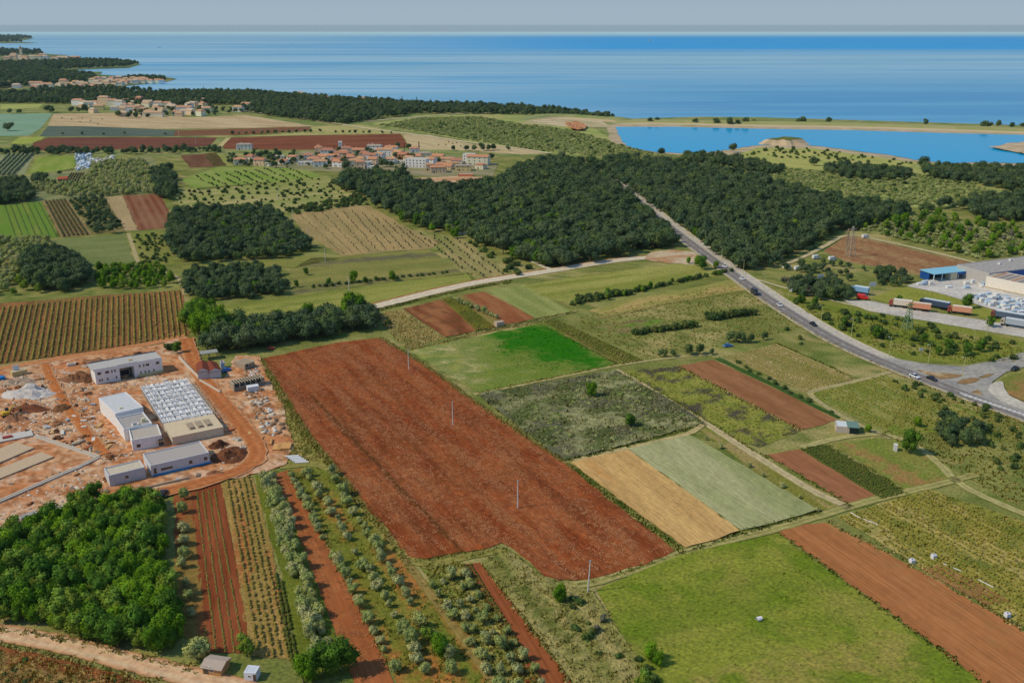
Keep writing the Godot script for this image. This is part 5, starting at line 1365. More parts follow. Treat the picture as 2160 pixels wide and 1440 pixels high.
	# olive groves of the left distance
	wood("olive", [60, 402, 70, 388, 170, 388, 200, 345, 300, 340, 352, 388, 362, 404, 220, 415, 150, 418], 6.0, 1.1, 1.6, "grey green olive of the large left grove", "olives of the large left grove", 0.85)
	wood("olive", [-120, 510, 0, 506, 105, 508, 120, 530, 60, 545, 40, 590, 0, 625, -120, 640], 5.2, 1.0, 1.4, "grey green olive of the grove at the left edge", "olives at the left edge", 0.9)
	wood("shrub", [275, 496, 340, 492, 362, 555, 298, 558], 5.0, 0.6, 1.2, "fruit bush in short lines left of the dense wood", "fruit bushes left of the dense wood", 0.7)


func make_tufts() -> void:
	straw("straw flecks strewn over the large red field", [560, 760, 800, 716, 1005, 856, 1188, 980, 1418, 1163, 1215, 1224, 1170, 1220, 1060, 1146, 862, 1172, 650, 908], [655, 835, 955, 1145], 0.85, lin(178, 126, 94), lin(146, 92, 66), 1.0, 6.0, 0.3)
	straw("straw and clods on the light red ploughed strip", [580, 1002, 606, 994, 700, 1170, 812, 1400, 760, 1440, 728, 1388], [578, 1000, 728, 1390], 0.9, lin(176, 122, 86), lin(130, 78, 52), 0.8, 6.0, 0.22)
	tufts("reeds_grass", "tall grey green reeds and weeds of the fallow plot", [1012, 834, 1150, 810, 1300, 784, 1395, 838, 1484, 893, 1340, 933, 1192, 970, 1098, 905], 1.05, 1.25, [lin(82, 84, 60), lin(118, 122, 84), lin(150, 148, 112), lin(90, 104, 56)], 0.9)
	tufts("weeds_grass", "tall pale weeds right of the narrow red strip", [1018, 1186, 1075, 1167, 1140, 1217, 1250, 1250, 1330, 1370, 1410, 1500, 1245, 1490, 1120, 1320], 0.9, 1.0, [lin(92, 102, 50), lin(128, 126, 74), lin(154, 144, 98)], 0.9)
	tufts("orchard_grass", "long grass of the weedy orchard", [888, 1196, 975, 1186, 1060, 1300, 1160, 1480, 1080, 1490, 990, 1330], 0.95, 0.9, [lin(92, 108, 46), lin(128, 128, 70), lin(160, 148, 94)], 0.8)
	tufts("orchard_grass", "patchy grass of the olive orchard", [612, 994, 715, 980, 800, 1100, 862, 1180, 985, 1330, 1075, 1480, 860, 1500, 816, 1400, 700, 1170], 1.1, 0.7, [lin(84, 104, 38), lin(112, 116, 54), lin(130, 122, 68)], 0.8, 9.0)
	tufts("dry_grass", "dry grass tufts on the red earth below the dirt road", [-100, 1378, 0, 1372, 120, 1398, 300, 1446, 480, 1506, 300, 1600, -100, 1600], 0.6, 1.3, [lin(92, 98, 52), lin(132, 118, 70), lin(176, 152, 100)], 0.62)
	tufts("meadow_grass", "short tufts of the lush green meadow", [1262, 1250, 1430, 1178, 1640, 1130, 1860, 1285, 2072, 1442, 2130, 1500, 1420, 1500, 1330, 1380], 1.5, 0.55, [lin(88, 108, 36), lin(112, 124, 48), lin(130, 130, 60)], 0.85)
	tufts("meadow_grass", "lush grass of the vivid green patch", [1050, 706, 1148, 684, 1240, 734, 1280, 764, 1200, 786, 1090, 776, 1040, 740], 1.1, 0.55, [lin(22, 80, 8), lin(34, 100, 12), lin(60, 112, 30)], 0.8)
	tufts("dry_grass", "rough grass of the right vineyard", [1772, 1092, 1870, 1060, 1960, 1034, 2160, 1100, 2300, 1150, 2300, 1390, 2160, 1320, 1950, 1203], 1.3, 0.7, [lin(98, 104, 46), lin(138, 128, 68), lin(162, 146, 96)], 0.85)
	tufts("verge_grass", "grass on the verge between red field and golden wheat", [1186, 976, 1202, 976, 1330, 1074, 1445, 1158, 1428, 1164, 1310, 1074], 0.8, 0.8, [lin(84, 104, 44), lin(112, 120, 60), lin(150, 140, 92)], 0.95)
	tufts("verge_grass", "grass along the left edge of the red field", [545, 760, 556, 757, 586, 806, 655, 914, 764, 1052, 864, 1178, 850, 1184, 740, 1050, 640, 920, 570, 810], 0.8, 0.9, [lin(104, 112, 54), lin(132, 126, 74), lin(160, 146, 100)], 0.95)
	tufts("verge_grass", "grass along the upper right edge of the red field", [800, 712, 808, 712, 912, 776, 1012, 850, 1194, 974, 1184, 978, 1000, 854, 900, 779], 0.8, 0.8, [lin(120, 118, 66), lin(150, 138, 92)], 0.95)
	tufts("verge_grass", "grass strip along the lower edge of the red field", [862, 1180, 990, 1164, 1062, 1152, 1130, 1203, 1168, 1228, 1215, 1232, 1300, 1211, 1424, 1166, 1430, 1172, 1300, 1222, 1180, 1244, 1060, 1168, 900, 1192], 0.9, 0.7, [lin(92, 110, 44), lin(118, 122, 60), lin(144, 136, 84)], 0.85)
	tufts("dry_grass", "pale grass strip at the head of the red field", [796, 662, 848, 654, 938, 713, 862, 738, 820, 700], 1.1, 0.9, [lin(120, 116, 72), lin(162, 146, 104), lin(172, 156, 116)], 0.85)
	tufts("meadow_grass", "grass of the meadow beside the building site", [575, 830, 610, 850, 660, 930, 700, 980, 600, 972, 600, 900], 1.0, 0.8, [lin(104, 112, 52), lin(146, 132, 84)], 0.85)
	tufts("meadow_grass", "low tufts of the verge plot with dark weeds", [1312, 787, 1425, 774, 1560, 842, 1690, 912, 1600, 943, 1490, 888, 1400, 834], 1.5, 0.6, [lin(92, 104, 44), lin(120, 124, 58), lin(134, 130, 72)], 0.8)
	tufts("slope_grass", "rough grass on the slope below the main road", [1860, 920, 1960, 960, 2160, 1080, 2300, 1150, 2300, 980, 2160, 890, 2000, 840, 1920, 810], 1.7, 0.8, [lin(96, 106, 46), lin(122, 120, 62), lin(150, 138, 88)], 0.8)
	tufts("slope_grass", "rough grass between road and lorry lot", [1660, 630, 1760, 655, 1900, 675, 2160, 735, 2160, 765, 2040, 765, 1880, 745, 1760, 692], 2.0, 0.9, [lin(88, 104, 42), lin(112, 118, 54), lin(134, 126, 70)], 0.8)
	tufts("meadow_grass", "tussocks of the weedy meadows behind the vine strip", [1225, 670, 1540, 598, 1640, 650, 1700, 690, 1600, 715, 1440, 745, 1370, 760, 1220, 690], 2.0, 0.7, [lin(96, 108, 50), lin(122, 122, 64), lin(142, 130, 82)], 0.8)
	var lush := [lin(76, 98, 40), lin(104, 116, 54), lin(138, 132, 80)]
	var dry := [lin(108, 108, 60), lin(146, 134, 88), lin(168, 152, 108)]
	var deep := [lin(58, 72, 36), lin(84, 96, 46), lin(112, 114, 62)]
	verge("dark grass margin between the wheat fields and the grass track", [1425, 1172, 1500, 1150, 1570, 1124, 1650, 1102, 1735, 1078], 1.1, 0.9, deep)
	verge("dark grass margin under the reedy plot", [1190, 974, 1260, 958, 1340, 936, 1420, 914, 1485, 896], 1.2, 0.9, deep)
	verge("grass margin along the long farm track", [1300, 784, 1400, 840, 1490, 888], 1.3, 0.8, dry)
	verge("grass margin right of the long farm track", [1330, 792, 1430, 850, 1520, 905, 1620, 968], 1.2, 0.7, lush)
	verge("grass margin left of the long brown field", [1430, 774, 1500, 808, 1590, 858, 1690, 908], 1.5, 0.9, dry)
	verge("dry margin between lush meadow and terracotta field", [1642, 1122, 1750, 1205, 1870, 1290, 1990, 1378, 2090, 1450], 1.1, 0.8, lush)
	verge("dry margin between terracotta field and rough vineyard", [1745, 1102, 1850, 1155, 1960, 1212, 2060, 1270, 2170, 1334], 2.0, 0.8, dry)
	verge("grass along the top of the vivid meadow", [862, 740, 960, 716, 1050, 695, 1148, 680], 1.0, 0.8, dry)
	verge("grass along the lower edge of the vivid meadow", [1005, 831, 1100, 811, 1200, 790, 1300, 769], 1.2, 0.8, dry)
	verge("grass beside the narrow vine strip", [1140, 684, 1200, 716, 1260, 746, 1310, 772], 1.0, 0.7, lush)
	verge("dark ditch grass above the brown plots", [760, 662, 850, 640, 930, 622, 1010, 605, 1080, 592], 1.3, 0.9, deep)
	verge("grass along the lower side of the brown plots", [940, 713, 1010, 700, 1090, 684, 1210, 659], 1.2, 0.8, deep)
	verge("grass margin of the short reddish field", [1618, 962, 1700, 1010, 1796, 1068], 1.0, 0.7, lush)
	verge("grass along the right side of the dark crop rows", [1745, 939, 1830, 988, 1915, 1041], 1.0, 0.7, lush)
	verge("weedy edge of the narrow dark red strip", [1014, 1188, 1100, 1300, 1226, 1472], 0.9, 0.8, dry)
	verge("weedy edge of the light red strip on its right", [608, 994, 700, 1168, 818, 1402], 1.0, 0.7, dry)
	verge("rough grass between thicket and dirt road", [-60, 1318, 60, 1336, 160, 1352, 260, 1378, 360, 1402, 420, 1420], 1.6, 0.9, dry)
	verge("rough grass below the dirt road", [-60, 1356, 60, 1374, 160, 1394, 260, 1420, 340, 1446], 1.4, 1.0, dry)
	verge("weeds along the lower side of the gravel track", [700, 684, 800, 656, 900, 630, 1000, 608, 1080, 596], 1.0, 0.9, deep)
	verge("grass along the lower side of the main road", [1560, 598, 1620, 641, 1680, 681, 1740, 718, 1870, 779, 2010, 834, 2160, 891], 1.5, 0.8, dry)
	verge("grass under the blue car vineyard", [1640, 724, 1725, 762, 1806, 800], 1.2, 0.8, lush)


# ---------------------------------------------------------------- buildings
func cached(key: String, maker: Callable) -> Mesh:
	if not spare.has(key):
		spare[key] = maker.call()
	return spare[key]


# a node whose x axis runs from ground point a to b; its front is the plane z = 0 and it reaches back along -z
func frame(called: String, a: Vector3, b: Vector3) -> Node3D:
	var o := base(called, a, -atan2(b.z - a.z, b.x - a.x))
	return o


func solid(called: String, parent: Node3D, lo: Vector3, hi: Vector3, c: Color, m := "plaster") -> MeshInstance3D:
	var g := Geo.new()
	var t: float = 1.0 / tex_mean.get(m, 1.0)
	g.box(lo, hi, Color(c.r * t, c.g * t, c.b * t))
	return put(called, g.mesh(mats[m]), parent)


func opening(parent: Node3D, x: float, y: float, w: float, h: float, z := 0.0, called := "window", turn := 0.0) -> void:
	var key := "%s %.1f %.1f" % [called, w, h]
	var fr := cached(key + " frame", func() -> Mesh:
		var g := Geo.new()
		var c := lin(210, 208, 204) if called == "window" else lin(120, 96, 76)
		for e in [[-w / 2, 0.0, w / 2, 0.07], [-w / 2, h - 0.07, w / 2, h], [-w / 2, 0.07, -w / 2 + 0.07, h - 0.07], [w / 2 - 0.07, 0.07, w / 2, h - 0.07]]:
			g.box(Vector3(e[0], e[1], -0.02), Vector3(e[2], e[3], 0.06), c)
		return g.mesh(mats.plain))
	var pane := cached(key + " pane", func() -> Mesh:
		var g := Geo.new()
		g.box(Vector3(-w / 2 + 0.07, 0.07, -0.01), Vector3(w / 2 - 0.07, h - 0.07, 0.02), lin(34, 42, 52))
		return g.mesh(mats.glass))
	var o := put(called, fr, parent)
	o.position = Vector3(x, y, z)
	o.rotation.y = turn
	put("pane", pane, o)


func block(called: String, label: String, a: Vector3, b: Vector3, depth: float, h: float, wall: Color, roof: Color, edge := 0.35, roof_mat := "plaster", category := "building") -> Node3D:
	var o := frame(called, a, b)
	tag(o, label, category)
	var w := a.distance_to(b)
	var g := Geo.new()
	var t: float = 1.0 / tex_mean.plaster
	var c := Color(wall.r * t, wall.g * t, wall.b * t)
	g.box(Vector3(0, -0.3, -0.3), Vector3(w, h, 0), c)
	g.box(Vector3(0, -0.3, -depth), Vector3(w, h, -depth + 0.3), c)
	g.box(Vector3(0, -0.3, -depth + 0.3), Vector3(0.3, h, -0.3), c)
	g.box(Vector3(w - 0.3, -0.3, -depth + 0.3), Vector3(w, h, -0.3), c)
	put("wall", g.mesh(mats.plaster), o)
	solid("roof", o, Vector3(0.3, h - edge - 0.3, -depth + 0.3), Vector3(w - 0.3, h - edge, -0.3), roof, roof_mat)
	return o


func heap(called: String, label: String, x: float, y: float, rx: float, rz: float, high: float, c: Color, c2: Color, peaks := 2, category := "heap") -> void:
	var at := G(x, y)
	var g := Geo.new()
	var n := 18
	var off := rng.randf() * 90.0
	var height := func(p: Vector2) -> float:
		var e := 1.0 - p.length()
		return maxf(0.0, high * smoothstep(0.0, 0.9, e) * (0.7 + 0.55 * fine.get_noise_2d(p.x * 0.55 * peaks + off, p.y * 0.55 * peaks) * 1.6 + 0.2 * fine.get_noise_2d(p.x * 3.0 + off, p.y * 3.0)))
	for i in n:
		for j in n:
			var q: Array = []
			for k in [[i, j], [i + 1, j], [i + 1, j + 1], [i, j + 1]]:
				var p := Vector2(float(k[0]) / n * 2.0 - 1.0, float(k[1]) / n * 2.0 - 1.0)
				q.append(at + Vector3(p.x * rx, 0.05 + float((height as Callable).call(p)), p.y * rz))
			if (q[0].y + q[1].y + q[2].y + q[3].y) < 0.3:
				continue
			g.flat(q[0], q[1], q[2], q[3], at + Vector3(0, -30, 0), c.lerp(c2, n01(q[0].x, q[0].z, 2.6)))
	tag(put(called, g.mesh(mats.plain)), label, category, "")


func rubble(called: String, label: String, px: Array, gap: float, size: float, colors: Array, keep := 1.0) -> void:
	var spots := scatter(px, gap, 0.5, keep)
	var m := cached("pile" if called == "spoil" else "chunk", func() -> Mesh:
		if called == "spoil":
			var h := Geo.new()
			for i in 16:
				var q := Vector2.from_angle(rng.randf() * TAU) * sqrt(rng.randf())
				var s := rng.randf_range(0.10, 0.30) * (1.25 - q.length() * 0.7)
				var tone := rng.randf_range(0.6, 1.15)
				lump(h, Vector3(q.x * 0.9, s * 0.4 + 0.22 * (1.0 - q.length()), q.y * 0.7), Vector3(s * 1.3, s * 0.8, s), Color(tone, tone, tone), 0.35)
			return h.mesh(mats.plain)
		var g := Geo.new()
		lump(g, Vector3(0, 0.35, 0), Vector3(0.8, 0.5, 0.6), Color.WHITE, 0.3)
		return g.mesh(mats.plain))
	var mm := MultiMesh.new()
	mm.transform_format = MultiMesh.TRANSFORM_3D
	mm.use_colors = true
	mm.mesh = m
	mm.instance_count = spots.size()
	for i in spots.size():
		var s := size * rng.randf_range(0.35, 1.4)
		mm.set_instance_transform(i, Transform3D(Basis(Vector3.UP, rng.randf() * TAU).scaled(Vector3(s * rng.randf_range(0.7, 1.6), s, s)), spots[i]))
		mm.set_instance_color(i, colors[rng.randi() % colors.size()])
	var mi := MultiMeshInstance3D.new()
	mi.multimesh = mm
	mi.name = named(called)
	add_child(mi, true)
	tag(mi, label, "", "", "stuff")


func make_site() -> void:
	var white := lin(206, 206, 208)
	var cream := lin(186, 176, 160)
	var conc := lin(160, 152, 144)
	sheet("construction_ground", "trodden orange and pale earth of the building site", [-300, 806, 0, 783, 130, 760, 330, 728, 392, 712, 404, 745, 470, 800, 480, 782, 495, 752, 545, 752, 566, 800, 600, 868, 616, 940, 604, 982, 530, 1003, 440, 1022, 350, 1046, 300, 1060, 180, 1092, 60, 1130, 0, 1150, -300, 1235], {"a": lin(184, 142, 114), "b": lin(174, 116, 84), "c": lin(196, 172, 152), "cs": 18.0, "ct": 0.60, "cw": 0.65, "d": lin(142, 92, 66), "ds": 5.0, "dt": 0.64, "ns": 14.0, "mat": "dirt", "cell": 1.4, "lift": 0.05, "hump": 0.5, "hs": 0.25, "jag": 0.8})
	ribbon("haul_road", "orange haul road sweeping through the building site", [392, 715, 402, 752, 425, 800, 468, 850, 510, 900, 545, 945, 540, 975, 500, 998, 420, 1022, 340, 1042, 230, 1066, 120, 1100, 40, 1135], [[-3.4, lin(178, 132, 104)], [-2.4, lin(158, 96, 64)], [-0.8, lin(168, 108, 74)], [0.8, lin(158, 94, 62)], [2.4, lin(166, 104, 70)], [3.4, lin(178, 136, 108)]], {"lift": 0.56, "jag": 0.8})
	ribbon("haul_road", "orange wheel track between gravel heaps and white hall", [95, 770, 105, 800, 118, 825, 135, 850, 150, 875, 172, 905, 200, 935, 222, 960], [[-2.2, lin(176, 134, 106)], [-1.2, lin(160, 94, 58)], [1.2, lin(168, 106, 70)], [2.2, lin(178, 138, 110)]], {"lift": 0.56, "jag": 0.7})
	# the two storey white block
	var a := G(203, 813)
	var b := G(344, 786)
	var dep := G(190, 769, 7.0).distance_to(G(203, 782, 7.0))
	var w := a.distance_to(b)
	var o := frame("office_building", a, b)
	tag(o, "white two storey shell with a dark glazed recess in the middle", "building")
	solid("wall", o, Vector3(0, -0.3, -dep), Vector3(w * 0.355, 6.6, 0), white)
	solid("wall", o, Vector3(w * 0.57, -0.3, -dep), Vector3(w, 6.6, 0), white)
	solid("wall", o, Vector3(w * 0.355, -0.3, -dep), Vector3(w * 0.57, 6.6, -dep * 0.55), lin(96, 100, 100))
	solid("lintel", o, Vector3(w * 0.355, 5.2, -dep * 0.55), Vector3(w * 0.57, 6.6, -0.02), white)
	solid("floor_slab", o, Vector3(w * 0.355, 0, -dep * 0.55), Vector3(w * 0.57, 0.3, -0.5), lin(104, 104, 84))
	for k in [[-0.05, 0.37], [0.33, 0.63], [0.56, 1.0]]:
		solid("roof", o, Vector3(w * k[0] + 0.12, 6.6, -dep + 0.1), Vector3(w * k[1] - 0.12, 6.66 + 0.12 * float(k[1] > 0.5 and k[1] < 0.7), -0.15), lin(166, 164, 162))
		solid("parapet", o, Vector3(w * k[0] + 0.1, 6.6, -dep - 0.05), Vector3(w * k[1] - 0.1, 7.05, -dep + 0.22), lin(92, 92, 94))
	solid("skylight", o, Vector3(w * 0.53, 6.8, -dep * 0.5), Vector3(w * 0.58, 7.1, -dep * 0.3), lin(170, 150, 128))
	solid("base_strip", o, Vector3(w * 0.62, 0.0, 0.02), Vector3(w * 1.0, 1.3, 0.5), lin(176, 170, 130))
	for x in [0.06, 0.175, 0.245, 0.29, 0.66, 0.72, 0.775, 0.93]:
		opening(o, x * w, 4.1, 1.5 if x in [0.06, 0.175, 0.775, 0.93] else 0.7, 1.2)
	for x in [0.055, 0.09, 0.17, 0.30, 0.665, 0.73, 0.785, 0.86]:
		opening(o, x * w, 1.3, 0.7, 1.2)
	opening(o, w * 0.46, 0.4, 3.6, 2.4, -dep * 0.54)
	opening(o, w * 0.46, 3.0, 3.6, 1.9, -dep * 0.54)
	# white hall and its two lower wings
	a = flatten(G(242, 872, 6.0))
	b = flatten(G(301, 858, 6.0))
	o = block("hall_building", "white flat roofed hall behind two lower wings", a, b, G(211, 838, 6.0).distance_to(G(242, 872, 6.0)), 6.0, white, lin(182, 184, 188), 0.12)
	solid("roof_hatch", o, Vector3(2.6, 5.9, -4.2), Vector3(3.6, 6.3, -3.4), lin(196, 188, 150))
	a = flatten(G(260, 905, 4.8))
	b = flatten(G(320, 892, 4.8))
	o = block("wing_building", "flat roofed wing with a square roof opening", a, b, G(245, 880, 4.8).distance_to(G(260, 905, 4.8)), 4.8, white, lin(150, 146, 144), 0.4)
	for e in [[3.2, -3.2, 5.4, -2.9], [3.2, -1.4, 5.4, -1.1], [3.2, -2.9, 3.5, -1.4], [5.1, -2.9, 5.4, -1.4]]:
		solid("skylight_rim", o, Vector3(e[0], 4.4, e[1]), Vector3(e[2], 5.0, e[3]), lin(200, 198, 196))
	solid("skylight", o, Vector3(3.5, 4.4, -2.9), Vector3(5.1, 4.5, -1.4), lin(44, 48, 54))
	solid("water_tank", o, Vector3(6.8, 4.4, -4.4), Vector3(8.0, 5.7, -3.4), lin(198, 190, 158))
	a = flatten(G(277, 928, 4.3))
	b = flatten(G(340, 917, 4.3))
	o = block("wing_building", "lower white wing with a dark window and scaffold", a, b, G(260, 905, 4.3).distance_to(G(277, 928, 4.3)) - 0.6, 4.3, white, lin(164, 156, 148), 0.4)
	opening(o, 1.9, 1.2, 1.4, 1.3)
	opening(o, 9.0, 0.4, 1.8, 2.6)
	for x in [7.6, 8.8, 10.0]:
		solid("scaffold_post", o, Vector3(x, 0, 0.6), Vector3(x + 0.09, 4.6, 0.69), lin(120, 128, 140), "plain")
	solid("scaffold_deck", o, Vector3(7.5, 2.3, 0.3), Vector3(10.2, 2.38, 0.75), lin(150, 130, 100), "plain")
	# the slab with formwork
	a = flatten(G(362, 922, 3.3))
	b = flatten(G(470, 900, 3.3))
	dep = G(283, 815, 3.3).distance_to(G(362, 922, 3.3))
	w = a.distance_to(b)
	o = frame("unfinished_building", a, b)
	tag(o, "unfinished ground floor with white formwork panels on its roof slab", "building")
	solid("wall", o, Vector3(0, -0.3, -dep * 0.24), Vector3(w, 3.0, 0), cream)
	solid("wall", o, Vector3(0.2, -0.3, -dep), Vector3(w - 0.2, 2.8, -dep * 0.24), lin(128, 124, 122))
	solid("roof", o, Vector3(-0.1, 3.0, -dep * 0.24), Vector3(w + 0.1, 3.3, 0.1), lin(190, 174, 152))
	for k in 3:
		solid("roof_opening", o, Vector3(w * (0.38 + 0.17 * k), 3.3, -dep * 0.17), Vector3(w * (0.51 + 0.17 * k), 3.42, -dep * 0.05), lin(150, 136, 122))
		solid("rebar_pile", o, Vector3(w * (0.41 + 0.17 * k), 3.42, -dep * 0.075), Vector3(w * (0.49 + 0.17 * k), 3.6, -dep * 0.06), lin(72, 62, 56), "plain")
	for i in 18:
		for j in 10:
			var x0 := w * (j + 0.04) / 10.0
			var z0 := -dep * (0.25 + 0.75 * i / 18.0)
			var hgt := 2.95 + rng.randf_range(0.0, 0.35)
			var tone := rng.randf_range(0.72, 1.08)
			solid("formwork_panel", o, Vector3(x0, 2.8, z0 - dep * 0.75 / 18.0 * rng.randf_range(0.7, 0.94)), Vector3(x0 + w / 10.0 * rng.randf_range(0.7, 0.95), hgt, z0), Color(white.r * tone, white.g * tone, white.b * tone), "plain")
		if i % 2 == 0:
			solid("joist", o, Vector3(-0.2, 3.3, -dep * (0.27 + 0.74 * i / 18.0)), Vector3(w + 0.1, 3.46, -dep * (0.26 + 0.74 * i / 18.0)), lin(200, 200, 200), "plain")
	for j in 9:
		solid("beam", o, Vector3(w * j / 8.0 - 0.09, 3.3, -dep), Vector3(w * j / 8.0 + 0.09, 3.55, -dep * 0.25), lin(196, 196, 198), "plain")
	for i in 14:
		var z := -dep * (0.24 + 0.76 * i / 13.0)
		var g := Geo.new()
		g.bar(Vector3(w + 0.5, 0, z), Vector3(w + 0.5, 5.2, z), 0.07, 0.07, lin(196, 188, 172))
		if i > 0:
			for y in [1.6, 3.4, 4.3, 5.1]:
				g.bar(Vector3(w + 0.5, y, z), Vector3(w + 0.5, y, z + dep * 0.76 / 13.0), 0.05, 0.05, lin(190, 180, 164), 4)
			g.bar(Vector3(w + 0.5, 3.4, z), Vector3(w + 0.5, 5.1, z + dep * 0.76 / 13.0), 0.04, 0.04, lin(190, 180, 164), 4)
		put("scaffold_frame", g.mesh(mats.plain), o)
	# ribbed roof building at the front, with its small neighbour
	a = G(320, 1007)
	b = G(443, 978)
	o = block("workshop_building", "long low white building with a ribbed grey roof and blue plinth", a, b, G(302, 960, 4.1).distance_to(G(322, 985, 4.1)), 4.1, lin(182, 184, 190), lin(160, 152, 148), 0.3, "ribbed")
	w = a.distance_to(b)
	opening(o, w * 0.065, 1.0, 0.8, 1.9, 0.0, "door")
	opening(o, w * 0.26, 1.5, 3.8, 1.0)
	opening(o, w * 0.67, 1.5, 1.3, 1.4)
	opening(o, w * 0.93, 1.6, 1.3, 1.3)
	solid("plinth", o, Vector3(w * 0.02, 0, 0.02), Vector3(w + 0.3, 0.75, 0.25), lin(20, 120, 180), "plain")
	solid("side_plinth", o, Vector3(w + 0.02, 0, -dep * 0.1), Vector3(w + 0.25, 0.75, 0.02), lin(20, 120, 180), "plain")
	a = G(232, 1028)
	b = G(308, 1009)
	o = block("store_building", "small white windowed box left of the ribbed roof building", a, b, G(218, 991, 4.0).distance_to(G(230, 1007, 4.0)), 4.0, lin(176, 180, 188), lin(180, 170, 156), 0.3)
	opening(o, a.distance_to(b) * 0.48, 1.6, 1.2, 1.1)
	var lw := frame("site_wall", G(225, 1052), G(440, 1002))
	tag(lw, "low concrete retaining wall in front of the two white boxes", "wall")
	solid("footing", lw, Vector3(0, -0.2, -0.3), Vector3(G(225, 1052).distance_to(G(400, 1012)), 1.0, 0), lin(176, 160, 142))
	# concrete slabs and foundation beams at the left
	for s in [[-90, 1018, 72, 948, -60, 975, "broad beige concrete slab, upper of two at the left edge"], [-90, 1050, 113, 967, -50, 1012, "broad beige concrete slab, lower of two at the left edge"], [-60, 948, 70, 922, -20, 930, "white painted slab with a stack of red tiles"]]:
		a = G(s[0], s[1])
		b = G(s[2], s[3])
		o = frame("concrete_slab", a, b)
		tag(o, s[6], "slab")
		var dd: float = absf((G(s[4], s[5]) - a).dot(o.basis.z))
		solid("deck", o, Vector3(0, 0.5, -maxf(dd, 5.5)), Vector3(a.distance_to(b), 0.8, 0), lin(176, 156, 136) if s[1] > 960 else lin(178, 174, 170))
		solid("edge_beam", o, Vector3(0, -0.2, -0.5), Vector3(a.distance_to(b), 0.5, -0.05), lin(136, 126, 118))
		if s[1] < 960:
			solid("tile_stack", o, Vector3(9.5, 0.8, -3.5), Vector3(12.5, 1.2, -1.8), lin(140, 60, 54))
	for s in [[-80, 1094, 183, 979, 0.5, "long white double foundation beam running across the left site"], [76, 922, 208, 966, 0.5, "white foundation beam leading down to the long beam's end"], [420, 806, 463, 831, 0.9, "white garden wall in front of the red roofed farm"], [160, 990, 207, 966, 0.45, "short beam closing the foundation corner"], [376, 758, 418, 802, 1.3, "tan boundary wall left of the red roofed farm"]]:
		a = G(s[0], s[1])
		b = G(s[2], s[3])
		o = frame("foundation_beam" if s[4] < 0.8 else "garden_wall", a, b)
		tag(o, s[5], "beam" if s[4] < 0.8 else "wall")
		solid("course", o, Vector3(0, -0.2, -0.5), Vector3(a.distance_to(b), s[4] + 0.3, 0), lin(182, 174, 164))
		if s[4] < 0.6:
			solid("second_course", o, Vector3(0, -0.2, 0.5), Vector3(a.distance_to(b), s[4] + 0.3, 1.1), lin(178, 170, 162))
	# heaps
	heap("gravel_heap", "large white gravel heap at the left of the site", 62, 832, 13.0, 7.0, 3.6, lin(188, 186, 184), lin(170, 162, 158), 3)
	heap("gravel_heap", "grey brown gravel heap behind the white one", 40, 808, 9.0, 4.5, 2.6, lin(160, 142, 128), lin(142, 120, 106), 2)
	heap("soil_heap", "flat brown soil bank in front of the white gravel", 62, 866, 9.5, 4.0, 2.4, lin(116, 70, 52), lin(96, 58, 44), 1)
	heap("soil_heap", "rounded brown heap right of the soil bank", 128, 864, 5.0, 4.0, 3.0, lin(124, 84, 60), lin(96, 66, 48), 1)
	heap("soil_heap", "rough brown rubble heap left of the two storey shell", 165, 800, 8.5, 6.5, 3.2, lin(128, 92, 70), lin(104, 66, 48), 3)
	heap("soil_heap", "brown excavated ring right of the ribbed roof building", 484, 962, 7.5, 8.5, 2.6, lin(84, 50, 36), lin(108, 66, 46), 2)
	heap("soil_heap", "dark brown heap at the corner of the ribbed roof building", 462, 942, 4.5, 3.6, 2.2, lin(96, 58, 42), lin(70, 44, 34), 2)
	heap("soil_heap", "low brown heap at the front end of the white building", 456, 1000, 4.2, 2.4, 1.5, lin(132, 90, 70), lin(110, 72, 56), 1)
	heap("soil_heap", "pinkish earth heap by the left site edge", 30, 886, 7.0, 4.0, 2.2, lin(150, 112, 92), lin(110, 70, 54), 2)
	heap("soil_heap", "long low earth heap in front of the foundation beam", 165, 1042, 8.0, 3.0, 1.6, lin(166, 118, 88), lin(130, 84, 60), 3)
	heap("soil_heap", "brown earth heap with debris behind the two storey shell", 200, 762, 7.0, 2.6, 1.4, lin(142, 104, 80), lin(104, 74, 58), 2)
	heap("sand_heap", "pale sand heap beside the unfinished slab", 470, 900, 2.8, 1.8, 1.1, lin(178, 160, 140), lin(150, 130, 112), 1)
	var bits := [lin(186, 178, 168), lin(160, 150, 140), lin(150, 110, 84), lin(110, 96, 84), lin(196, 192, 186)]
	rubble("rubble", "broken concrete and stone heaped beside the red field", [512, 830, 545, 822, 560, 838, 580, 880, 600, 905, 590, 920, 560, 922, 545, 895, 530, 860], 1.3, 0.95, bits, 0.9)
	rubble("rubble", "stones heaped at the grey sheds", [512, 786, 540, 776, 548, 790, 520, 796], 1.1, 0.8, bits)
	rubble("rubble", "scattered debris over the left part of the site", [0, 800, 120, 780, 200, 790, 190, 840, 280, 960, 220, 990, 120, 930, 0, 920], 1.35, 0.55, bits, 0.8)
	rubble("rubble", "debris and stone around the front buildings", [100, 1000, 220, 985, 230, 1040, 120, 1080, 0, 1130, 0, 1080], 1.6, 0.55, bits, 0.75)
	rubble("rubble", "loose stones around the brown excavated ring", [440, 920, 520, 925, 545, 990, 450, 1010], 2.2, 0.5, bits, 0.6)
	var earth := [lin(120, 78, 56), lin(150, 106, 80), lin(104, 70, 52), lin(170, 136, 112), lin(186, 170, 154)]
	rubble("spoil", "small spoil mounds dotted over the left of the site", [0, 805, 120, 790, 195, 800, 190, 845, 270, 960, 225, 985, 120, 935, 0, 915], 4.6, 2.1, earth, 0.6)
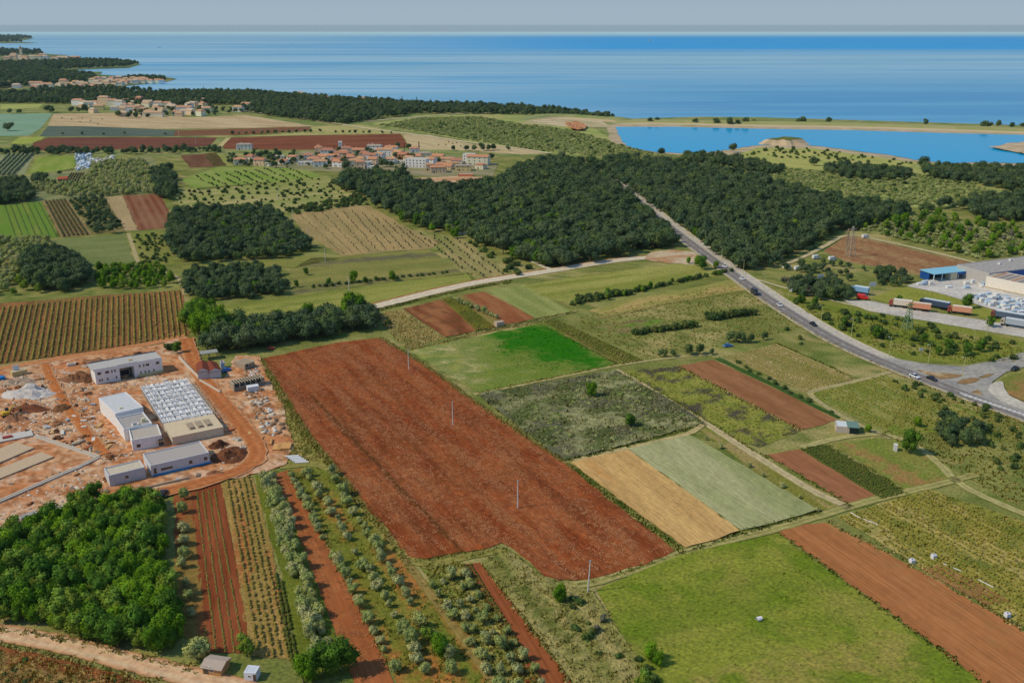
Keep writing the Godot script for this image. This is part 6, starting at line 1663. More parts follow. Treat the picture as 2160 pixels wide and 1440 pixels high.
	rubble("spoil", "small spoil mounds along the foundation beams", [60, 1090, 60, 1060, 190, 985, 225, 990, 232, 1045, 130, 1078], 4.2, 1.7, earth, 0.6)
	rubble("spoil", "small spoil mounds behind the two storey shell", [130, 776, 200, 760, 330, 738, 335, 744, 195, 772], 3.2, 1.5, earth, 0.7)
	rubble("rubble", "bricks and rubble in front of the two storey shell", [205, 818, 340, 790, 350, 800, 290, 812, 215, 834], 1.4, 0.55, bits, 0.8)
	for s in [[498, 930, 2.6, 1.1, "white concrete trough standing in the brown ring"], [512, 948, 2.0, 1.0, "small white machine frame on the ring's right rim"], [496, 970, 2.2, 0.8, "white concrete ring lying at the lower rim"], [72, 880, 1.6, 0.9, "pale boulder by the soil bank"], [150, 772, 3.4, 1.3, "white site hut by the orange dirt road"], [178, 775, 2.4, 0.8, "white tank beside the site hut"], [118, 1072, 3.6, 0.4, "flat concrete pad at the thicket side"]]:
		o = base("precast_block", G(s[0], s[1]), rng.randf_range(-0.6, 0.6))
		tag(o, s[4], "concrete block")
		solid("slab", o, Vector3(-s[2] / 2, 0, -s[2] * 0.3), Vector3(s[2] / 2, s[3], s[2] * 0.3), lin(190, 182, 172), "plain")
		solid("cap", o, Vector3(-s[2] * 0.3, s[3], -s[2] * 0.18), Vector3(s[2] * 0.3, s[3] + 0.12, s[2] * 0.18), lin(150, 140, 130), "plain")
	var goods: Array = []
	var shades := [lin(184, 150, 110), lin(196, 192, 186), lin(112, 100, 92), lin(160, 96, 72), lin(150, 160, 170)]
	for q: Vector3 in scatter([70, 900, 130, 880, 200, 880, 235, 950, 210, 985, 120, 930], 6.0, 0.4, 0.75) + scatter([150, 820, 205, 830, 215, 870, 170, 868], 6.0, 0.4, 0.7) + scatter([10, 1000, 130, 985, 170, 990, 40, 1050], 7.5, 0.4, 0.7) + scatter([120, 1040, 215, 1010, 222, 1045, 140, 1070], 6.0, 0.4, 0.7) + scatter([345, 800, 385, 795, 380, 802, 350, 812], 5.0, 0.3, 0.8) + scatter([450, 905, 520, 900, 530, 920, 470, 922], 5.0, 0.4, 0.7) + scatter([350, 1015, 420, 1000, 440, 1008, 380, 1026], 5.0, 0.4, 0.6):
		var m := base("material_stack", q, rng.randf() * PI)
		tag(m, "", "building material", "stacks of building material on the site")
		var hh := rng.randf_range(0.4, 1.1)
		var ll := rng.randf_range(0.9, 2.0)
		var cc: Color = shades[rng.randi() % 5]
		for i in 3:
			solid("layer", m, Vector3(-ll + rng.randf_range(0.0, 0.3), hh * i / 3.0, -0.6), Vector3(ll - rng.randf_range(0.0, 0.4), hh * (i + 0.85) / 3.0, 0.6 - rng.randf_range(0.0, 0.3)), cc, "plain")
		goods.append([m, seen_at(q)])
	tell_apart("small stack of building material on the site", goods)
	# timber and pipes by the haul road
	for s in [[600, 945, 5.2, 0.1, "right stack of light brown boards by the haul road"], [585, 947, 3.4, 0.1, "left stack of light brown boards by the haul road"], [572, 936, 1.0, 0.15, "narrow bundle of posts beside the board stacks"]]:
		o = base("timber_stack", G(s[0], s[1]), s[3])
		tag(o, s[4], "timber stack")
		for i in 6:
			var tn := rng.randf_range(0.85, 1.1)
			solid("plank", o, Vector3(-s[2] * 0.42, 0.16 * i, -2.6), Vector3(s[2] * 0.42 - rng.randf_range(0.0, 0.2), 0.16 * i + 0.14, 2.2), Color(lin(184, 140, 96).r * tn, lin(184, 140, 96).g * tn, lin(184, 140, 96).b * tn), "plain")
	for i in 5:
		var g := Geo.new()
		g.bar(Vector3(-2.2, 0.35, 0), Vector3(2.2, 0.35, 0), 0.34, 0.34, lin(204, 206, 210), 10)
		var m := put("pipe_bundle", g.mesh(mats.plain))
		m.position = G(616 + i * 5, 964 + i * 3.2)
		m.rotation.y = 0.12
		tag(m, "%s white pipe lying beside the red field, counted from the back" % ordinal(i + 1), "pipe", "white pipes by the red field")
	# the farm with red roofs
	a = G(418, 803)
	b = G(441, 800.5)
	gabled("farm_house", "left red roofed farm house with a white gable", a, b, 10.0, 3.9, 1.3, lin(186, 186, 184), lin(116, 62, 52), false)
	gabled("farm_house", "right red roofed farm house joined by a white party wall", G(442, 801), G(467, 797), 10.0, 3.4, 1.3, lin(180, 184, 188), lin(112, 58, 50), false)
	o = block("garage_building", "small bluish annex right of the red roofs", G(466, 778), G(474, 777), 3.0, 2.6, lin(150, 165, 190), lin(128, 84, 66), 0.1)
	o = frame("car_port", G(424, 762), G(461, 757))
	tag(o, "dark flat roofed carport on posts behind the farm", "carport")
	w = G(424, 762).distance_to(G(461, 757))
	solid("roof", o, Vector3(0, 3.0, -4.5), Vector3(w, 3.2, 0), lin(140, 144, 140))
	for x in [0.1, w * 0.5, w - 0.3]:
		solid("post", o, Vector3(x, 0, -0.3), Vector3(x + 0.2, 3.0, -0.1), lin(110, 110, 104), "plain")
		solid("post", o, Vector3(x, 0, -4.4), Vector3(x + 0.2, 3.0, -4.2), lin(110, 110, 104), "plain")
	# two roofless concrete sheds with bare beams
	for s in [[517, 782, 538, 775, 494, 772, 2.6, 6, "smaller roofless concrete shed with five bare beams"], [494, 828, 559, 813, 489, 815, 3.4, 12, "larger roofless concrete shed with a row of bare beams"]]:
		a = G(s[0], s[1])
		b = G(s[2], s[3])
		o = frame("concrete_shed", a, b)
		tag(o, s[8], "shed")
		w = a.distance_to(b)
		dep = 6.5 if s[7] == 6 else 4.6
		var gc := lin(118, 112, 106)
		solid("wall", o, Vector3(0, 0, -0.3), Vector3(w, s[6] * 0.55, 0), gc)
		solid("wall", o, Vector3(0, 0, -dep), Vector3(w, s[6], -dep + 0.3), gc)
		solid("wall", o, Vector3(0, 0, -dep + 0.3), Vector3(0.3, s[6], -0.3), lin(150, 138, 126))
		solid("wall", o, Vector3(w - 0.3, 0, -dep + 0.3), Vector3(w, s[6], -0.3), gc)
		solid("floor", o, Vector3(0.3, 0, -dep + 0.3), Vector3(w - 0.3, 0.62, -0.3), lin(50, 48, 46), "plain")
		for i in int(s[7]):
			var x: float = 0.1 + (w - 0.5) * i / (s[7] - 1.0)
			solid("beam", o, Vector3(x, s[6], -dep - 0.1), Vector3(x + 0.3, s[6] + 0.28, 0.1), lin(168, 156, 140), "plain")
			if i % 2 == 0:
				solid("pillar", o, Vector3(x, s[6] * 0.55, -0.28), Vector3(x + 0.3, s[6], -0.02), lin(150, 140, 128), "plain")
	o = block("site_container", "white site container in front of the larger shed", G(523, 830), G(547, 826), 2.6, 2.5, lin(196, 200, 206), lin(200, 202, 206), 0.05, "plaster", "container")
	o = block("site_container", "beige site cabin by the orange dirt road", G(26, 797), G(58, 790), 2.6, 2.3, lin(180, 160, 118), lin(188, 178, 158), 0.05, "plaster", "cabin")
	solid("sign_board", o, Vector3(1.0, 0, -2.2), Vector3(3.4, 4.4, -2.0), lin(198, 198, 200), "plain")
	var tank := Geo.new()
	tank.bar(Vector3(0, 0, 0), Vector3(0, 1.6, 0), 1.5, 1.5, lin(40, 110, 170), 14)
	tag(put("water_tank", tank.mesh(mats.plain)), "blue round tank at the left edge of the site", "tank").position = G(2, 802)


func flatten(v: Vector3) -> Vector3:
	return Vector3(v.x, 0, v.z)


# a house: ridge along x (across the front) or along z
func gabled(called: String, label: String, a: Vector3, b: Vector3, depth: float, h: float, rise: float, wall: Color, roof: Color, across := true, hip := 0.0, windows := 0, chimney := false, group := "") -> Node3D:
	var o := frame(called, a, b)
	tag(o, label, "house", group)
	var w := a.distance_to(b)
	var g := Geo.new()
	var t: float = 1.0 / tex_mean.plaster
	var wc := Color(wall.r * t, wall.g * t, wall.b * t)
	g.box(Vector3(0, -0.3, -depth), Vector3(w, h, 0), wc)
	var e := 0.4
	var r := Geo.new()
	t = 1.0 / tex_mean.tiles
	var rc := Color(roof.r * t, roof.g * t, roof.b * t)
	var lo := h - 0.05
	var p := [Vector3(-e, lo, e), Vector3(w + e, lo, e), Vector3(w + e, lo, -depth - e), Vector3(-e, lo, -depth - e)]
	var r0: Vector3
	var r1: Vector3
	if across:
		r0 = Vector3(-e + hip * (depth * 0.5 + e), h + rise, -depth * 0.5)
		r1 = Vector3(w + e - hip * (depth * 0.5 + e), h + rise, -depth * 0.5)
		if r1.x < r0.x + 0.2:
			r0.x = w * 0.5 - 0.1
			r1.x = w * 0.5 + 0.1
		r.flat(p[0], p[1], r1, r0, Vector3(w / 2, 0, -depth / 2), rc)
		r.flat(p[3], p[2], r1, r0, Vector3(w / 2, 0, -depth / 2), rc)
		for s in [[p[0], p[3], r0], [p[1], p[2], r1]]:
			if hip > 0.0:
				r.flat(s[0], s[1], s[2], s[2], Vector3(w / 2, 0, -depth / 2), rc)
			else:
				g.flat(s[0], s[1], s[2], s[2], Vector3(w / 2, 0, -depth / 2), wc)
	else:
		r0 = Vector3(w * 0.5, h + rise, e - hip * (w * 0.5 + e))
		r1 = Vector3(w * 0.5, h + rise, -depth - e + hip * (w * 0.5 + e))
		r.flat(p[0], p[3], r1, r0, Vector3(w / 2, 0, -depth / 2), rc)
		r.flat(p[1], p[2], r1, r0, Vector3(w / 2, 0, -depth / 2), rc)
		for s in [[p[0], p[1], r0], [p[3], p[2], r1]]:
			if hip > 0.0:
				r.flat(s[0], s[1], s[2], s[2], Vector3(w / 2, 0, -depth / 2), rc)
			else:
				g.flat(s[0], s[1], s[2], s[2], Vector3(w / 2, 0, -depth / 2), wc)
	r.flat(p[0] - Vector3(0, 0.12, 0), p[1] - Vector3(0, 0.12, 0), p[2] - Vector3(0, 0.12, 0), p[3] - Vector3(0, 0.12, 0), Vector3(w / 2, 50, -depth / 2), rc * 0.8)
	put("wall", g.mesh(mats.plaster), o)
	var rf := put("roof", r.mesh(mats.tiles), o)
	if chimney:
		var cg := Geo.new()
		cg.box(Vector3(w * 0.3, h + rise * 0.4, -depth * 0.62), Vector3(w * 0.3 + 0.7, h + rise + 0.8, -depth * 0.62 + 0.7), wall)
		put("chimney", cg.mesh(mats.plain), rf)
	var floors := 1 if h < 4.6 else 2 if h < 7.6 else 3
	for f in floors:
		for i in windows:
			opening(o, w * (i + 0.5) / windows, 1.0 + 2.8 * f, 1.1, 1.3)
		if windows > 1:
			opening(o, 0.0, 1.0 + 2.8 * f, 1.1, 1.3, -depth * 0.5, "window", -PI / 2)
	if windows > 0:
		opening(o, w * 0.5 / windows + 1.6 if windows > 1 else w * 0.2, 0.0, 1.1, 2.1, 0.0, "door")
	return o


func make_villages() -> void:
	var W := [lin(226, 222, 216), lin(218, 206, 188), lin(214, 184, 162), lin(206, 214, 220), lin(214, 190, 142), lin(190, 122, 98)]
	var names := ["white", "cream", "pinkish", "pale blue", "ochre", "terracotta"]
	var R := [lin(178, 128, 106), lin(164, 114, 97), lin(184, 138, 112), lin(150, 140, 132)]
	var far_roof := [lin(188, 146, 122), lin(180, 136, 116), lin(178, 160, 142)]
	# left x, base y, width in metres, depth, eaves, rise, turn (degrees), wall, roof, windows, what sets it apart
	for s in [
		[498, 316, 17, 9, 6.0, 1.2, 6, 0, 3, 4, "long white house half hidden by trees at the village's far left"],
		[492, 348, 13, 10, 5.6, 1.6, 8, 1, 0, 3, "cream house with red hip roof nearest the striped orchard"],
		[534, 349, 11, 10, 5.8, 2.0, -12, 2, 1, 2, "pink house with a steep roof and white side wing"],
		[556, 351, 6, 6, 3.4, 1.0, -12, 1, 3, 1, "little pale wing in front of the pink steep roofed house"],
		[664, 326, 9, 9, 7.6, 2.6, 10, 2, 0, 2, "narrow tall pink house at the back of the village core"],
		[676, 328, 15, 10, 6.0, 1.8, 4, 0, 1, 4, "white house with arched ground floor behind the core"],
		[648, 345, 14, 11, 4.6, 2.2, 8, 1, 0, 2, "house with a wide orange pyramid roof"],
		[660, 352, 14, 10, 5.6, 1.4, 5, 3, 2, 3, "pale blue villa beside the white terrace"],
		[704, 334, 15, 10, 5.8, 1.6, -6, 2, 1, 3, "pinkish house in the middle of the core"],
		[720, 325, 12, 9, 6.6, 1.8, 10, 1, 1, 2, "cream house under the white gable of the church"],
		[742, 328, 13, 9, 6.2, 1.8, -4, 2, 0, 3, "salmon house right of the white gable"],
		[700, 346, 12, 9, 4.8, 1.6, 14, 5, 1, 2, "terracotta house low in the core"],
		[722, 342, 13, 10, 5.4, 1.6, 2, 2, 0, 3, "pink house with long roof in the core's front"],
		[736, 352, 13, 10, 6.4, 1.4, 8, 1, 2, 3, "cream house with balcony at the core's lower edge"],
		[750, 357, 9, 8, 7.4, 1.0, 3, 2, 0, 2, "tall salmon house beside the blue wall"],
		[764, 340, 14, 10, 6.8, 1.8, -14, 0, 1, 2, "white gabled house above the round trees"],
		[774, 318, 15, 10, 5.6, 1.6, -10, 3, 3, 3, "light blue house with grey roof at the far right of the core"],
		[800, 330, 14, 11, 7.4, 1.8, -8, 0, 2, 3, "white two part house with a bright orange roof"],
		[812, 322, 13, 9, 6.0, 1.8, -8, 3, 0, 2, "blue grey house behind the bright orange roof"],
		[838, 337, 10, 9, 5.8, 2.2, -22, 5, 1, 2, "brown gabled house above the long white block"],
		[864, 322, 11, 9, 4.8, 1.6, 6, 0, 0, 2, "white house with red roof left of the tall cypress"],
		[884, 330, 13, 8, 3.6, 1.4, 4, 1, 3, 2, "low cottage in front of the tall cypress"],
		[910, 340, 12, 10, 5.6, 2.2, -16, 4, 0, 2, "ochre house with an orange roof right of the white block"],
		[928, 344, 14, 9, 4.6, 1.4, -12, 2, 2, 2, "pale pink wing joined to the ochre house"],
		[908, 365, 15, 10, 5.6, 1.4, 6, 2, 0, 4, "house with orange roof and dark balconies above the gravel lot"],
		[898, 360, 8, 8, 6.0, 0.8, 6, 2, 2, 1, "tall narrow salmon house left of the orange roof"],
		[944, 352, 12, 8, 4.0, 0.8, 0, 4, 2, 2, "ochre low house behind the bright bush"],
		[960, 361, 15, 9, 5.4, 0.8, 0, 4, 3, 3, "flat ochre house beside the bright bush"],
		[984, 348, 22, 12, 8.6, 1.8, -12, 1, 0, 4, "big cream apartment house at the right end of the village"],
	]:
		var at := G(s[0], s[1])
		var dir := Vector3(cos(deg_to_rad(s[6])), 0, -sin(deg_to_rad(s[6])))
		gabled("village_house", s[10], at, at + dir * s[2], s[3], s[4], s[5], W[s[7]], R[s[8]], s[2] > s[3], 0.0 if s[6] < -3 else 0.7, s[9], s[4] > 5.0, "houses of the near village")
	var filler: Array = []
	for s in [[690, 341], [712, 331], [731, 337], [748, 346], [757, 333], [787, 337], [790, 326], [826, 331], [850, 342], [872, 337], [897, 347], [934, 357], [951, 347], [684, 335], [668, 339], [604, 341], [586, 346], [516, 341], [1002, 356], [640, 337], [776, 348], [815, 346], [918, 356], [700, 352]]:
		var at := G(s[0], s[1])
		var turn := deg_to_rad(rng.randf_range(-34, 4))
		var kk := rng.randi() % 3
		var o := gabled("village_house", "", at, at + Vector3(cos(turn), 0, -sin(turn)) * rng.randf_range(8, 12), rng.randf_range(7, 10), rng.randf_range(3.4, 6.4), rng.randf_range(1.4, 2.2), W[kk], R[rng.randi() % 3], true, 0.6 if kk == 1 else 0.0, 2, false, "small infill houses of the near village")
		filler.append([o, Vector3(s[0], s[1], 0)])
	tell_apart("small tile roofed infill house of the near village", filler)
	filler = []
	for i in 34:
		var at := G(rng.randf_range(150, 430), rng.randf_range(222, 246) if i % 2 else rng.randf_range(219, 236))
		var turn := deg_to_rad(rng.randf_range(-40, 10))
		var kk := rng.randi() % 3
		var o := gabled("coast_house", "", at, at + Vector3(cos(turn), 0, -sin(turn)) * rng.randf_range(10, 16), 10.0, rng.randf_range(5, 8), 2.4, W[kk], far_roof[rng.randi() % 3], true, 0.5, 0, false, "small infill houses of the coastal village")
		filler.append([o, seen_at(at)])
	tell_apart("small pale infill house of the coastal village", filler)
	filler = []
	for i in 40:
		var f := rng.randf()
		var at := G(lerpf(60, 335, f), lerpf(186, 173, smoothstep(0.35, 0.9, f)) + rng.randf_range(-3.0, 3.0))
		var kk := rng.randi() % 3
		var o := gabled("town_house", "", at, at + Vector3(rng.randf_range(12, 18), 0, rng.randf_range(-5, 8)), 12.0, rng.randf_range(5, 9), 2.6, W[kk], far_roof[rng.randi() % 3], true, 0.4, 0, false, "infill houses of the town on the point")
		filler.append([o, seen_at(at)])
	tell_apart("tiny pale infill house of the town on the point", filler)
	# flat roofed buildings of the near village
	for s in [[854, 353, 22, 11, 8.8, -14, 0, "long white flat roofed apartment block in the village"], [976, 344, 12, 10, 9.4, -12, 0, "white tower part left of the big cream apartment house"], [628, 348, 16, 7, 3.2, 4, 0, "low white carport terrace beside the striped orchard"], [774, 358, 11, 8, 3.4, 3, 0, "low white garage right of the blue wall"], [768, 354, 7, 8, 6.0, 3, 3, "blue walled house at the core's lower right"], [966, 373, 14, 6, 2.6, 0, 5, "long low brick red store by the gravel lot"], [828, 345, 12, 6, 3.0, -4, 1, "pale outbuildings left of the long white block"], [714, 317, 4, 9, 9.5, 8, 0, "white church gable standing over the core"], [566, 335, 16, 8, 3.0, 4, 1, "tan unfinished house lot behind the steep pink house"]]:
		var at := G(s[0], s[1])
		var dir := Vector3(cos(deg_to_rad(s[5])), 0, -sin(deg_to_rad(s[5])))
		var o := block("village_block", s[7], at, at + dir * s[2], s[3], s[4], W[s[6]], lin(176, 168, 158), 0.3)
		var n := int(s[2] / 3.2)
		for f in int(s[4] / 2.9):
			for i in n:
				opening(o, s[2] * (i + 0.5) / n, 1.0 + 2.8 * f, 1.3, 1.3)
	# coastal village: houses in a belt, smaller in the picture
	var k := 0
	for s in [[150, 222, 24, 9, 3], [176, 226, 16, 8, 0], [206, 222, 22, 14, 2], [226, 225, 16, 11, 1], [240, 226, 18, 10, 3], [256, 220, 14, 7, 1], [285, 219, 13, 11, 5], [300, 224, 18, 8, 0], [322, 226, 18, 8, 0], [340, 226, 16, 7, 1], [232, 234, 14, 6, 0], [250, 236, 12, 6, 2], [264, 236, 17, 8, 0], [350, 231, 18, 6, 2], [300, 247, 34, 7, 1], [372, 238, 26, 9, 0], [378, 216, 14, 6, 1], [410, 218, 18, 7, 0], [362, 244, 12, 6, 0], [392, 240, 12, 6, 0], [490, 236, 18, 8, 0], [508, 230, 16, 9, 1], [625, 203, 16, 7, 1], [650, 210, 20, 6, 1], [676, 212, 20, 6, 2], [706, 218, 14, 5, 0], [732, 214, 12, 6, 0], [760, 213, 10, 5, 0], [280, 232, 13, 6, 1], [196, 232, 18, 7, 4]]:
		k += 1
		var at := G(s[0], s[1])
		var turn := deg_to_rad(rng.randf_range(-16, 16))
		gabled("coast_house", "%s walled house at the coastal village, %s counted along its streets" % [names[s[4]], ordinal(k)], at, at + Vector3(cos(turn), 0, -sin(turn)) * s[2] * 0.9, 11.0, s[3], 2.6, W[s[4]], far_roof[k % 3], true, 0.5 if k % 2 else 0.0, 0, false, "houses of the coastal village")
	# first coast town on the point and the far town with its church tower
	k = 0
	for s in [[12, 183], [24, 186], [58, 182, 34], [84, 186, 26], [124, 182, 18, 14], [138, 184], [150, 181], [160, 183, 18, 10], [172, 185], [186, 184], [194, 179], [204, 177], [214, 179], [222, 175], [232, 178], [240, 174], [250, 177], [258, 173], [266, 176], [272, 171], [280, 175], [290, 172], [298, 174], [306, 176], [186, 175], [196, 172], [210, 170], [226, 169], [242, 168], [182, 188], [200, 188], [218, 184], [232, 184]]:
		k += 1
		var at := G(s[0], s[1])
		var wide_m: float = s[2] if s.size() > 2 else rng.randf_range(13, 20)
		var i := rng.randi() % 3
		gabled("town_house", "small %s house of the town on the point, %s from its left end" % [names[i], ordinal(k)], at, at + Vector3(wide_m, 0, rng.randf_range(-4, 4)), 14.0, s[3] if s.size() > 3 else rng.randf_range(6, 10), 3.0, W[i], far_roof[rng.randi() % 3], true, 0.4, 0, false, "houses of the town on the point")
	k = 0
	for s in [[6, 127], [18, 125], [30, 124], [42, 126], [58, 125], [70, 126], [84, 125], [106, 128], [118, 127], [128, 128], [144, 126], [152, 127], [20, 119], [80, 120]]:
		k += 1
		var at := G(s[0], s[1])
		gabled("town_house", "tiny pale house of the far church town, %s from its left end" % ordinal(k), at, at + Vector3(30, 0, rng.randf_range(-6, 6)), 18.0, rng.randf_range(9, 15), 4.0, W[rng.randi() % 3], far_roof[rng.randi() % 3], true, 0.4, 0, false, "houses of the far church town")
	var tower := base("church_tower", G(45, 121))
	tag(tower, "slender pale church tower above the far town", "church tower")
	solid("shaft", tower, Vector3(-5, 0, -5), Vector3(5, 38, 5), lin(200, 186, 168))
	var sp := Geo.new()
	sp.bar(Vector3(0, 38, 0), Vector3(0, 50, 0), 6.4, 0.3, lin(170, 120, 96), 8)
	put("spire", sp.mesh(mats.plain), tower)


func make_yards() -> void:
	# factory halls at the right
	var fa := flatten(G(2088, 576, 7.0))
	var fb := flatten(G(2165, 566, 7.0))
	fb = fa + (fb - fa).normalized() * 90.0
	var o := block("factory_hall", "large factory hall with a flat grey roof", fa, fb, 22.0, 7.0, lin(160, 158, 156), lin(150, 146, 144), 0.2, "dirt")
	for i in 5:
		solid("roof_vent", o, Vector3(22 + i * 13, 6.8, -14 - (i % 2) * 4), Vector3(23.5 + i * 13, 7.8, -12.6 - (i % 2) * 4), lin(196, 196, 196), "plain")
	solid("blue_panel", o, Vector3(9.0, 0.3, 0.02), Vector3(88.0, 6.4, 0.12), lin(24, 78, 146), "ribbed")
	var wa := flatten(G(2082, 582, 6.4))
	var wb := flatten(G(2160, 598, 6.4))
	wb = wa + (wb - wa).normalized() * 70.0
	o = block("factory_hall", "white walled hall with a striped rusty roof", wa, wb, 17.0, 6.4, lin(206, 200, 192), lin(168, 160, 152), 0.2)
	for i in 20:
		solid("roof_strip", o, Vector3(2.0 + i * 3.4, 6.0, -16.4), Vector3(4.0 + i * 3.4, 6.3, -0.6), lin(128, 120, 116) if i % 3 else lin(160, 124, 104), "ribbed")
	solid("plinth", o, Vector3(0.5, 0, 0.02), Vector3(69, 0.7, 0.3), lin(150, 136, 108))
	o = frame("blue_shed", G(1970, 595), G(2072, 584))
	tag(o, "open blue shed with a light blue roof in the factory yard", "shed")
	var w := G(1970, 595).distance_to(G(2072, 584))
	solid("roof", o, Vector3(-0.6, 4.4, -11), Vector3(w + 0.6, 4.7, 0.6), lin(122, 176, 206), "ribbed")
	solid("back_wall", o, Vector3(0, 0, -10.8), Vector3(w, 4.4, -10.5), lin(24, 66, 120), "ribbed")
	solid("side_wall", o, Vector3(0, 0, -10.5), Vector3(0.4, 4.4, -4), lin(22, 72, 140), "ribbed")
	solid("office_box", o, Vector3(w * 0.33, 0, -4), Vector3(w * 0.46, 4.4, 0.4), lin(190, 182, 160))
	solid("fascia", o, Vector3(w * 0.46, 3.0, 0.2), Vector3(w, 4.4, 0.4), lin(20, 86, 160), "ribbed")
	for i in 7:
		solid("post", o, Vector3(w * i / 6.0 - 0.15, 0, -0.4), Vector3(w * i / 6.0 + 0.15, 4.4, 0.0), lin(190, 200, 210), "plain")
	var crates := [lin(196, 200, 206), lin(170, 188, 204), lin(206, 204, 200), lin(150, 168, 186)]
	var k := 0
	var stacks: Array = []
	for p: Vector3 in scatter([2050, 628, 2100, 622, 2200, 650, 2240, 690, 2160, 668, 2095, 650], 3.1, 0.3, 0.85) + scatter([1975, 604, 2080, 590, 2085, 606, 2010, 618, 1985, 612], 7.0, 0.4, 0.6) + scatter([1935, 600, 1960, 594, 1965, 602, 1945, 606], 3.5, 0.4):
		k += 1
		if k > 120:
			break
		var s := rng.randf_range(0.8, 1.35)
		var m := put("goods_stack", cached("stack %d" % (k % 4), func() -> Mesh:
			var g := Geo.new()
			for i in 3:
				g.box(Vector3(-1.1, 0.14 + i * 0.8, -0.9), Vector3(1.1, 0.86 + i * 0.8, 0.9), crates[k % 4])
			g.box(Vector3(-1.15, 0, -0.95), Vector3(1.15, 0.12, 0.95), lin(150, 130, 100))
			return g.mesh(mats.plain)))
		m.position = p + Vector3(0, 0.3, 0)
		m.rotation.y = 0.16 + (PI / 2 if k % 3 == 0 else 0.0)
		m.scale = Vector3(s, rng.randf_range(0.35, 0.9), s)
		tag(m, "", "pallet", "goods pallets in the factory yard")
		stacks.append([m, seen_at(p)])
	tell_apart("wrapped pallet of goods in the factory yard", stacks)
	# tin shed by the farm lane
	o = block("tin_shed", "white and green tin shed beside the farm lane", G(1764, 912), G(1792, 917), 5.5, 2.4, lin(176, 166, 158), lin(190, 196, 200), 0.05, "ribbed", "shed")
	o.rotation.y += 0.25
	solid("green_roof", o, Vector3(3.6, 2.5, -5.4), Vector3(7.6, 2.62, 0.6), lin(98, 126, 114), "ribbed")
	solid("tarpaulin", o, Vector3(4.4, 0, 0.05), Vector3(7.4, 2.4, 0.5), lin(28, 42, 42), "plain")
	o = block("tin_shed", "small white hut leaning on the large round tree", G(1885, 952), G(1893, 953), 1.6, 2.4, lin(196, 196, 200), lin(200, 200, 204), 0.05, "plaster", "hut")
	# stone hut and camper at the lower left
	gabled("stone_hut", "little brick hut with a patched tin roof by the dirt road", G(427, 1422), G(466, 1428), 4.0, 2.0, 0.7, lin(170, 128, 92), lin(164, 150, 142), true, 0.0, 1)
	o = block("garden_cabin", "white cabin with small window beside the brick hut", G(515, 1436), G(540, 1438), 2.6, 2.2, lin(196, 200, 210), lin(184, 192, 204), 0.05, "ribbed", "cabin")
	opening(o, 1.2, 1.0, 0.7, 0.6)
	opening(o, 2.4, 0.2, 0.7, 1.7, 0.0, "door")
	gabled("field_hut", "small red roofed house among the left olive groves", G(122, 385), G(142, 384), 8.0, 3.2, 1.6, lin(150, 110, 90), lin(160, 84, 66), true, 0.0, 2)
	o = block("field_hut", "grey roofed shelter inside the rounded copse", G(478, 602), G(504, 600), 4.0, 3.4, lin(150, 146, 140), lin(176, 166, 156), 0.05, "ribbed", "hut")
	o = block("field_hut", "ruined white walls at the forest corner", G(962, 496), G(984, 494), 4.0, 2.2, lin(196, 194, 188), lin(120, 116, 110), 0.5, "plaster", "ruin")
	o = block("field_hut", "low white wall remains right of the ruin", G(992, 498), G(1024, 496), 1.2, 1.0, lin(190, 186, 176), lin(160, 152, 140), 0.3, "plaster", "ruin")
	o = block("field_hut", "small stone hut at the end of the short olive row", G(1048, 690), G(1064, 687), 2.6, 2.2, lin(176, 156, 140), lin(168, 150, 140), 0.1, "plaster", "hut")
	rubble("plastic_cover", "white plastic sheeting over the far garden plot", [157, 326, 195, 322, 190, 356, 160, 362], 4.0, 2.2, [lin(190, 196, 204), lin(170, 184, 198), lin(120, 150, 176)], 0.85)
	rubble("plastic_cover", "scattered white sheeting beside the olive grove", [195, 336, 240, 332, 236, 344, 200, 348], 5.5, 2.6, [lin(190, 192, 194), lin(160, 160, 150)], 0.7)


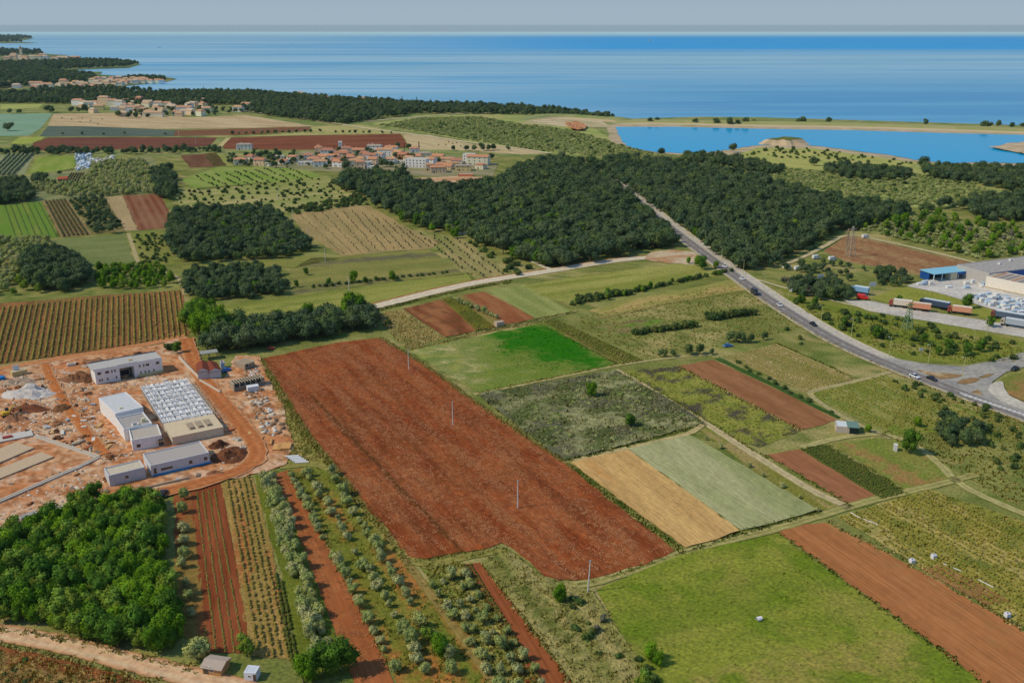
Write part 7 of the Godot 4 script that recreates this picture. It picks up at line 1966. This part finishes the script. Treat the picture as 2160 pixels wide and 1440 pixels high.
# ---------------------------------------------------------------- vehicles and street furniture
func car_like(called: String, c: Color, length: float, width: float, high: float, van := false) -> Node3D:
	var o := Node3D.new()
	o.name = called
	var L := length / 2.0
	var w := width / 2.0
	var prof: Array
	if van:
		prof = [[-L, 0.55, 0.95], [-L * 0.96, 0.35, high * 0.92], [-L * 0.9, 0.3, high], [L * 0.45, 0.3, high], [L * 0.72, 0.3, high * 0.62], [L * 0.97, 0.35, high * 0.5], [L, 0.5, high * 0.4]]
	else:
		prof = [[-L, 0.5, 0.72], [-L * 0.95, 0.28, 0.88], [-L * 0.55, 0.25, 0.95], [0.0, 0.24, 0.95], [L * 0.42, 0.24, 0.92], [L * 0.9, 0.28, 0.74], [L, 0.45, 0.6]]
	var g := Geo.new()
	for i in prof.size() - 1:
		var p: Array = prof[i]
		var q: Array = prof[i + 1]
		var mid := Vector3((p[0] + q[0]) / 2.0, (p[1] + p[2]) / 2.0, 0)
		for s in [-1.0, 1.0]:
			g.flat(Vector3(p[0], p[1], w * s), Vector3(q[0], q[1], w * s), Vector3(q[0], q[2] * 0.8, w * s), Vector3(p[0], p[2] * 0.8, w * s), mid, c)
			g.flat(Vector3(p[0], p[2] * 0.8, w * s), Vector3(q[0], q[2] * 0.8, w * s), Vector3(q[0], q[2], w * s * 0.86), Vector3(p[0], p[2], w * s * 0.86), mid, c)
		g.flat(Vector3(p[0], p[2], -w * 0.86), Vector3(q[0], q[2], -w * 0.86), Vector3(q[0], q[2], w * 0.86), Vector3(p[0], p[2], w * 0.86), mid, c)
		g.flat(Vector3(p[0], p[1], -w), Vector3(q[0], q[1], -w), Vector3(q[0], q[1], w), Vector3(p[0], p[1], w), mid, c)
	for e in [prof[0], prof[prof.size() - 1]]:
		g.flat(Vector3(e[0], e[1], -w), Vector3(e[0], e[2] * 0.8, -w), Vector3(e[0], e[2] * 0.8, w), Vector3(e[0], e[1], w), Vector3.ZERO, c)
		g.flat(Vector3(e[0], e[2] * 0.8, -w), Vector3(e[0], e[2], -w * 0.86), Vector3(e[0], e[2], w * 0.86), Vector3(e[0], e[2] * 0.8, w), Vector3.ZERO, c)
	put("body", g.mesh(mats.gloss), o)
	var gl := Geo.new()
	var dark := lin(26, 32, 40)
	if van:
		gl.box(Vector3(L * 0.1, high * 0.62, -w * 1.005), Vector3(L * 0.5, high * 0.86, w * 1.005), dark)
		gl.flat(Vector3(L * 0.46, high * 0.98, -w * 0.8), Vector3(L * 0.72, high * 0.66, -w * 0.8), Vector3(L * 0.72, high * 0.66, w * 0.8), Vector3(L * 0.46, high * 0.98, w * 0.8), Vector3(0, 0, 0), dark)
	else:
		var a := [Vector3(-L * 0.75, 0.93, 0), Vector3(-L * 0.45, high - 0.04, 0), Vector3(L * 0.12, high - 0.04, 0), Vector3(L * 0.46, 0.92, 0)]
		for i in 3:
			gl.flat(a[i] + Vector3(0, 0, -w * (0.84 if a[i].y < 1.0 else 0.66)), a[i + 1] + Vector3(0, 0, -w * (0.84 if a[i + 1].y < 1.0 else 0.66)), a[i + 1] + Vector3(0, 0, w * (0.84 if a[i + 1].y < 1.0 else 0.66)), a[i] + Vector3(0, 0, w * (0.84 if a[i].y < 1.0 else 0.66)), Vector3(-0.1, 0.9, 0), dark)
		for s in [-1.0, 1.0]:
			gl.flat(a[0] + Vector3(0, 0, w * 0.84 * s), a[1] + Vector3(0, 0, w * 0.66 * s), a[2] + Vector3(0, 0, w * 0.66 * s), a[3] + Vector3(0, 0, w * 0.84 * s), Vector3(-0.1, 0.9, 0), dark)
		var top := Geo.new()
		top.box(Vector3(-L * 0.46, high - 0.04, -w * 0.68), Vector3(L * 0.13, high + 0.02, w * 0.68), c)
		put("roof", top.mesh(mats.gloss), o)
	put("windows", gl.mesh(mats.glass), o)
	for x in [-L * 0.6, L * 0.6]:
		for s in [-1.0, 1.0]:
			var wheel := put("wheel", cached("wheel", func() -> Mesh:
				var q := Geo.new()
				q.bar(Vector3(0, 0, -0.11), Vector3(0, 0, 0.11), 0.33, 0.33, lin(26, 26, 28), 12)
				q.bar(Vector3(0, 0, 0.11), Vector3(0, 0, -0.11), 0.33, 0.33, lin(26, 26, 28), 12)
				return q.mesh(mats.plain)), o)
			wheel.position = Vector3(x, 0.33, s * (w - 0.08))
	for s in [-1.0, 1.0]:
		var lamp := put("headlight", cached("headlamp", func() -> Mesh:
			var q := Geo.new()
			q.box(Vector3(-0.06, -0.08, -0.18), Vector3(0.04, 0.08, 0.18), lin(206, 208, 206))
			return q.mesh(mats.gloss)), o)
		lamp.position = Vector3(L * 0.98, 0.6, s * w * 0.66)
	return o


func lorry(c: Color, box: Color, top: Color, front := -5.9, back := 6.6) -> Node3D:
	var o := Node3D.new()
	o.name = "parked_lorry"
	var g := Geo.new()
	g.box(Vector3(-8.0, 0.9, -1.0), Vector3(-6.3, 2.9, 1.0), c)
	g.box(Vector3(-7.6, 2.9, -0.95), Vector3(-6.3, 3.5, 0.95), c)
	put("cab", g.mesh(mats.gloss), o)
	var s := Geo.new()
	s.box(Vector3(-8.03, 1.9, -0.85), Vector3(-7.99, 2.75, 0.85), lin(28, 34, 42))
	s.box(Vector3(-7.7, 1.9, -1.02), Vector3(-6.9, 2.7, 1.02), lin(28, 34, 42))
	put("windscreen", s.mesh(mats.glass), o)
	var t := Geo.new()
	t.box(Vector3(front, 1.25, -1.25), Vector3(back, 3.9, 1.25), box)
	put("trailer", t.mesh(mats.plain), o)
	var r := Geo.new()
	r.box(Vector3(front - 0.05, 3.9, -1.28), Vector3(back + 0.05, 3.98, 1.28), top)
	put("trailer_roof", r.mesh(mats.plain), o)
	var ch := Geo.new()
	ch.box(Vector3(-7.8, 0.75, -0.5), Vector3(back - 0.2, 1.2, 0.5), lin(50, 48, 46))
	put("chassis", ch.mesh(mats.plain), o)
	for x in [-7.2, -5.0, back - 3.6, back - 2.4, back - 1.2]:
		for z in [-1.0, 1.0]:
			var wheel := put("wheel", cached("big wheel", func() -> Mesh:
				var q := Geo.new()
				q.bar(Vector3(0, 0, -0.16), Vector3(0, 0, 0.16), 0.5, 0.5, lin(28, 28, 30), 12)
				q.bar(Vector3(0, 0, 0.16), Vector3(0, 0, -0.16), 0.5, 0.5, lin(28, 28, 30), 12)
				return q.mesh(mats.plain)), o)
			wheel.position = Vector3(x, 0.5, z)
	return o


func park(o: Node3D, x: float, y: float, ax: float, ay: float, bx: float, by: float, label: String, category: String, group := "", lift := 0.31) -> void:
	var called := String(o.name)
	o.name = named(called)
	add_child(o, true)
	var a := G(ax, ay)
	var b := G(bx, by)
	o.position = G(x, y) + Vector3(0, lift, 0)
	o.rotation.y = -atan2(b.z - a.z, b.x - a.x)
	tag(o, label, category, group)


func make_vehicles() -> void:
	var white := lin(206, 208, 212)
	var black := lin(26, 28, 34)
	var cars := "cars on the main road"
	park(car_like("moving_car", white, 4.5, 1.8, 1.45), 1566, 590, 1500, 546, 1620, 631, "white car passing the hedge end on the main road", "car", cars)
	park(car_like("moving_car", white, 4.4, 1.8, 1.5), 1529, 564, 1500, 546, 1560, 589, "white car beside the roadside trees of the gravel junction", "car", cars)
	park(car_like("moving_car", lin(188, 192, 200), 4.4, 1.8, 1.45), 1645, 646, 1620, 631, 1680, 670, "silver white car just below the dark box van", "car", cars)
	park(car_like("moving_car", black, 4.7, 1.85, 1.6), 1716, 687, 1680, 670, 1740, 707, "black car alone on the middle stretch of road", "car", cars)
	park(car_like("moving_car", lin(190, 196, 204), 4.6, 1.8, 1.5), 1930, 797, 1870, 768, 1960, 806, "silver car leading into the junction", "car", cars)
	park(car_like("moving_car", black, 4.6, 1.8, 1.5), 1966, 802, 1940, 790, 2000, 815, "black car right behind the silver car at the junction", "car", cars)
	park(car_like("moving_car", lin(30, 36, 44), 4.5, 1.8, 1.5), 2141, 781, 2160, 772, 2110, 792, "dark car on the slip road at the right edge", "car", cars)
	park(car_like("moving_car", lin(40, 48, 66), 4.8, 1.9, 1.7, true), 1386, 462, 1345, 424, 1440, 501, "dark blue van coming out of the forest shade", "van", cars)
	park(car_like("moving_car", white, 4.5, 1.8, 1.5), 1372, 452, 1345, 424, 1440, 501, "white car following the dark blue van", "car", cars)
	park(car_like("box_van", lin(44, 52, 58), 6.0, 2.2, 3.2, true), 1592, 622, 1560, 589, 1620, 631, "dark box van standing at the road's lower edge", "van")
	park(car_like("parked_car", lin(60, 120, 176), 4.4, 1.8, 1.45), 1536, 731, 1500, 736, 1560, 728, "light blue car parked under the leafy tree", "car", "", 0.05)
	park(car_like("parked_car", lin(52, 62, 78), 4.4, 1.8, 1.5), 313, 1046, 300, 1050, 330, 1042, "dark blue car, left of two by the thicket corner", "car", "cars by the thicket corner", 0.5)
	park(car_like("parked_car", lin(40, 48, 60), 4.4, 1.8, 1.5), 343, 1046, 338, 1052, 352, 1036, "dark blue car, right of two by the thicket corner", "car", "cars by the thicket corner", 0.5)
	park(car_like("parked_car", lin(40, 100, 190), 4.0, 1.7, 1.4), 477, 784, 470, 786, 490, 780, "bright blue car beside the red roofed farm", "car", "", 0.3)
	park(car_like("farm_trailer", lin(150, 60, 40), 3.4, 1.6, 1.2), 571, 737, 560, 738, 590, 734, "red farm machine at the edge of the hedge belt", "machine", "", 0.05)
	park(car_like("parked_van", lin(196, 40, 34), 6.0, 2.2, 2.4, true), 1820, 631, 1800, 628, 1850, 634, "red van at the upper end of the lorry lot", "van", "", 0.3)
	park(lorry(lin(150, 70, 66), lin(196, 186, 174), lin(206, 200, 192), -5.9, 2.6), 1911, 650, 1880, 646, 1950, 654, "lorry with a cream canvas trailer, first in the lot", "lorry", "lorries in the lot", 0.3)
	park(lorry(lin(170, 84, 74), lin(190, 132, 112), lin(204, 188, 176), -5.9, 2.4), 1952, 657, 1920, 652, 2000, 662, "lorry with an orange red trailer behind the cream one", "lorry", "lorries in the lot", 0.3)
	park(lorry(lin(50, 60, 80), lin(60, 74, 96), lin(176, 188, 200)), 1974, 650, 1930, 642, 2010, 657, "lorry with a dark blue trailer and pale roof", "lorry", "lorries in the lot", 0.3)
	park(lorry(lin(150, 60, 56), lin(194, 140, 122), lin(208, 196, 186), -5.9, 2.8), 2036, 664, 1990, 658, 2070, 668, "lorry with a red cab and salmon trailer, alone in the lot", "lorry", "lorries in the lot", 0.3)
	park(lorry(lin(120, 60, 60), lin(78, 92, 114), lin(186, 196, 204)), 2128, 676, 2090, 670, 2160, 682, "long blue grey lorry at the right edge", "lorry", "lorries in the lot", 0.3)
	park(lorry(lin(170, 160, 150), lin(150, 160, 172), lin(190, 196, 204)), 2150, 692, 2110, 685, 2180, 696, "light grey lorry below the long blue grey one", "lorry", "lorries in the lot", 0.3)
	park(lorry(lin(110, 140, 180), lin(120, 160, 200), lin(190, 204, 216), -5.9, 1.5), 1826, 622, 1800, 618, 1850, 626, "light blue lorry behind the red van", "lorry", "lorries in the lot", 0.3)
	for s in [[1612, 551, "white boat trailer under the forest edge"], [1642, 546, "white caravan with awning beside the clearing"], [1660, 566, "white caravan in the shade of garden trees"], [1684, 570, "small white caravan right of the shaded one"], [1722, 546, "white hut trailer on the path to the pylon field"], [1756, 549, "white cabin trailer in the corner of the brown field"], [1826, 502, "white trailer on the track above the brown field"], [1676, 616, "white trailer among the roadside trees"]]:
		park(car_like("caravan", lin(198, 198, 200), 5.0, 2.1, 2.4, true), s[0], s[1], 1600, 550, 1660, 545, s[2], "caravan", "", 0.1)
	var dumper := car_like("dump_truck", lin(150, 146, 142), 6.5, 2.4, 2.6, true)
	park(dumper, 68, 1102, 50, 1108, 90, 1094, "grey dump truck at the lower corner of the site", "truck", "", 0.4)
	# excavator
	var ex := Node3D.new()
	ex.name = "excavator"
	var yellow := lin(196, 160, 70)
	for z in [-0.9, 0.9]:
		solid("track", ex, Vector3(-1.7, 0, z - 0.25), Vector3(1.7, 0.75, z + 0.25), lin(40, 38, 36), "plain")
	solid("body", ex, Vector3(-1.6, 0.8, -1.1), Vector3(0.9, 1.9, 1.1), yellow, "plain")
	solid("cab", ex, Vector3(-0.1, 1.9, -1.1), Vector3(1.0, 2.9, -0.1), lin(60, 66, 70), "plain")
	var bm := Geo.new()
	bm.bar(Vector3(0.7, 1.5, 0.3), Vector3(3.0, 4.2, 0.3), 0.24, 0.2, yellow)
	bm.bar(Vector3(3.0, 4.2, 0.3), Vector3(4.8, 1.6, 0.3), 0.2, 0.15, yellow)
	put("boom", bm.mesh(mats.plain), ex)
	solid("bucket", ex, Vector3(4.3, 0.8, -0.2), Vector3(5.1, 1.6, 0.8), lin(60, 54, 48), "plain")
	park(ex, 14, 880, 0, 880, 40, 870, "yellow excavator working at the left edge of the site", "excavator", "", 0.5)


func make_poles() -> void:
	var grey := lin(186, 186, 184)
	var make_pole := func(h: float) -> Node3D:
		var o := Node3D.new()
		o.name = "concrete_pole"
		var g := Geo.new()
		g.bar(Vector3(0, -0.2, 0), Vector3(0, h, 0), 0.21, 0.12, grey, 8)
		put("shaft", g.mesh(mats.plain), o)
		var c := Geo.new()
		c.box(Vector3(-0.5, h - 0.35, -0.07), Vector3(0.5, h - 0.2, 0.07), lin(150, 150, 150))
		for x in [-0.42, 0.0, 0.42]:
			c.bar(Vector3(x, h - 0.2, 0), Vector3(x, h + 0.08, 0), 0.05, 0.03, lin(120, 90, 70), 5)
		put("crossarm", c.mesh(mats.plain), o)
		return o
	for s in [[1240, 1250, 9.4, "leaning concrete pole at the lower edge of the red field"], [1092, 1072, 9.2, "concrete pole standing in the front part of the red field"], [955, 897, 9.2, "concrete pole in the middle of the red field"], [862, 780, 9.0, "concrete pole in the upper right part of the red field"], [792, 688, 8.6, "concrete pole at the right end of the hedge belt"], [736, 617, 9.0, "concrete pole in the mown meadow"], [686, 554, 8.6, "concrete pole behind the mown meadow"], [651, 504, 8.4, "concrete pole on the left edge of the sapling orchard"], [618, 468, 9.0, "concrete pole at the upper corner of the sapling orchard"], [586, 422, 9.0, "concrete pole in the rough pasture"], [413, 304, 10.5, "pole in the far long red field"], [377, 287, 10.5, "pole behind the far long red field"]]:
		var o: Node3D = make_pole.call(s[2])
		o.name = named("concrete_pole")
		add_child(o, true)
		o.position = G(s[0], s[1])
		if s[0] == 1240:
			o.rotation.z = -0.045
		tag(o, s[3], "utility pole", "concrete poles of the power line")
	var lamp := func(h: float) -> Node3D:
		var o := Node3D.new()
		o.name = "street_lamp"
		var g := Geo.new()
		g.bar(Vector3(0, -0.2, 0), Vector3(0, h, 0), 0.13, 0.08, lin(176, 178, 130), 8)
		put("post", g.mesh(mats.plain), o)
		var a := Geo.new()
		a.bar(Vector3(0, h - 0.1, 0), Vector3(-1.2, h + 0.25, 0.9), 0.06, 0.05, lin(176, 178, 140), 5)
		put("arm", a.mesh(mats.plain), o)
		var hd := Geo.new()
		hd.box(Vector3(-1.75, h + 0.18, 0.75), Vector3(-1.05, h + 0.32, 1.1), lin(190, 192, 184))
		put("lamp_head", hd.mesh(mats.plain), o)
		return o
	var i := 0
	for s in [[1487, 515], [1522, 552], [1568, 580], [1612, 612], [1662, 642], [1732, 682], [1796, 712], [1876, 752], [1958, 770]]:
		i += 1
		var o: Node3D = lamp.call(9.0)
		o.name = named("street_lamp")
		add_child(o, true)
		o.position = G(s[0], s[1])
		tag(o, "%s street lamp from the forest along the main road's upper side" % ordinal(i), "street lamp", "street lamps along the main road")
	for s in [[2030, 800, 9.5, "tall street lamp at the fork of the slip roads"], [2082, 708, 8.0, "street lamp between lorry lot and slip road"], [2055, 722, 6.0, "short lamp left of the lamp by the lorry lot"]]:
		var o: Node3D = lamp.call(s[2])
		o.name = named("street_lamp")
		add_child(o, true)
		o.position = G(s[0], s[1])
		tag(o, s[3], "street lamp", "street lamps near the junction")
	# lattice masts
	for s in [[1794, 541, 19.0, 2.2, "tall pale lattice pylon in the brown field", lin(168, 160, 146)], [1786, 528, 14.0, 1.2, "thin wooden mast pair beside the tall pylon", lin(150, 136, 116)], [1914, 694, 13.0, 1.8, "green lattice mast below the lorry lot", lin(120, 150, 116)]]:
		var o := base("lattice_pylon", G(s[0], s[1]), 0.3)
		tag(o, s[4], "pylon")
		var h: float = s[2]
		var r: float = s[3]
		var legs: Array = []
		for k in 4:
			var q := Vector3(r if k & 1 else -r, 0, r if k & 2 else -r)
			legs.append(q)
			var g := Geo.new()
			g.bar(q, Vector3(q.x * 0.18, h, q.z * 0.18), 0.16, 0.1, s[5], 5)
			put("leg", g.mesh(mats.plain), o)
		var br := Geo.new()
		for step in 7:
			var f := 1.0 - 0.82 * step / 7.0
			var f2 := 1.0 - 0.82 * (step + 1) / 7.0
			for pair in [[0, 1], [1, 3], [3, 2], [2, 0]]:
				var p: Vector3 = legs[pair[0]] * f + Vector3(0, h * step / 7.0, 0)
				var q: Vector3 = legs[pair[1]] * f2 + Vector3(0, h * (step + 1) / 7.0, 0)
				br.bar(p, q, 0.07, 0.07, s[5], 4)
				br.bar(legs[pair[1]] * f + Vector3(0, h * step / 7.0, 0), legs[pair[0]] * f2 + Vector3(0, h * (step + 1) / 7.0, 0), 0.07, 0.07, s[5], 4)
		put("bracing", br.mesh(mats.plain), o)
		var arm := Geo.new()
		arm.box(Vector3(-2.4, h * 0.9, -0.15), Vector3(2.4, h * 0.9 + 0.25, 0.15), s[5])
		put("crossarm", arm.mesh(mats.plain), o)


func make_small_things() -> void:
	var white := lin(200, 200, 208)
	for s in [[1924, 1188, "white water tank at the terracotta field, left of two"], [1970, 1178, "white water tank at the terracotta field, right of two"], [2125, 1302, "white water tank at the lower end of the terracotta field"]]:
		var o := base("water_tank", G(s[0], s[1]), 0.3)
		tag(o, s[2], "water tank")
		solid("tank", o, Vector3(-0.6, 0.15, -0.55), Vector3(0.6, 1.25, 0.55), white, "plain")
		solid("pallet", o, Vector3(-0.65, 0, -0.6), Vector3(0.65, 0.14, 0.6), lin(140, 124, 104), "plain")
		var lid := Geo.new()
		lid.bar(Vector3(0, 1.25, 0), Vector3(0, 1.36, 0), 0.2, 0.2, lin(60, 60, 64), 10)
		put("lid", lid.mesh(mats.plain), o)
	var st := base("plastic_barrel", G(1602, 1310), 0.0)
	tag(st, "white overturned barrel lying in the lush meadow", "barrel")
	var bg := Geo.new()
	bg.bar(Vector3(-0.7, 0.6, 0.2), Vector3(0.6, 0.75, -0.2), 0.62, 0.5, white, 12)
	put("shell", bg.mesh(mats.plain), st)
	solid("sheet", st, Vector3(0.5, 0.02, 0.1), Vector3(1.6, 0.2, 0.9), white, "plain")
	# field stakes: white ends and covers
	var k := 0
	for s in [[1795, 1082, 1815, 1094], [1822, 1096, 1852, 1108], [1990, 1190, 2028, 1206], [2064, 1224, 2096, 1240]]:
		k += 1
		var a := G(s[0], s[1])
		var b := G(s[2], s[3])
		var g := Geo.new()
		g.bar(a + Vector3(0, 0.25, 0), b + Vector3(0, 0.25, 0), 0.12, 0.12, lin(196, 196, 196), 6)
		tag(put("irrigation_pipe", g.mesh(mats.plain)), "%s white irrigation pipe from the track along the rough vineyard" % ordinal(k), "pipe", "white pipes along the rough vineyard")
	var round_bales: Array = []
	for s in [[946, 300], [955, 303], [963, 302], [940, 306], [958, 309], [925, 306], [972, 309], [150, 252], [172, 250], [190, 255], [168, 258], [130, 249], [215, 252], [206, 262]]:
		var b := put("hay_bale", cached("bale", func() -> Mesh:
			var g := Geo.new()
			g.bar(Vector3(-0.7, 0.8, 0), Vector3(0.7, 0.8, 0), 0.8, 0.8, lin(150, 128, 90), 10)
			g.bar(Vector3(0.7, 0.8, 0), Vector3(-0.7, 0.8, 0), 0.8, 0.8, lin(150, 128, 90), 10)
			return g.mesh(mats.plain)))
		b.position = G(s[0], s[1]) + Vector3(0, 0.1, 0)
		tag(b, "", "hay bale", "straw bales on the stubble fields")
		round_bales.append([b, Vector3(s[0], s[1], 0)])
	tell_apart("round straw bale on a pale stubble field", round_bales)
	for s in [[1371, 88, 26.0, "sailing boat with a white sail near the horizon"], [613, 92, 18.0, "small white boat on the far water"], [335, 100, 22.0, "white boat wake far off the left headland"], [246, 91, 22.0, "tiny white boat off the far island"]]:
		var o := base("sailing_boat", G(s[0], s[1]) + Vector3(0, -0.6, 0), 0.4)
		tag(o, s[3], "boat")
		var h: float = s[2]
		solid("hull", o, Vector3(-h * 0.5, 0, -h * 0.14), Vector3(h * 0.5, h * 0.14, h * 0.14), lin(206, 206, 206), "plain")
		if h > 24:
			var g := Geo.new()
			g.flat(Vector3(-h * 0.4, h * 0.2, 0), Vector3(h * 0.3, h * 0.2, 0.3), Vector3(h * 0.08, h * 1.4, 0), Vector3(h * 0.08, h * 1.4, 0), Vector3(0, 0, -50), lin(212, 212, 212))
			put("sail", g.mesh(mats.plain), o)
	# road signs by the junction and roadside stones
	for s in [[1943, 748, 1.6, "white sign panel beside the junction verge"], [1730, 600, 3.0, "pale billboard panel behind the roadside trees"], [1840, 618, 3.2, "white billboard on a post by the lorry lot"]]:
		var o := base("sign_post", G(s[0], s[1]), 0.2)
		tag(o, s[3], "sign")
		solid("post", o, Vector3(-0.08, 0, -0.08), Vector3(0.08, s[2] * 1.2, 0.08), lin(150, 150, 148), "plain")
		solid("panel", o, Vector3(-s[2] * 0.6, s[2] * 1.2, -0.06), Vector3(s[2] * 0.6, s[2] * 1.9, 0.06), lin(202, 202, 206), "plain")
